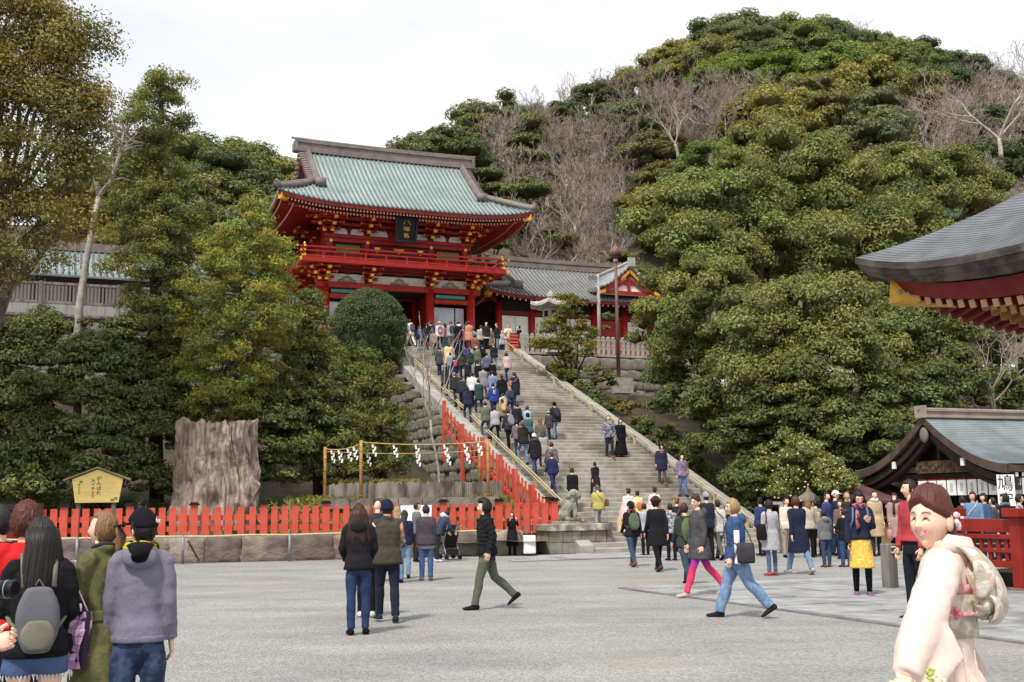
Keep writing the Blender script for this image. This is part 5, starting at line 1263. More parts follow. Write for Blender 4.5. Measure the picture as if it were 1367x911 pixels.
for lab, L_, fx, Y in (('dark broad evergreen at the far left behind the votive board', [(20, 470, 38.5, 52), (5, 545, 38, 62), (55, 590, 37.8, 55), (15, 630, 37.5, 45), (85, 450, 40, 45), (60, 520, 38.2, 50)], 25, 38.6),
                       ('dark broad evergreen directly behind the votive board', [(130, 490, 39.5, 55), (115, 560, 38.5, 58), (140, 620, 38, 55), (95, 640, 37.6, 40), (175, 460, 41, 40)], 130, 39),
                       ('dark broad evergreen just left of the great stump', [(205, 530, 40, 52), (195, 590, 39, 52), (230, 570, 40, 45), (190, 640, 38.4, 40), (230, 500, 41, 40)], 205, 39.8),
                       ('dark broad evergreen just right of the great stump', [(365, 590, 40.5, 50), (395, 560, 41.5, 45), (372, 628, 40, 30), (415, 590, 42.5, 34), (340, 550, 41.5, 42)], 380, 41)):
    lobe_tree('evergreen_tree', lab, L_, foot(fx, Y, -.2), .48, .15, 3.2, 860, F_DARK, M_BARKD, .2, EL, up=.45, flat=.62, forks=False, tvar=.32)
lobe_tree('evergreen_tree', 'dark broad evergreen just beyond the left edge of the fence bank', [(-70, 480, 38.5, 60), (-60, 570, 38, 60), (-150, 520, 38.5, 65), (-130, 610, 37.6, 55), (-40, 630, 37.4, 40)], foot(-90, 38.6, -.2), .55, .18, 2.6, 620, F_DARK, M_BARKD, .2, EL, up=.45, flat=.62, forks=False)
lobe_tree('leafy_bush', 'pale green leafy shrub at the foot of the left evergreens', [(30, 640, 36.6, 26), (10, 655, 36.5, 20), (52, 658, 36.5, 16)], foot(30, 36.6), .28, .15, 2.4, 620, F_CAMELLIA, M_BARKG, 0, cat='shrub')
cl = []
for i in range(420):
    px = random.uniform(60, 365); Y_ = random.uniform(37.6, 40.5); q = at(px, 660, Y_); u_, v_, _z = loc_uv(q)
    if abs(px - 288) < 62 and Y_ < 39.6: continue
    cl.append((np.array([q.x, q.y, uvz(u_, v_) + .12 + (.25 if px > 380 else 0)]), random.uniform(.22, .42), .8))
for i in range(120):
    px = random.uniform(-20, 370); Y_ = random.uniform(38.6, 41.0); q = at(px, 660, Y_); u_, v_, _z = loc_uv(q)
    if abs(px - 288) < 62: continue
    cl.append((np.array([q.x, q.y, uvz(u_, v_) + random.uniform(.3, 1.1)]), random.uniform(.4, .75), .8))
V, T = clump_leaves(cl, 600, .15, up=.4, tvar=.35); tag(link('undergrowth', quads_mesh('undergrowth', V, T, F_DARK)), 'dark leafy undergrowth covering the bank behind the orange fence', 'undergrowth', kind='stuff')
cl = []
for i in range(520):
    u_, v_ = random.uniform(W_ST + .9, W_ST + 6), random.uniform(3, L_ST - 2); q = wor(u_, v_); cl.append((np.array([q.x, q.y, uvz(u_, v_) + .1]), random.uniform(.2, .42), .6))
V, T = clump_leaves(cl, 420, .15, up=.5, tvar=.4, hue=.25); tag(link('undergrowth', quads_mesh('undergrowth', V, T, F_CONIFER)), 'patchy green undergrowth on the slope right of the stairs', 'undergrowth', kind='stuff')
# clipped round shrub
hb = at(493, 445, 56.5); hd = thing('clipped_shrub', 'large clipped dome-shaped evergreen shrub beside the stair top', 'shrub', (hb.x, hb.y, hb.z - 2.6))
cl = []
for i in range(520):
    d = rng.normal(size=3); d /= np.linalg.norm(d); d[2] = abs(d[2]) if rng.random() < .6 else d[2]
    if d[2] < -.6: continue
    cl.append((np.array([0, 0, 2.6]) + d * np.array([1.72, 1.72, 2.05]) + np.array([0, 0, -.25 if d[2] < 0 else 0]), .30, .9))
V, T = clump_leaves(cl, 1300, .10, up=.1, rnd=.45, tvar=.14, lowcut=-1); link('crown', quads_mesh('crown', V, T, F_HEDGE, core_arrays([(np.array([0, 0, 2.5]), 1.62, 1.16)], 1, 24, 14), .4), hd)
MB().tube([(0, 0, -.6), (0, 0, 2)], .16, 8).build('trunk', M_BARKD, hd)
# pines on the slope right of the stairs
lobe_tree('garden_pine', 'sparse yellow-green young pine in front of the stone lantern', [(760, 412, 58.5, 22), (742, 436, 58.5, 20), (778, 436, 58.6, 20), (732, 466, 58, 24), (772, 466, 58, 26), (750, 455, 58, 22), (755, 490, 57.6, 18), (790, 455, 58.8, 14)], foot(760, 58.5, -.4), .34, .16, 2.6, 700, F_PINE, M_BARKD, .12, 'pines beside the stairs', core=False, shell=(.2, 1.1), flat=.5, up=.3)
lobe_tree('garden_pine', 'small dark green pine beside the brown lamp post', [(800, 500, 57, 16), (812, 512, 57, 12), (795, 515, 56.8, 12)], foot(802, 57, -.4), .3, .15, 2.6, 900, F_CONIFER, M_BARKD, .1, 'pines beside the stairs', flat=.6, forks=False)
lobe_tree('garden_pine', 'thin green pine rising behind the stone fence by the thin pole', [(810, 425, 66, 8), (806, 442, 66, 8)], (at(806, 440, 66).x, at(806, 440, 66).y, H_ST), .3, .16, 2.6, 700, F_CONIFER, M_BARKG, .1, 'pines beside the stairs', flat=.5, forks=False)

# ---- bare trees
def bare_mesh(name, H, seed, nseg=1600, spread=.55, r0=.16, m=M_TWIG, up=.25, sides=3, start=.28, rmin=.014, trunk_m=None):
    rnd = random.Random(seed); mb = MB(); tk = MB(); q = []
    p = Vector((0, 0, -.5)); d = Vector((rnd.uniform(-.1, .1), rnd.uniform(-.1, .1), 1)).normalized()
    pts = [p]; n0 = 5
    for i in range(n0):
        d = (d + Vector((rnd.uniform(-.16, .16), rnd.uniform(-.16, .16), .1))).normalized(); p = p + d * (H * start + .5) / n0; pts.append(p)
    tk.tube(pts, [lerp(r0, r0 * .75, i / n0) for i in range(n0 + 1)], 7)
    for k in range(rnd.randint(3, 5)):
        a = rnd.uniform(0, 6.28); q.append((p, (d + Vector((math.cos(a), math.sin(a), .2)) * spread * rnd.uniform(.7, 1.5)).normalized(), H * rnd.uniform(.24, .34), r0 * .6, 1))
    cnt = 0
    while q and cnt < nseg:
        p, d, L, r, g_ = q.pop(0); pts = [p]; k = 3 if g_ < 3 else 2
        for i in range(k):
            d = (d + Vector((rnd.uniform(-.2, .2), rnd.uniform(-.2, .2), rnd.uniform(-.1, .2) + up * .25))).normalized(); p = p + d * L / k; pts.append(p)
        (tk if r > r0 * .22 else mb).tube(pts, [lerp(r, r * .62, i / k) for i in range(k + 1)], 5 if r > r0 * .3 else sides, cap=False); cnt += k
        if r < rmin * 1.05 and g_ > 5: continue
        for c in range(rnd.choice((2, 3, 3) if g_ < 4 else (2, 3))):
            a = rnd.uniform(0, 6.28); o = d.orthogonal().normalized(); o = Matrix.Rotation(a, 3, d) @ o
            q.append((pts[-1] if c < 2 else pts[-2], (d + o * spread * rnd.uniform(.6, 1.5) + Vector((0, 0, up * .4))).normalized(), L * rnd.uniform(.62, .82), max(rmin, r * .6), g_ + 1))
    return tk.mesh(name + '_trunk', trunk_m or m, True), mb.mesh(name, m)
def bare_tree(name, label, base, H, seed, rz=0, group=None, **kw):
    a, b = bare_mesh('twigs', H, seed, **kw); t = thing(name, label, 'tree', base, rz, group); link('trunk', a, t); link('crown', b, t); return t
p_ = at(588, 641, 42.3); bare_tree('young_ginkgo', 'slender bare young ginkgo inside the rope enclosure', (p_.x, p_.y, 2.3), 6.0, 3, nseg=130, spread=.42, r0=.055, m=M_TWIGW, start=.42, rmin=.011, up=.5)
pb = thing('pale_bare_tree', 'pale leaning bare tree trunk with forked top at the left', 'tree', foot(104, 40)); bb_ = Vector(pb.location)
tb = MB(); P_ = [at(px, py, 40) - bb_ for px, py in ((104, 445), (106, 410), (115, 350), (124, 300), (132, 262))]; tb.tube([Vector((0, 0, -.3))] + P_, [.15, .15, .135, .12, .105, .09], 9)
tb.tube([P_[-1], at(128, 240, 40) - bb_, at(124, 215, 40) - bb_], [.1, .08, .05], 7); tb.tube([P_[-1], at(150, 240, 40) - bb_, at(160, 205, 40) - bb_, at(165, 175, 40) - bb_, at(160, 150, 40.3) - bb_], [.1, .085, .07, .05, .02], 7)
tb.build('trunk', M_TWIGW, pb, True); tw = MB(); random.seed(2)
for k in range(60):
    px, py = random.choice(((165, 175), (160, 205), (162, 190), (128, 225), (124, 215), (150, 240))); a = at(px, py, 40) - bb_; d = Vector((random.uniform(-1, 1), random.uniform(-1, 1), random.uniform(-.2, 1))).normalized(); b = a + d * random.uniform(.5, 1.3)
    tw.tube([a, a.lerp(b, .5) + Vector((0, 0, .1)), b], [.035, .022, .008], 4)
    for j in range(3): e = b.lerp(a, random.uniform(0, .5)); tw.tube([e, e + Vector((random.uniform(-.4, .4), random.uniform(-.4, .4), random.uniform(-.1, .4)))], [.014, .006], 3)
tag(tw.build('twigs', M_TWIGW, pb), kind='stuff')
for k, (px, Y, H, sd, lab) in enumerate(((205, 37.2, 1.5, 31, 'thin leafless sapling behind the fence left of the stump'), (352, 37.4, 1.5, 32, 'pale leafless sapling behind the fence at the stump\'s right'), (380, 37.5, 1.4, 33, 'leaning leafless sapling nearest the grassy mound'))):
    g_ = at(px, 690, Y); bare_tree('bare_sapling', lab, (g_.x, g_.y, .6), H, sd, nseg=70, spread=.6, r0=.03, m=M_TWIGW, start=.3, rmin=.009, up=.5)
g_ = at(1330, 520, 46); bare_tree('bare_shrub', 'reddish bare shrub under the pavilion eave above the booth roof', (g_.x, g_.y, 3.5), 5.5, 41, nseg=900, spread=.8, r0=.12, start=.15)
g_ = at(1360, 480, 50); bare_tree('bare_shrub', 'grey-brown bare tree at the right edge behind the booth', (g_.x, g_.y, 4.5), 6.5, 43, nseg=900, spread=.8, r0=.12, start=.15)
# grass on the mound
random.seed(6); gc = []; gp = []
for i in range(5200):
    x, y = MC.x + random.uniform(-6.6, 3.6), random.uniform(37.6, 43.5 if random.random() < .4 else 40.2)
    if noise.noise(Vector((x * 1.1, y * 1.1, 4))) < -.15: continue
    if y > 40.2 and x > MC.x - 3.3: continue
    gc.append((x, y, zmound(x, y) + .06))
for t in range(900):
    px = random.uniform(430, 560); q = at(px, 640, 41.0 + random.uniform(0, 1.2)); gc.append((q.x, q.y, 2.45 + random.uniform(0, .08)))
for t in range(700):
    px = random.uniform(380, 445); Y_ = random.uniform(38.5, 42); q = at(px, 655, Y_); gc.append((q.x, q.y, zmound(q.x, q.y) + .1))
gc = np.array(gc); nn = rng.normal(size=(len(gc), 3)) * np.array([1, 1, .25]); nn /= np.linalg.norm(nn, axis=1, keepdims=True)
tt = rng.uniform(.6, 1.3, (len(gc), 1)) * np.array([[1, .95, .7]]) * np.where(rng.random((len(gc), 1)) < .35, np.array([[.75, 1.1, .7]]), 1)
go_ = link('grass', quads_mesh('grass', leaf_arrays(gc, nn, rng.uniform(.12, .3, len(gc)), .35, .5), tt, F_GRASS)); tag(go_, 'tufts of dry and green grass on the mound', 'grass', kind='stuff')
# ================================================================ wooded hill
SKY_PX = [(-200, 190), (150, 185), (240, 178), (320, 182), (390, 200), (480, 200), (545, 190), (600, 155), (650, 135), (740, 128), (800, 105), (850, 82), (900, 48), (960, 30), (1030, 18), (1090, 12), (1150, 20), (1200, 32), (1250, 42), (1300, 62), (1367, 88), (1600, 150)]
def sky_y(px):
    for (a, ya), (b, yb) in zip(SKY_PX, SKY_PX[1:]):
        if a <= px <= b: return lerp(ya, yb, (px - a) / (b - a))
    return 190
def ridge_Y(px): return lerp(98, 150, sstep(420, 860, px))
def hill_y0(px): return max(74, on_v(px, 400, 49.5).y) if 330 < px < 960 else 74
def hill_z(px, Y):
    Yr = max(ridge_Y(px), hill_y0(px) + 14); zr = at(px, sky_y(px), Yr).z - 6.5; y0 = hill_y0(px); s = (Y - y0) / (Yr - y0)
    if s <= 0: return H_ST - .3
    if s <= 1: return lerp(H_ST - .3, zr, s ** .92)
    return zr - (Y - Yr) * .5
hm = MB(); hm.grid([[(lambda q: (q.x, q.y, hill_z(px, Y)))(at(px, 400, Y)) for px in range(-300, 2400, 30)] for Y in list(range(70, 200, 5))])
tag(hm.build('hill', mat('wooded_hill_earth', S(112, 100, 86), S(84, 78, 60), .3, .95), smooth=True), kind='structure')
rb = MB(); rb.grid([[(lambda q: (q.x, q.y, H_ST - .3 - max(0, 72.5 - Y) * .22 + .3 * noise.noise(Vector((q.x * .3, q.y * .3, 2)))))(at(px, 400, Y)) for px in range(975, 2400, 30)] for Y in range(52, 76, 4)])
tag(rb.build('right_bank', MATS['wooded_hill_earth'], smooth=True), kind='structure')
def hill_crown(seed, R_=4.4, Hh=3.6, k=34, cr=1.25, flat=.66, n=165, leaf=.34, pads=False):
    global rng
    keep = rng; rng = np.random.default_rng(seed); cl = []
    for i in range(k):
        while True:
            d = rng.normal(size=3); d /= np.linalg.norm(d)
            if d[2] > -.25: break
        rr = rng.uniform(.7, 1.0)
        if pads: lv = rng.integers(0, 4); c = np.array([d[0] * R_ * rr * (1.1 - .25 * lv), d[1] * R_ * rr * (1.1 - .25 * lv), Hh * (.3 + 1.35 * lv / 3)])
        else: c = np.array([d[0] * R_ * rr, d[1] * R_ * rr, 2.6 + d[2] * Hh * rr])
        cl.append((c, cr * rng.uniform(.75, 1.25), flat))
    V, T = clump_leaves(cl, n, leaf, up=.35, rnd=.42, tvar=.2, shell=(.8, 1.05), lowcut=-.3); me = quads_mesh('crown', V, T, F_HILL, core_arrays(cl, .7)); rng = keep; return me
HC = [hill_crown(100 + i) for i in range(6)]; HP = [hill_crown(200 + i, 3.6, 3.6, 22, 1.25, .42, 170, .34, True) for i in range(3)]
HB = [bare_mesh('crown', 8.0, 300 + i, nseg=1700, spread=.8, r0=.2, start=.16, rmin=.022, trunk_m=M_TWIGW, up=.2) for i in range(5)]
HTP = MB().tube([(0, 0, -6), (.1, 0, 1), (0, .1, 4), (.1, 0, 6.4)], [.3, .24, .16, .08], 7).mesh('trunk', M_BARKD, True)
HT_ = MB().tube([(0, 0, -6), (.1, 0, -2), (0, .1, 2.6)], [.32, .26, .18], 7).mesh('trunk', M_BARKD, True)
rh = random.Random(17); placed = []
def occl(px): return 300 if px < 390 else 250 if px < 640 else 385 if px < 850 else 300
LAB = {'dark': 'dark green domed evergreen in the woods on the hillside', 'mid': 'mid green domed evergreen in the woods on the hillside', 'olive': 'olive green domed evergreen in the woods on the hillside', 'bright': 'bright fresh green tree amid darker crowns near the hilltop', 'pine': 'layered flat-topped pine on the wooded hillside', 'bare': 'leafless purplish-brown tree in the woods on the hillside'}
XM = {'dark': [F_HILLD, foliage_mat('blue_green_leaf', (.105, .150, .075, 1)), foliage_mat('deep_green_leaf', (.090, .120, .048, 1))], 'mid': [F_HILL, foliage_mat('grey_green_leaf', (.185, .205, .095, 1)), foliage_mat('fresh_green_leaf', (.175, .235, .060, 1))], 'olive': [F_HILLY, foliage_mat('tawny_olive_leaf', (.225, .220, .085, 1)), foliage_mat('yellow_olive_leaf', (.275, .265, .075, 1))]}
FM = {'dark': F_HILLD, 'mid': F_HILL, 'olive': F_HILLY, 'bright': F_HILLB, 'pine': F_HILL}
for trial in range(9000):
    px = rh.uniform(140, 1420); Yr = ridge_Y(px); Y = lerp(77, Yr + 3, rh.random() ** .8); z = hill_z(px, Y); p = at(px, 400, Y); pos = Vector((p.x, p.y, z))
    d = pos + Vector((0, 0, 5)) - EYEP; zc = d.dot(FWD); sx, sy = 683.5 + F_PX * d.dot(RIGHT) / zc, 455.5 - F_PX * d.dot(UP) / zc
    if Y < hill_y0(px) + 2 or sy > occl(sx) or sx > 1420 or sx < 120: continue
    u = rh.random()
    if 705 < sx < 850 and 120 < sy < 390: ty = 'bare' if u < .76 else 'dark' if u < .9 else 'pine'
    elif 830 < sx < 1060 and 105 < sy < 240: ty = 'bare' if u < .38 else 'mid' if u < .7 else 'olive'
    elif sx > 1225 and sy > 95: ty = 'bare' if u < .55 else 'dark'
    elif 470 < sx < 545 and sy < 260: ty = 'bare' if u < .4 else 'mid' if u < .8 else 'dark'
    elif 545 < sx < 720: ty = 'pine' if u < .3 else 'dark' if u < .5 else 'mid' if u < .72 else 'bare'
    elif 1110 < sx < 1210 and sy < 50: ty = 'bare' if u < .4 else 'mid'
    else: ty = 'mid' if u < .5 else 'dark' if u < .74 else 'olive' if u < .96 else 'bright'
    if 950 < sx < 1060 and 75 < sy < 118: ty = 'bright'
    if 830 < sx < 960 and 60 < sy < 120 and ty != 'bare': ty = 'olive'
    if sx < 400 and ty in ('bare', 'pine', 'bright'): ty = 'mid'
    md = 3.2 if ty == 'bare' else 5.2
    md *= .8 if Y < 95 else 1.0
    if any((q - pos).length < (md + m2) / 2 for q, m2 in placed): continue
    placed.append((pos, md)); s_ = rh.uniform(.75, 1.2) * (.85 if Y < 100 else 1.0); rz = rh.uniform(0, 6.28)
    grp = {'bare': 'bare trees on the wooded hill', 'pine': 'pines on the wooded hill'}.get(ty, 'evergreen trees on the wooded hill')
    wh = ' near the hilltop' if sy < 95 and sx > 780 else ' at the right shoulder of the hill' if sx > 1180 else ' above the camphor trees' if sx > 850 else ' above the corridor roof' if sx > 640 else ' beside the gate ridge' if sx > 420 else ' behind the cypress left of the gate'
    lb = LAB[ty].replace(' on the hillside', '').replace(' near the hilltop', '').replace(' on the wooded hillside', '') + wh
    if ty == 'bare':
        t = thing('bare_tree', lb, 'tree', pos, rz, grp, s_ * .86); a, b = HB[rh.randrange(1, 5)]; link('trunk', a, t); link('crown', b, t)
    else:
        t = thing('hill_evergreen', lb, 'tree', pos, rz, grp, s_); link('trunk', HTP if ty == 'pine' else HT_, t)
        c = link('crown', rh.choice(HP if ty == 'pine' else HC), t); c.material_slots[0].link = 'OBJECT'; c.material_slots[0].material = rh.choice(XM[ty]) if ty in XM else FM[ty]
    if len(placed) > 330: break
for (px, py, Y, s_, k, lab) in ((905, 200, 118, 1.0, 1, 'large spreading bare tree with pale limbs above the camphor crowns'), (1335, 195, 92, 1.05, 2, 'large pale-limbed bare tree high at the right edge'), (985, 195, 112, .95, 3, 'bare pale-limbed tree behind the tallest camphor')):
    t = thing('bare_tree', lab, 'tree', at(px, py, Y) - Vector((0, 0, .5)), 1.0 + k, None, s_); a, b = bare_mesh('twigs', 9.5, 330 + k, nseg=3000, spread=.75, r0=.20, start=.12, rmin=.022, trunk_m=M_TWIGW, up=.15); link('trunk', a, t); link('crown', b, t)
for i, (px, py, Y, s_) in enumerate(((165, 240, 96, 1.1), (205, 215, 97, 1.1), (245, 205, 96, 1.15), (285, 215, 93, 1.1), (262, 250, 88, 1.0), (310, 235, 90, 1.0), (225, 262, 86, 1.0), (340, 250, 96, 1.1), (365, 235, 100, 1.0), (130, 260, 92, 1.1))):
    t = thing('hill_evergreen', 'domed evergreen on the ridge seen between the tall conifer and the gate roof', 'tree', at(px, py, Y) - Vector((0, 0, 4.6 * s_)), i * 1.3, 'evergreen trees on the wooded hill', s_); link('trunk', HT_, t); c = link('crown', HC[i % 6], t); c.material_slots[0].link = 'OBJECT'; c.material_slots[0].material = (F_HILL, F_HILLY, F_HILLD)[i % 3]
print('hill trees', len(placed))
# ================================================================ people
CLOTH = {}
def cloth(col, col2=None, scale=14, bump=.85, bscale=8, rough=.9):
    k = (col, col2, scale, bump)
    if k not in CLOTH:
        dull = lambda q: tuple(lerp(v_, .3 * q[0] + .55 * q[1] + .15 * q[2], .26) for v_ in q[:3]) + (1,)
        c = dull(S(*col)); c2 = dull(S(*col2)) if col2 else C3(c, .74)
        CLOTH[k] = mat('cloth_%d' % len(CLOTH), c, c2, scale if col2 else 5, rough, bump, bscale, spec=.15, lo=.42 if col2 else .36, hi=.58 if col2 else .7, bdist=.03)
    return CLOTH[k]
def skin_mat():
    m = bpy.data.materials.new('skin'); m.use_nodes = True; t = m.node_tree; b = t.nodes['Principled BSDF']; a = t.nodes.new('ShaderNodeAttribute'); a.attribute_name = 'paint'
    t.links.new(a.outputs['Color'], b.inputs['Base Color']); b.inputs['Roughness'].default_value = .5; b.inputs['Specular IOR Level'].default_value = .3
    b.inputs['Subsurface Weight'].default_value = .08; b.inputs['Subsurface Radius'].default_value = (.012, .005, .003); return m
M_SKIN = skin_mat()
def hair_mat(name, c1, c2): return mat(name, S(*c1), S(*c2), 150, .5, .6, 170, spec=.35, stretch=(1, 1, .05), bdist=.006, lo=.3, hi=.7)
HAIRC = {'black': hair_mat('black_hair', (24, 20, 19), (38, 32, 30)), 'brown': hair_mat('brown_hair', (70, 44, 32), (46, 30, 24)), 'light': hair_mat('light_brown_hair', (142, 108, 74), (108, 80, 54)), 'ginger': hair_mat('ginger_hair', (136, 80, 46), (106, 60, 36)),
         'blond': hair_mat('ash_blond_hair', (176, 150, 108), (128, 104, 74)), 'red': hair_mat('auburn_hair', (98, 48, 36), (70, 36, 28)), 'grey': hair_mat('grey_hair', (120, 116, 112), (90, 88, 86)), 'none': None}
def g2(x, s): return math.exp(-(x / s) ** 2)
def head_shape(az, el, fem=False):
    """radius vector of the head in its own frame: az from the front, el up; metres"""
    d = Vector((math.sin(az) * math.cos(el), math.cos(az) * math.cos(el), math.sin(el)))
    w, dp, h = .073, .094, .118
    low = sstep(.0, 1.1, -el); w *= 1 - .30 * low; dpf = dp * (1 - .10 * low)
    p = Vector((d.x * w, d.y * (dpf if d.y > 0 else dp * (1 - .28 * low)), d.z * h))
    f = 0.0
    if math.cos(az) > 0:
        f += .022 * g2(az, .16) * g2(el + .18, .11) + .012 * g2(az, .12) * g2(el - .03, .13)       # nose
        f += .004 * g2(az, .6) * g2(el - .24, .12)                                                  # brow
        f -= .008 * (g2(az - .38, .2) + g2(az + .38, .2)) * g2(el - .08, .12)                       # eye sockets
        f += .0065 * (g2(az - .55, .25) + g2(az + .55, .25)) * g2(el + .25, .22)                    # cheeks
        f += .006 * g2(az, .24) * g2(el + .45, .06) + .005 * g2(az, .2) * g2(el + .56, .05)         # lips
        f -= .004 * g2(az, .25) * g2(el + .66, .06)
        f += .011 * g2(az, .32) * g2(el + .88, .16)                                                 # chin
    p += d * f
    return p * .955
SKINS = {'light': (236, 196, 172), 'asian': (232, 188, 160), 'tan': (206, 156, 126), 'pink': (238, 192, 170)}
def face_paint(az, el, sk, smile=False, eyes=True):
    c = Vector(S(*SKINS[sk])[:3])
    if math.cos(az) > 0:
        def mixin(col, k):
            nonlocal c; c = c.lerp(Vector(S(*col)[:3]), max(0, min(1, k)))
        a = abs(az)
        mixin((226, 140, 124), .35 * g2(a - .55, .22) * g2(el + .25, .16))
        ml = .36 if smile else .22; y = el + .50 - (.30 * az * az * (4 if smile else .3))
        if a < ml + .05: mixin((198, 84, 88), 1.4 * g2(y, .062 if smile else .05) * (1 - sstep(ml - .04, ml + .05, a)))
        if smile and a < .32: mixin((246, 240, 234), 1.6 * g2(y, .024) * (1 - sstep(.20, .32, a)))
        elif a < .2: mixin((120, 50, 48), .9 * g2(y, .014) * (1 - sstep(.12, .2, a)))
        if eyes:
            ey = el - .07 + (.5 * (a - .38) ** 2 * 4 if smile else 0)
            ins = 1 - sstep(.14 if smile else .12, .23 if smile else .19, abs(a - .40))
            if not smile: mixin((236, 230, 226), .8 * g2(ey, .045) * ins)
            mixin((30, 20, 18), (1.6 if smile else 1.0) * g2(ey - (.0 if smile else .035), .040 if smile else .026) * ins)
            if not smile: mixin((34, 22, 18), 1.2 * g2(ey, .042) * g2(a - .39, .055))
            mixin((66, 46, 38), (1.1 if smile else .85) * g2(el - .27 + .25 * (a - .40) ** 2 * 3, .036) * (1 - sstep(.20, .28, abs(a - .41))))
        mixin((120, 66, 56), .5 * g2(a - .09, .035) * g2(el + .245, .02))
    return c
def grid_head(nt, nf, fn):
    P = []
    for i in range(nt + 1):
        el = math.pi / 2 - math.pi * i / nt
        P.append([fn(2 * math.pi * j / nf - math.pi, el) for j in range(nf)])
    return P
def loop_faces(nr, n, b=0): return [(b + i * n + j, b + (i + 1) * n + j, b + (i + 1) * n + (j + 1) % n, b + i * n + (j + 1) % n) for i in range(nr - 1) for j in range(n)]
class Body:
    def __init__(s): s.v = []; s.f = []; s.c = []
    def rings(s, rings, col, cap=True):
        n = len(rings[0]); b = len(s.v)
        for r_ in rings:
            for p in r_: s.v.append(tuple(p)); s.c.append(col)
        s.f += [(b + i * n + j, b + i * n + (j + 1) % n, b + (i + 1) * n + (j + 1) % n, b + (i + 1) * n + j) for i in range(len(rings) - 1) for j in range(n)]
        if cap: s.f.append(tuple(b + j for j in range(n))[::-1]); s.f.append(tuple(b + (len(rings) - 1) * n + j for j in range(n)))
    def tube(s, pts, r, n, col, flat=1.0):
        m = MB(); m.tube(pts, r, n, sy=flat); b = len(s.v); s.v += m.v; s.c += [col] * len(m.v); s.f += [tuple(i + b for i in f) for f in m.f]
    def mesh(s, m):
        me = bpy.data.meshes.new('person'); me.from_pydata(s.v, [], s.f); a = me.attributes.new('paint', 'FLOAT_COLOR', 'POINT')
        a.data.foreach_set('color', np.array([(c[0], c[1], c[2], 1) for c in s.c], np.float32).ravel()); me.materials.append(m)
        me.polygons.foreach_set('use_smooth', [True] * len(s.f)); me.update(); return me
def ring(c, rx, ry, n=16, R_=None, sq=1.0):
    out = []
    for j in range(n):
        a = 2 * math.pi * j / n; x, y = math.cos(a), math.sin(a)
        if sq != 1: x, y = math.copysign(abs(x) ** sq, x), math.copysign(abs(y) ** sq, y)
        p = Vector((x * rx, y * ry, 0)); out.append(Vector(c) + (R_ @ p if R_ else p))
    return out
POSES = {  # legs (hip, knee) L, R; arms (shoulder, abduct, elbow, inward) L, R; lean; back-foot pitch
    'stand': ((2, 3), (-2, 2), (4, 5, 12, 0), (2, 5, 14, 0), 1), 'rest': ((6, 8), (-4, 2), (6, 8, 20, 10), (3, 9, 18, 0), 2),
    'walk': ((24, 6), (-20, 14), (-16, 6, 14, 0), (18, 6, 20, 0), 4), 'stride': ((21, 4), (-22, 20), (-8, 7, 22, 0), (2, 7, 26, 0), 4),
    'climb': ((46, 58), (-4, 6), (-10, 7, 22, 0), (14, 7, 30, 0), 9), 'descend': ((14, 10), (2, 18), (4, 10, 18, 0), (-4, 10, 14, 0), 0),
    'phone': ((3, 3), (-3, 3), (22, 6, 95, 28), (6, 9, 20, 0), 2), 'photo': ((3, 3), (-3, 3), (40, 10, 110, 25), (40, 10, 110, 25), 2), 'clasp': ((3, 3), (-2, 2), (18, 10, 88, 30), (18, 10, 88, 30), 2),
    'pockets': ((20, 10), (-34, 18), (-22, 14, 42, 0), (-20, 14, 42, 0), 3), 'bend': ((6, 4), (-3, 4), (50, 8, 40, 10), (50, 8, 40, 10), 38), 'point': ((3, 3), (-3, 3), (70, 8, 60, 15), (4, 9, 14, 0), 3)}
def Rx(a): return Matrix.Rotation(R(a), 3, 'X')
def hand(b, wrist, d, side, col, curl=.5, n=5, s=1.0, up=None):
    """palm with four bent fingers and a thumb; d points along the forearm"""
    d = Vector(d).normalized(); x = Vector(up) if up is not None else Vector((0, 1, 0)); x = (x - d * x.dot(d)).normalized(); nrm = d.cross(x) * side      # x: across the palm towards the thumb
    p0 = Vector(wrist)
    rr = [ring((0, 0, 0), 1, 1, 8)]
    def pr(t, w, th): return [p0 + d * t * s + x * math.cos(a) * w * s + nrm * math.sin(a) * th * s for a in [2 * math.pi * k / 8 for k in range(8)]]
    b.rings([pr(-.015, .026, .022), pr(.02, .034, .019), pr(.06, .041, .017), pr(.088, .038, .014)], col)
    for k, (off, L) in enumerate(((.030, .070), (.010, .080), (-.010, .074), (-.029, .058))):
        q = p0 + d * .082 * s + x * off * s; c1 = (d + nrm * -curl * .55).normalized(); c2 = (d * max(.1, 1 - curl) + nrm * -curl * 1.1).normalized()
        b.tube([q, q + c1 * L * .5 * s, q + c1 * L * .5 * s + c2 * L * .5 * s], [.0092 * s, .0085 * s, .006 * s], n, col)
    q = p0 + d * .028 * s + x * .03 * s; t1 = (d * .7 + x * .75 - nrm * .25).normalized(); t2 = (d * .95 + x * .25 - nrm * .35 * curl).normalized()
    b.tube([q, q + t1 * .036 * s, q + t1 * .036 * s + t2 * .03 * s], [.013 * s, .0105 * s, .007 * s], n, col)
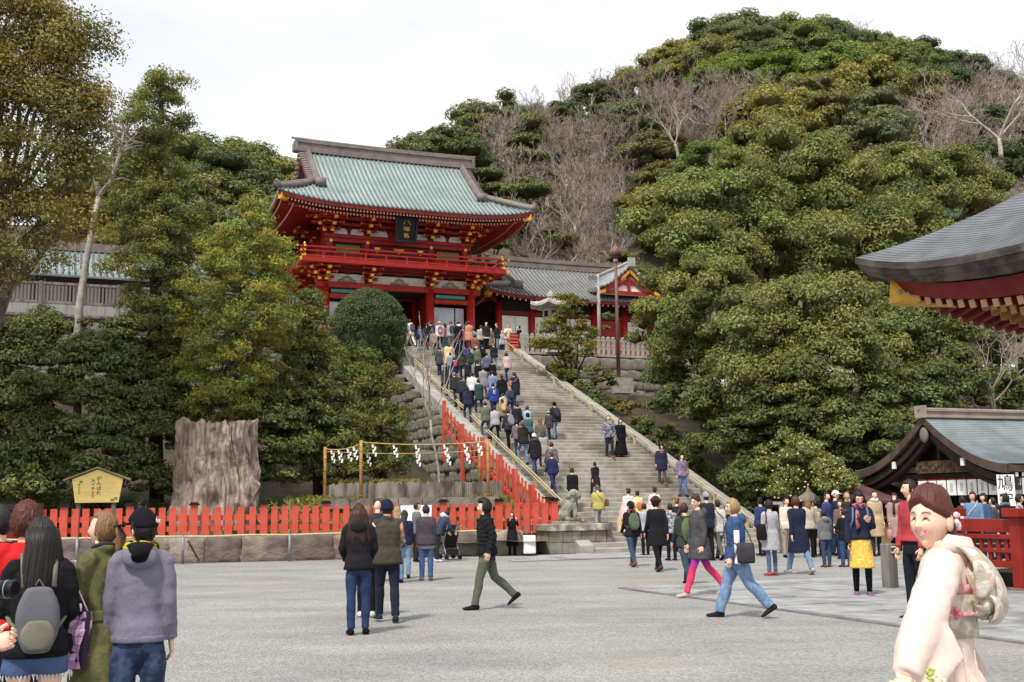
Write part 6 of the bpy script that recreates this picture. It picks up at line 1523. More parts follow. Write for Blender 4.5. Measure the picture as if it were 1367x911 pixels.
def remesh(o, vox, disp=0.0):
    q = o.modifiers.new('remesh', 'REMESH'); q.mode = 'VOXEL'; q.voxel_size = vox; q.use_smooth_shade = True
    w = o.modifiers.new('smooth', 'SMOOTH'); w.factor = .5; w.iterations = 2
    if disp:
        tx = bpy.data.textures.get('folds') or bpy.data.textures.new('folds', 'CLOUDS'); tx.noise_scale = .11; tx.noise_depth = 2
        dd = o.modifiers.new('folds', 'DISPLACE'); dd.texture = tx; dd.strength = disp * 1.7; dd.mid_level = .5; dd.texture_coords = 'LOCAL'
        t2 = bpy.data.textures.get('creases') or bpy.data.textures.new('creases', 'CLOUDS'); t2.noise_scale = .05; t2.noise_depth = 1
        d2 = o.modifiers.new('creases', 'DISPLACE'); d2.texture = t2; d2.strength = disp * .5; d2.mid_level = .5; d2.texture_coords = 'LOCAL'
    return o
class Person: pass
def person(px, hy, fy, yaw, label, top=(40, 40, 46), top2=None, hem=.80, bot=(40, 54, 92), bot2=None, btype='trousers', bhem=.08, shoe=(30, 28, 28), hair='short', hc='black', skin='asian', pose='stand', where='ground', dv=0.0, H=None, Y=None, w=1.0, sleeve=1.0,
           hood=None, head=(0, 0), mirror=None, near=0, hat=None, hatc=(30, 30, 34), puff=False, collar=None, sl2=None, scarf=None, topmat=None, botmat=None, smile=False, group=None, glasses=False, legw=1.0, flare=1.0, undersh=None, lean=None, arms=None, legs=None, disp=0.0, headoff=(0, 0)):
    if where == 'ground': p = ground(px, fy) if Y is None else Vector((at(px, 700, Y).x, Y, 0))
    elif where == 'stairs':
        p = on_stairs(px, fy); u, v, z = loc_uv(p); i = max(0, int(v / tread)); p = wor(u, i * tread + tread * .55, min(H_ST, (i + 1) * rise))
    else:
        p = on_v(px, 440, L_ST + dv); p.z = H_ST
    if H is None: H = max(1.0, min(1.92, at(px, hy, p.y).z - p.z))
    if where == 'top': H = H if H < 1.8 else 1.68
    sc = H / 1.715
    (hl, kl), (hr_, kr), al, ar, ln = POSES[pose]
    if mirror is None: mirror = (int(px * 7 + hy) % 2 == 0)
    if mirror: (hl, kl), (hr_, kr) = (hr_, kr), (hl, kl)
    if mirror: al, ar = ar, al
    if lean is not None: ln = lean
    if arms: al, ar = arms
    if legs: (hl, kl), (hr_, kr) = legs
    if near < 2 and head == (0, 0): head = (((px * 37 + hy * 11) % 61) - 30, ((px * 13) % 15) - 8)
    if where in ('stairs', 'top') and w == 1.0: w = 1.12 + ((px * 7) % 5) * .03
    far = not near; n = 8 if far else 12
    skc = S(*SKINS[skin])[:3]; body = Body()
    hip = Vector((0, 0, .90)); T = Rx(-ln)           # torso rotation (leans forward)
    def tp(x, y, z): return hip + T @ Vector((x, y, z - .90))
    feet = {}; dz = 9
    for sd, (h_, k_) in ((-1, (hl, kl)), (1, (hr_, kr))):
        hj = Vector((sd * .088, 0, .90)); kd = Vector((0, math.sin(R(h_)), -math.cos(R(h_)))); sd_ = Vector((0, math.sin(R(h_ - k_)), -math.cos(R(h_ - k_))))
        kn = hj + kd * .42 + Vector((sd * .008, 0, 0)); an = kn + sd_ * .405; pitch = max(0, (k_ - h_) * .75) if h_ < -5 else 0
        feet[sd] = (hj, kn, an, pitch); dz = min(dz, an.z - (.075 if not pitch else .11 * math.sin(R(pitch)) + .075))
    lift = -dz
    hip.z += lift
    for sd in feet: feet[sd] = tuple([q + Vector((0, 0, lift)) for q in feet[sd][:3]] + [feet[sd][3]])
    def tp(x, y, z): return hip + T @ Vector((x, y, z - .90))
    # ---- the body: head, neck, trunk, arms, hands, legs
    nt, nf = ((16, 22), (28, 40), (72, 100))[near if near < 3 else 2]
    hy_, hp = head; HR = T @ Matrix.Rotation(R(hy_), 3, 'Z') @ Rx(hp); hc_ = tp(0, .012 + headoff[0], 1.585 + headoff[1]); HR = Matrix.Rotation(R(hy_), 3, 'Z') @ Rx(hp - min(ln, 15) * .3)
    P = grid_head(nt, nf, lambda az, el: (az, el)); b0 = len(body.v)
    for r_ in P:
        for (az, el) in r_:
            body.v.append(tuple(hc_ + HR @ head_shape(az, el))); body.c.append(tuple(face_paint(az, el, skin, smile)))
    body.f += loop_faces(nt + 1, nf, b0)
    for sd in (-1, 1):
        e_ = MB(); e_.ell(hc_ + HR @ Vector((sd * .073, -.008, -.005)), (.012, .022, .034), 8, 6, rot=HR); bb = len(body.v); body.v += e_.v; body.c += [skc] * len(e_.v); body.f += [tuple(i + bb for i in f) for f in e_.f]
    body.rings([ring(tp(0, -.005, 1.36), .075, .06, n), ring(tp(0, -.008, 1.42), .058, .056, n), ring(tp(0, -.002, 1.47), .052, .054, n), ring(hc_ + HR @ Vector((0, -.012, -.07)), .052, .056, n)], skc)
    body.rings([ring(tp(0, 0, .88), .13, .09, n), ring(tp(0, 0, 1.05), .12, .085, n), ring(tp(0, 0, 1.25), .14, .09, n), ring(tp(0, 0, 1.40), .09, .06, n)], skc)
    AR = {}
    for sd, (sf, ab, el_, inw) in ((-1, al), (1, ar)):
        sh_ = tp(sd * .160 * (.5 + .5 * w), -.005, 1.385)
        ud = T @ Vector((sd * math.sin(R(ab)), math.sin(R(sf)) * math.cos(R(ab)), -math.cos(R(sf)) * math.cos(R(ab)))); elb = sh_ + ud * .285
        fd = T @ Vector((sd * (math.sin(R(ab)) * .5 - math.sin(R(inw))), math.sin(R(sf + el_)), -math.cos(R(sf + el_)))); fd.normalize(); wr = elb + fd * .245
        AR[sd] = (sh_, elb, wr, fd)
        body.tube([sh_, sh_.lerp(elb, .5), elb, elb.lerp(wr, .4), wr], [.048, .043, .037, .036, .026], n, skc)
        hand(body, wr, fd, sd, skc, .45 if el_ < 60 else .8, 5 if near else 4, 1.0, up=(T @ Vector((0, .8, .6))) if el_ > 60 else None)
    for sd in feet:
        hj, kn, an, pt = feet[sd]
        body.tube([hj, hj.lerp(kn, .5), kn, kn.lerp(an, .35), an], [v_ * (.62 if btype in ('trousers', 'leggings', 'wide') else 1) for v_ in (.08, .07, .052, .05, .034)], n, skc)
    root = link('person', body.mesh(M_SKIN)); tag(root, label, 'person', group)
    root.location = p; root.rotation_euler = (0, 0, R(yaw)); root.scale = (sc,) * 3
    vox = .034 if near == 0 else .022 if near == 1 else .014
    # ---- shoes
    shm = cloth(shoe, None, 5, .1)
    for sd in feet:
        hj, kn, an, pt = feet[sd]; m_ = MB(); fr = Rx(-pt) @ Matrix.Rotation(-sd * .14, 3, 'Z'); rr = []
        for (y, wx, h_, zz) in ((-.075, .022, .03, .02), (-.06, .036, .075, .0), (0, .04, .09, 0), (.06, .045, .062, 0), (.12, .048, .046, 0), (.165, .04, .036, 0), (.19, .018, .022, .006)):
            rr.append([an + fr @ Vector((x * wx, y, -.075 + zz + z * h_)) for x, z in ((-1, 0), (-1, .55), (-.6, 1), (.6, 1), (1, .55), (1, 0))])
        m_.loft(rr); m_.build('shoe', shm, root, True)
    # ---- lower garment
    bm_ = botmat or cloth(bot, bot2)
    if btype in ('trousers', 'leggings', 'wide', 'shorts'):
        m_ = MB(); tk = {'trousers': 1.0, 'leggings': .8, 'wide': 1.35, 'shorts': 1.25}[btype] * legw
        m_.loft([ring(hip + Vector((0, -.005, z - .90)), rx * (.6 + .4 * legw) * min(w, .5 + .5 * w), ry * (.5 + .5 * legw) * min(w, .5 + .5 * w), 14) for z, rx, ry in ((.76, .09, .085), (.80, .152, .118), (.90, .164, .120), (.97, .148, .104), (1.05, .12, .085))])
        for sd in feet:
            hj, kn, an, pt = feet[sd]; e_ = an + Vector((0, 0, -.01))
            if btype == 'shorts': m_.tube([hj + Vector((0, 0, .02)), hj.lerp(kn, .42)], [.10 * legw, .108 * legw], 14)
            else:
                sw = kn.lerp(an, .35) + (kn - an).cross(Vector((1, 0, 0))).normalized() * -.012
                hj2 = Vector((hj.x * .82, hj.y, hj.z + .02)); m_.tube([hj2, hj.lerp(kn, .45), kn, sw, kn.lerp(an, .75), e_], [.086 * tk * min(1, w), .090 * tk, .068 * tk, .070 * tk, .060 * tk, .060 * tk], n)
        remesh(m_.build('shorts' if btype == 'shorts' else 'leggings' if btype == 'leggings' else 'trousers', bm_, root, True), vox, disp * .6)
    elif btype == 'skirt':
        m_ = MB(); sp = max(abs(hl), abs(hr_)) / 100; ks = [0, .35, .7, 1]
        m_.loft([ring(hip + Vector((0, .02 * k, lerp(1.02, bhem, k) - .90)), lerp(.15, .19 + .06 * flare, k) * w, lerp(.11, .15 + .05 * flare + sp * .25, k) * w, 18) for k in ks])
        remesh(m_.build('skirt', bm_, root, True), vox, disp)
    # ---- upper garment
    tm = topmat or cloth(top, top2)
    prof = [(1.02, .160, .116), (1.12, .160, .116), (1.26, .174, .122), (1.345, .168, .110), (1.40, .118, .088), (1.445, .076, .074)]
    lowp = []
    if hem < 1.0:
        k = 4
        for i in range(k + 1):
            z = lerp(hem, .96, i / k); f_ = (1.0 - z) * .11 * flare; lowp.append((z, .184 + f_ * .8, .136 + f_ * (.8 if hem > .6 else 1.1) + (.02 if hem < .6 else 0)))
    m_ = MB(); fat = 1.10 if puff else 1.0
    rings = []
    for (z, rx, ry) in lowp + prof:
        q = tp(0, 0, z) if z >= .9 else hip + Vector((0, -.0, z - .90))
        rings.append(ring(q, rx * w * fat, ry * w * fat, 18, T if z >= .9 else None, .9))
    m_.loft(rings)
    for sd in AR:
        sh_, elb, wr, fd = AR[sd]; e_ = wr if sleeve >= 1 else (elb.lerp(wr, (sleeve - .5) * 2) if sleeve > .5 else sh_.lerp(elb, sleeve * 2)); fw = (1.12 if puff else 1.0) * (.75 + .25 * w)
        m_.ell(sh_ + Vector((-sd * .02, 0, 0)), (.068 * fw, .066 * fw, .064 * fw), 10, 7)
        if sleeve > .5: m_.tube([sh_, sh_.lerp(elb, .5), elb, elb.lerp(e_, .5), e_], [.064 * fw, .060 * fw, .054 * fw, .050 * fw, .043 * fw], 10)
        elif sleeve > .05: m_.tube([sh_, e_], [.072 * fw, .066 * fw], 10)
    if collar: m_.tube([tp(.068 * math.cos(a), .066 * math.sin(a) - .008, 1.455 + .012 * math.sin(a * 2)) for a in [2 * math.pi * k / 14 for k in range(15)]], .028, 7)
    if hood == 'down': m_.ell(tp(0, -.105, 1.41), (.12, .065, .085), 12, 8); m_.tube([tp(.1 * math.cos(a), .075 * math.sin(a) - .02, 1.43) for a in [2 * math.pi * k / 14 for k in range(15)]], .034, 7)
    if near and btype != 'none':
        tr_ = MB()
        if sleeve >= 1:
            for sd in AR:
                sh_, elb, wr, fd = AR[sd]; tr_.tube([wr.lerp(elb, .16), wr.lerp(elb, .02)], [.047 * fw, .044 * fw], 12)
        if .75 < hem < .95: zz = hem + .005; tr_.loft([ring(hip + Vector((0, 0, z_ - .9)), (.186 + (1 - hem) * .088 * flare) * w * fat, (.138 + (1 - hem) * .088 * flare) * w * fat, 22, None, .9) for z_ in (zz - .012, zz + .034)])
        if tr_.v: remesh(tr_.build('cuffs', cloth(tuple(int(v_ * .72) for v_ in top)) if not topmat else topmat, root, True), .012)
        if near >= 2 and hem < .95: z_ = MB(); z_.tube([tp(0, .118 * w + .012, 1.38), tp(0, .128 * w + .012, 1.22), tp(0, .122 * w + .012, 1.02), hip + Vector((0, .150 * w, max(hem, .62) - .9))], .006, 6); z_.build('zip', cloth((60, 60, 64)), root)
    if puff:
        vs = []
        for q in m_.v: vs.append(q)
        m_.v = vs
    to = m_.build('jacket' if hem > .55 else 'coat', tm, root, True); remesh(to, vox, disp)
    if puff and near:
        wv = to.modifiers.new('quilting', 'WAVE') if False else None
    if undersh:
        u_ = MB(); u_.loft([ring(hip + Vector((0, 0, z - .9)), rx * w, ry * w, 18) for z, rx, ry in ((hem - .09, .178, .132), (hem - .03, .178, .132), (hem + .06, .165, .12))]); u_.build('shirt_hem', cloth(undersh), root, True)
    if hood == 'fur': m_ = MB(); m_.tube([tp(.12 * math.cos(a), .095 * math.sin(a) - .03, 1.44 + .02 * math.sin(a)) for a in [2 * math.pi * k / 16 for k in range(17)]], .052, 8); o_ = m_.build('fur_trim', cloth((98, 76, 60), (60, 46, 38), 60, .9), root, True)
    if hood == 'up' or hood == 'white':
        o_ = MB(); hm_ = cloth((232, 232, 232)) if hood == 'white' else tm
        P = grid_head(12, 16, lambda az, el: hc_ + HR @ (head_shape(az, el) * 1.16 + Vector((0, -.022, .0)))) if hood == 'up' else None
        if P: o_.loft(P, cap=False)
        else: o_.ell(tp(0, -.11, 1.43), (.13, .07, .08), 12, 8); o_.tube([tp(.105 * math.cos(a), .08 * math.sin(a) - .02, 1.44) for a in [2 * math.pi * k / 14 for k in range(15)]], .036, 7)
        o_.build('hood', hm_, root, True)
    if scarf:
        m_ = MB(); m_.tube([tp(.078 * math.cos(a), .075 * math.sin(a) - .005, 1.462 + .014 * math.sin(a * 3)) for a in [2 * math.pi * k / 16 for k in range(17)]], .042, 8)
        if len(scarf) > 1 and scarf[1] == 'long': m_.tube([tp(.04, .085, 1.44), tp(.05, .14, 1.3), tp(.05, .15, 1.1)], [.04, .05, .055], 8, sy=.5)
        m_.build('scarf', scarf[0] if not isinstance(scarf[0], tuple) else cloth(scarf[0]), root, True)
    # ---- hair and hats
    hm = HAIRC[hc]
    if hm is not None and hair != 'bald':
        bang = {'short': .62, 'bob': .50, 'long': .56, 'bun': .66, 'pony': .70, 'curly': .60, 'crop': .74, 'swept': .62}[hair]
        th = {'short': .016, 'bob': .022, 'long': .020, 'bun': .018, 'pony': .016, 'curly': .040, 'crop': .010, 'swept': .013}[hair]; nape = {'bob': -1.1, 'long': -1.2, 'curly': -.85}.get(hair, -.75); side = {'bob': 1.0, 'long': 1.05, 'swept': 1.62}.get(hair, 1.34)
        def hs(az, el):
            a = abs(az); front = sstep(bang - .1, bang + .12, el + (min(a, 1.5) * .34 - .06 * math.sin(az * 1.5) if hair == 'swept' else 0)); sidek = sstep(side - .14, side + .16, a) * sstep(nape - .12, nape + .2, el + (.0 if a > 1.7 else -.35 if hair not in ('bob', 'long') else 0))
            k = max(front, sidek); d = head_shape(az, el); th_ = th + (.020 * sstep(.2, 1.2, el) if hair == 'swept' else 0); u_ = d.normalized(); jit = .005 * noise.noise(u_ * 9 + Vector((px * .1, 0, 0))) + (.005 * noise.noise(Vector((az * 9, el * 1.1, px * .01))) + .003 * noise.noise(Vector((az * 24, el * 1.6, px * .02))) if hair != 'curly' else .010 * noise.noise(u_ * 38)) + (.014 * noise.noise(u_ * 22) if hair == 'curly' else .003 * noise.noise(Vector((az * 14, el * 2, 1))))
            return hc_ + HR @ (d + u_ * (lerp(-.012, th_ + jit, k)))
        m_ = MB(); m_.loft(grid_head(16 if far else 40, 28 if far else 110, hs), cap=False)
        if hair == 'long':
            k = 7; rr = []; zl = .40 if far else .42
            for i in range(k):
                t = i / (k - 1); wv = .006 * math.sin(i * 2.1); rr.append([hc_ + HR @ Vector((0, 0, 0)) + Vector((0, 0, 0)) + (HR @ Vector((math.cos(a) * lerp(.076, .10 - .03 * t, min(1, t * 2)) + wv, -.052 - .035 * sstep(0, .4, t) + math.sin(a) * lerp(.05, .03, t) , .02 - zl * t))) for a in [2 * math.pi * j / 14 for j in range(14)]])
            m_.loft(rr)
            if near >= 2:
                for q_ in range(70):
                    a_ = 1.25 + (2 * math.pi - 2.5) * (q_ + random.random()) / 70; zl2 = random.uniform(.40, .52); sw_ = random.uniform(-.02, .02)
                    P_ = [hc_ + HR @ Vector((math.sin(a_) * lerp(.088, .150, min(1, t * 1.4)) + sw_ * t, math.cos(a_) * lerp(.10, .075, t) - .045 * t - .012, .05 - zl2 * t)) for t in (0, .2, .4, .6, .8, 1)]
                    m_.tube(P_, [.011, .015, .015, .014, .011, .003], 6)
        if hair == 'bun': m_.ell(hc_ + HR @ Vector((0, -.085, .075)), (.048, .045, .045), 10, 7)
        if hair == 'pony': m_.tube([hc_ + HR @ Vector((0, -.1, .03)), hc_ + HR @ Vector((0, -.14, -.03)), hc_ + HR @ Vector((0, -.13, -.13)), hc_ + HR @ Vector((0, -.115, -.22))], [.022, .034, .03, .01], 9)
        m_.build('hair', hm, root, True)
    if hat:
        m_ = MB(); hmt = hatc if not isinstance(hatc, tuple) else cloth(hatc)
        lim = {'beanie': .06, 'cap': .26, 'brim': .3, 'fur': .2}[hat]; ht = {'beanie': .030, 'cap': .026, 'brim': .028, 'fur': .05}[hat]
        m_.loft(grid_head(18, 24, lambda az, el: hc_ + HR @ (head_shape(az, el) + head_shape(az, el).normalized() * lerp(-.02, ht, sstep(lim - .1 - (.25 if abs(az) > 1.6 else 0), lim + .02 - (.25 if abs(az) > 1.6 else 0), el)) + Vector((0, 0, .008)))), cap=False)
        if hat == 'cap':
            P = [[hc_ + HR @ Vector((math.sin(a) * r_, math.cos(a) * r_ * 1.08 + .012, .045 - .018 * (r_ - .08) / .09 - .02 * math.sin(a) ** 2)) for a in [R(-62 + 124 * k / 10) for k in range(11)]] for r_ in (.082, .12, .155, .172)]
            m_.grid(P); m_.grid([[q + HR @ Vector((0, 0, .007)) for q in r_] for r_ in P], flip=True); m_.ell(hc_ + HR @ Vector((0, -.0, .152)), (.008, .008, .006), 6, 4)
        if hat in ('brim', 'fur'):
            m_.loft([[hc_ + HR @ Vector((math.cos(a) * r_, math.sin(a) * r_ * 1.15 - .005, z)) for a in [2 * math.pi * k / 20 for k in range(20)]] for r_, z in ((.08, .05), (.135 if hat == 'brim' else .12, .03), (.135 if hat == 'brim' else .13, .045 if hat == 'brim' else .085), (.08, .065 if hat == 'brim' else .11))], cap=False)
        m_.build({'beanie': 'beanie', 'cap': 'cap', 'brim': 'sun_hat', 'fur': 'fur_hat'}[hat], hmt, root, True)
    if glasses:
        m_ = MB()
        for sd in (-1, 1):
            c_ = Vector((sd * .031, .088, .01)); m_.tube([hc_ + HR @ (c_ + Vector((math.cos(a) * .023, -abs(math.cos(a)) * .004 * sd * 0, math.sin(a) * .017))) for a in [2 * math.pi * k / 12 for k in range(13)]], .0022, 5, cap=False); m_.tube([hc_ + HR @ Vector((sd * .054, .086, .014)), hc_ + HR @ Vector((sd * .076, .0, .012))], .002, 4)
        m_.tube([hc_ + HR @ Vector((-.008, .092, .012)), hc_ + HR @ Vector((.008, .092, .012))], .002, 4); m_.build('glasses', M_BLACK, root)
    r = Person(); r.root = root; r.hip = hip; r.tp = tp; r.AR = AR; r.hc = hc_; r.HR = HR; r.sc = sc; r.T = T; r.p = p; r.yaw = R(yaw); r.feet = feet; r.w = w; r.px = px
    return r
def place(o, per):
    o.location = per.p; o.rotation_euler = (0, 0, per.yaw); o.scale = (per.sc,) * 3; return o
def backpack(per, col, label, col2=None, s=1.0, low=.0):
    t = place(thing('backpack', label, 'backpack'), per); m1 = cloth(col, None, 5, .3); m2 = cloth(col2, None, 5, .3) if col2 else m1; w = per.w
    def rb(x, y0, y1, z0, z1, r_=.05, k=10):
        rr = []
        for i in range(k + 1):
            t_ = i / k; e = math.sin(math.pi * min(max(t_, .06), .94)) ** .35; z = lerp(z0, z1, t_)
            rr.append([per.tp(cx * x * e, lerp(y0, y1, .5 - cy * .5 * (.4 + .6 * e)), z) for cx, cy in ((-1, -.6), (-.7, -1), (.7, -1), (1, -.6), (1, .8), (.8, 1), (-.8, 1), (-1, .8))])
        return rr
    d0 = -.118 * w; b = MB(); b.loft(rb(.145 * s, d0, d0 - .15 * s, 1.38 - low - .43 * s, 1.40 - low)); po_ = b.build('pack_body', m1, t, True); q_ = po_.modifiers.new('s', 'SUBSURF'); q_.levels = q_.render_levels = 2 if s < 1.0 and low else 1
    b = MB(); b.loft(rb(.11 * s, d0 - .13 * s, d0 - .185 * s, 1.38 - low - .40 * s, 1.38 - low - .2 * s)); po_ = b.build('front_pocket', m2, t, True); q_ = po_.modifiers.new('s', 'SUBSURF'); q_.levels = q_.render_levels = 1
    for sd in (-1, 1):
        b = MB(); b.tube([per.tp(sd * .09, d0 - .01, 1.39 - low), per.tp(sd * .10, -.05, 1.475), per.tp(sd * .115, .09 * w, 1.40), per.tp(sd * .13, .135 * w, 1.24), per.tp(sd * .17 * w, .03, 1.08), per.tp(sd * .12, d0, 1.02)], .02, 7, sy=.5); b.build('strap', m2, t, True)
    b = MB(); b.tube([per.tp(-.03, d0 - .02, 1.39 - low), per.tp(0, d0 - .03, 1.44 - low), per.tp(.03, d0 - .02, 1.39 - low)], .008, 6); b.build('grab_loop', m2, t); return t
def shoulder_bag(per, col, label, side=1, z=.95, size=(.26, .10, .26), cross=True, y=-.02, name='shoulder_bag', strapcol=None):
    t = place(thing(name, label, 'bag'), per); m1 = cloth(col, None, 5, .3); w = per.w; x0 = side * (.205 * w + size[1] / 2); c = per.hip + Vector((x0, y, z - .90))
    b = MB(); b.loft([[c + Vector((cx * size[1] / 2 * k, cy * size[0] / 2 * k2, zz)) for cx, cy in ((-1, -.8), (-.7, -1), (.7, -1), (1, -.8), (1, .8), (.7, 1), (-.7, 1), (-1, .8))] for k, k2, zz in ((.7, .9, -size[2] / 2), (1, 1, -size[2] / 2 + .03), (1, 1, size[2] / 4), (.6, .92, size[2] / 2))]); b.build('bag_body', m1, t, True)
    sh = per.tp((-side if cross else side) * .10, .0, 1.47); m2 = cloth(strapcol, None, 5, .2) if strapcol else m1
    for f in (1, -1):
        b = MB(); b.tube([c + Vector((0, f * size[0] / 2 * .8, size[2] / 2 - .03)), per.tp(side * .10 if cross else side * .2, f * .16 * w, 1.18), per.tp((-side if cross else side) * .06 if cross else side * .17, f * .12, 1.36), sh + Vector((0, 0, .012))], .012, 6, sy=.6); b.build('strap', m2, t)
    return t
def hand_item(per, side, label, kind='phone', col=(30, 30, 34)):
    sh_, elb, wr, fd = per.AR[side]; t = None; q = wr + fd * .09
    if kind == 'phone':
        b = MB(); rot = Matrix.Rotation(R(-35), 3, 'X'); b.cbox((0, 0, 0), (.072, .009, .145), rot); o = b.build('phone', cloth(col, None, 5, .0)); tag(o, label, 'phone'); place(o, per); o.location = per.root.matrix_basis @ (q + Vector((0, .02, .03)))
        return o
    if kind == 'bag':
        t = place(thing('hand_bag', label, 'bag'), per); b = MB(); m1 = cloth(col, None, 5, .3); b.loft([ring(q + Vector((0, 0, z)), rx, ry, 12, None, .6) for z, rx, ry in ((-.42, .05, .12), (-.40, .07, .15), (-.2, .065, .15), (-.12, .04, .14))]); b.build('bag_body', m1, t, True)
        b = MB(); b.tube([q + Vector((0, .08, -.13)), q + Vector((0, .04, -.02)), q + Vector((0, -.04, -.02)), q + Vector((0, -.08, -.13))], .008, 6); b.build('handle', m1, t); return t
# ================================================================ who is where
J, JL, BLK, GRY, NAV = (44, 62, 104), (108, 142, 184), (32, 32, 36), (120, 120, 126), (38, 46, 78)
GS, GT, GG = 'visitors climbing the stairs', 'visitors at the top of the stairs', 'visitors in the court'
def st_(px, hy, fy, label, **k): k.setdefault('pose', 'climb'); k.setdefault('yaw', 22 + ((px * 13) % 17 - 8)); return person(px, hy, fy, k.pop('yaw'), label, where='stairs', group=GS, **k)
def tp_(px, hy, dv, label, **k): k.setdefault('yaw', 22 + ((px * 13) % 31 - 15)); k.setdefault('H', 1.66); return person(px, hy, 0, k.pop('yaw'), label, where='top', dv=dv, group=GT, **k)
# ---- at the top
p = tp_(548, 425, .3, 'person in white hoodie and white trousers at the top left of the stairs', top=(232, 230, 228), bot=(226, 224, 220), pose='walk', hood='down', yaw=40); backpack(p, (92, 90, 100), 'dark grey backpack on the white-clad person at the stair top')
p = st_(561, 435, 472, 'person in navy jacket and light jeans reaching the top step at the left', top=(34, 38, 52), bot=JL, hc='black', hair='bob'); backpack(p, (62, 92, 168), 'blue backpack on the navy jacket at the top step')
st_(575, 428, 471, 'person in long black coat and dark jeans on the top step', top=BLK, hem=.62, bot=(40, 46, 66))
tp_(570, 424, 1.6, 'person in dark navy top behind the black coat at the stair top', top=NAV)
p = tp_(587, 427, .8, 'person in white hooded top and dark trousers at the stair top', top=(228, 226, 222), bot=BLK, hair='crop', hat='beanie', hatc=(214, 182, 60)); backpack(p, (150, 86, 150), 'purple and orange backpack at the stair top', (222, 150, 96))
tp_(579, 424, 2.6, 'person in bright blue cap and jacket deep in the stair-top crowd', top=(66, 108, 180), hat='beanie', hatc=(60, 110, 190))
tp_(594, 430, 1.3, 'person in red top and wide teal trousers at the stair top', top=(176, 62, 52), bot=(74, 152, 138), btype='wide', hair='long')
p = tp_(602, 434, .5, 'person in light grey hoodie at the stair top', top=(168, 168, 174), hood='down', bot=GRY); backpack(p, (52, 56, 70), 'dark slate backpack on the light grey hoodie at the stair top')
tp_(612, 433, .4, 'person in black jacket with a white hood at the stair top', top=BLK, hood='white')
tp_(626, 430, .2, 'person in orange coat beneath the gate', top=(222, 132, 86), hem=.55, hc='red', hair='bob')
tp_(618, 427, 2.0, 'person with auburn hair in dark red jacket in the stair-top crowd', top=(130, 56, 46), hc='red', hair='bob')
tp_(632, 424, 2.4, 'person in pale blue jacket and blue cap in the stair-top crowd', top=(110, 140, 190), hat='cap', hatc=(50, 70, 140))
tp_(642, 428, 1.4, 'person in beige jacket in the stair-top crowd', top=(190, 168, 140), hc='brown')
tp_(649, 431, .2, 'person in open dark jacket and white shirt facing down the stairs', top=(44, 46, 56), undersh=(230, 230, 232), yaw=200, bot=BLK)
p = tp_(664, 431, .4, 'person in navy jacket and jeans turned left with a phone at the stair top', top=(38, 46, 66), bot=JL, yaw=95, pose='phone'); hand_item(p, -1, 'dark phone held by the navy jacket at the stair top')
tp_(678, 428, .6, 'person in cream jacket and beige trousers facing down the stairs', top=(226, 206, 178), bot=(196, 172, 140), yaw=185, pose='clasp')
tp_(655, 428, 2.2, 'person in grey-brown coat behind the open dark jacket', top=(122, 108, 96), hem=.6, yaw=200)
tp_(693, 431, .9, 'person all in black standing beside the red tray stand', top=(28, 26, 28), hem=.35, bot=BLK, yaw=120, hair='bun')
tp_(607, 426, 3.2, 'person in maroon jacket under the gate pillar', top=(110, 44, 40), hair='short'); tp_(638, 425, 3.4, 'person in dark green coat under the gate beam', top=(50, 66, 54), hair='bob'); tp_(560, 424, 3.0, 'person in charcoal jacket furthest left in the crowd', top=(66, 66, 72)); tp_(670, 427, 2.8, 'person in light grey jacket before the hall doors', top=(170, 168, 168), yaw=200)
# ---- climbing
st_(599, 456, 498, 'woman in long yellow coat with brown hair high on the stairs', top=(236, 206, 122), hem=.42, hair='long', hc='brown', bot=BLK)
st_(614, 453, 497, 'person in black hooded jacket and light jeans behind the yellow coat', top=(34, 36, 40), hood='down', bot=JL)
st_(622, 460, 494, 'person in violet-blue jacket squeezed between black and green jackets', top=(76, 70, 140), hair='short')
st_(627, 465, 505, 'person in dark green hooded jacket high on the stairs', top=(40, 72, 62), hood='down', hair='crop')
st_(638, 462, 503, 'person in olive jacket and pale blue hat high on the stairs', top=(104, 108, 76), hat='beanie', hatc=(170, 186, 206))
p = st_(645, 460, 494, 'person in black beside the olive jacket', top=BLK); backpack(p, (36, 36, 42), 'black backpack next to the olive jacket')
st_(662, 457, 499, 'tall ginger-haired person in black jacket and light jeans high on the stairs', top=(38, 42, 48), bot=JL, hc='ginger', hair='crop')
p = st_(606, 476, 517, 'person in navy jacket with a red pack left of the queue', top=(40, 42, 76), hair='short', hc='brown', hem=.75); backpack(p, (190, 44, 56), 'small red backpack on the navy jacket', s=.75)
st_(627, 480, 520, 'woman in dark navy coat with long dark hair in the queue', top=(42, 42, 58), hair='long', hc='brown', hem=.7)
st_(641, 482, 524, 'person in black jacket with pale piping in the queue', top=(30, 30, 34), hair='crop', scarf=((214, 212, 208),))
st_(659, 480, 523, 'person in black printed top and light jeans in the queue', top=(26, 26, 28), bot=JL, hair='short')
st_(608, 494, 545, 'person in black quilted jacket bent at the left of the queue', top=(48, 48, 54), puff=True, lean=22, hc='grey')
st_(619, 499, 552, 'brown-haired person in black jacket leaning forward on the steps', top=(46, 48, 56), hc='brown', lean=28, bot=(30, 30, 36))
st_(632, 496, 548, 'person in white jacket and black trousers on the steps', top=(232, 232, 232), bot=(30, 30, 34))
st_(647, 488, 537, 'person in long light grey coat on the steps', top=(146, 142, 148), hem=.62, bot=(92, 88, 92), hair='short', hc='brown')
st_(660, 494, 545, 'person in pale denim-blue jacket in the queue', top=(120, 146, 184), bot=GRY)
p = st_(658, 510, 562, 'person in royal blue jacket with white lettering on the back', top=(38, 62, 150), hair='crop', w=1.1)
text_mesh('lettering', 'E', .24, M_WHITE, p.root, tuple(p.tp(0, -.150, 1.24)), (R(90), 0, 0), .006)
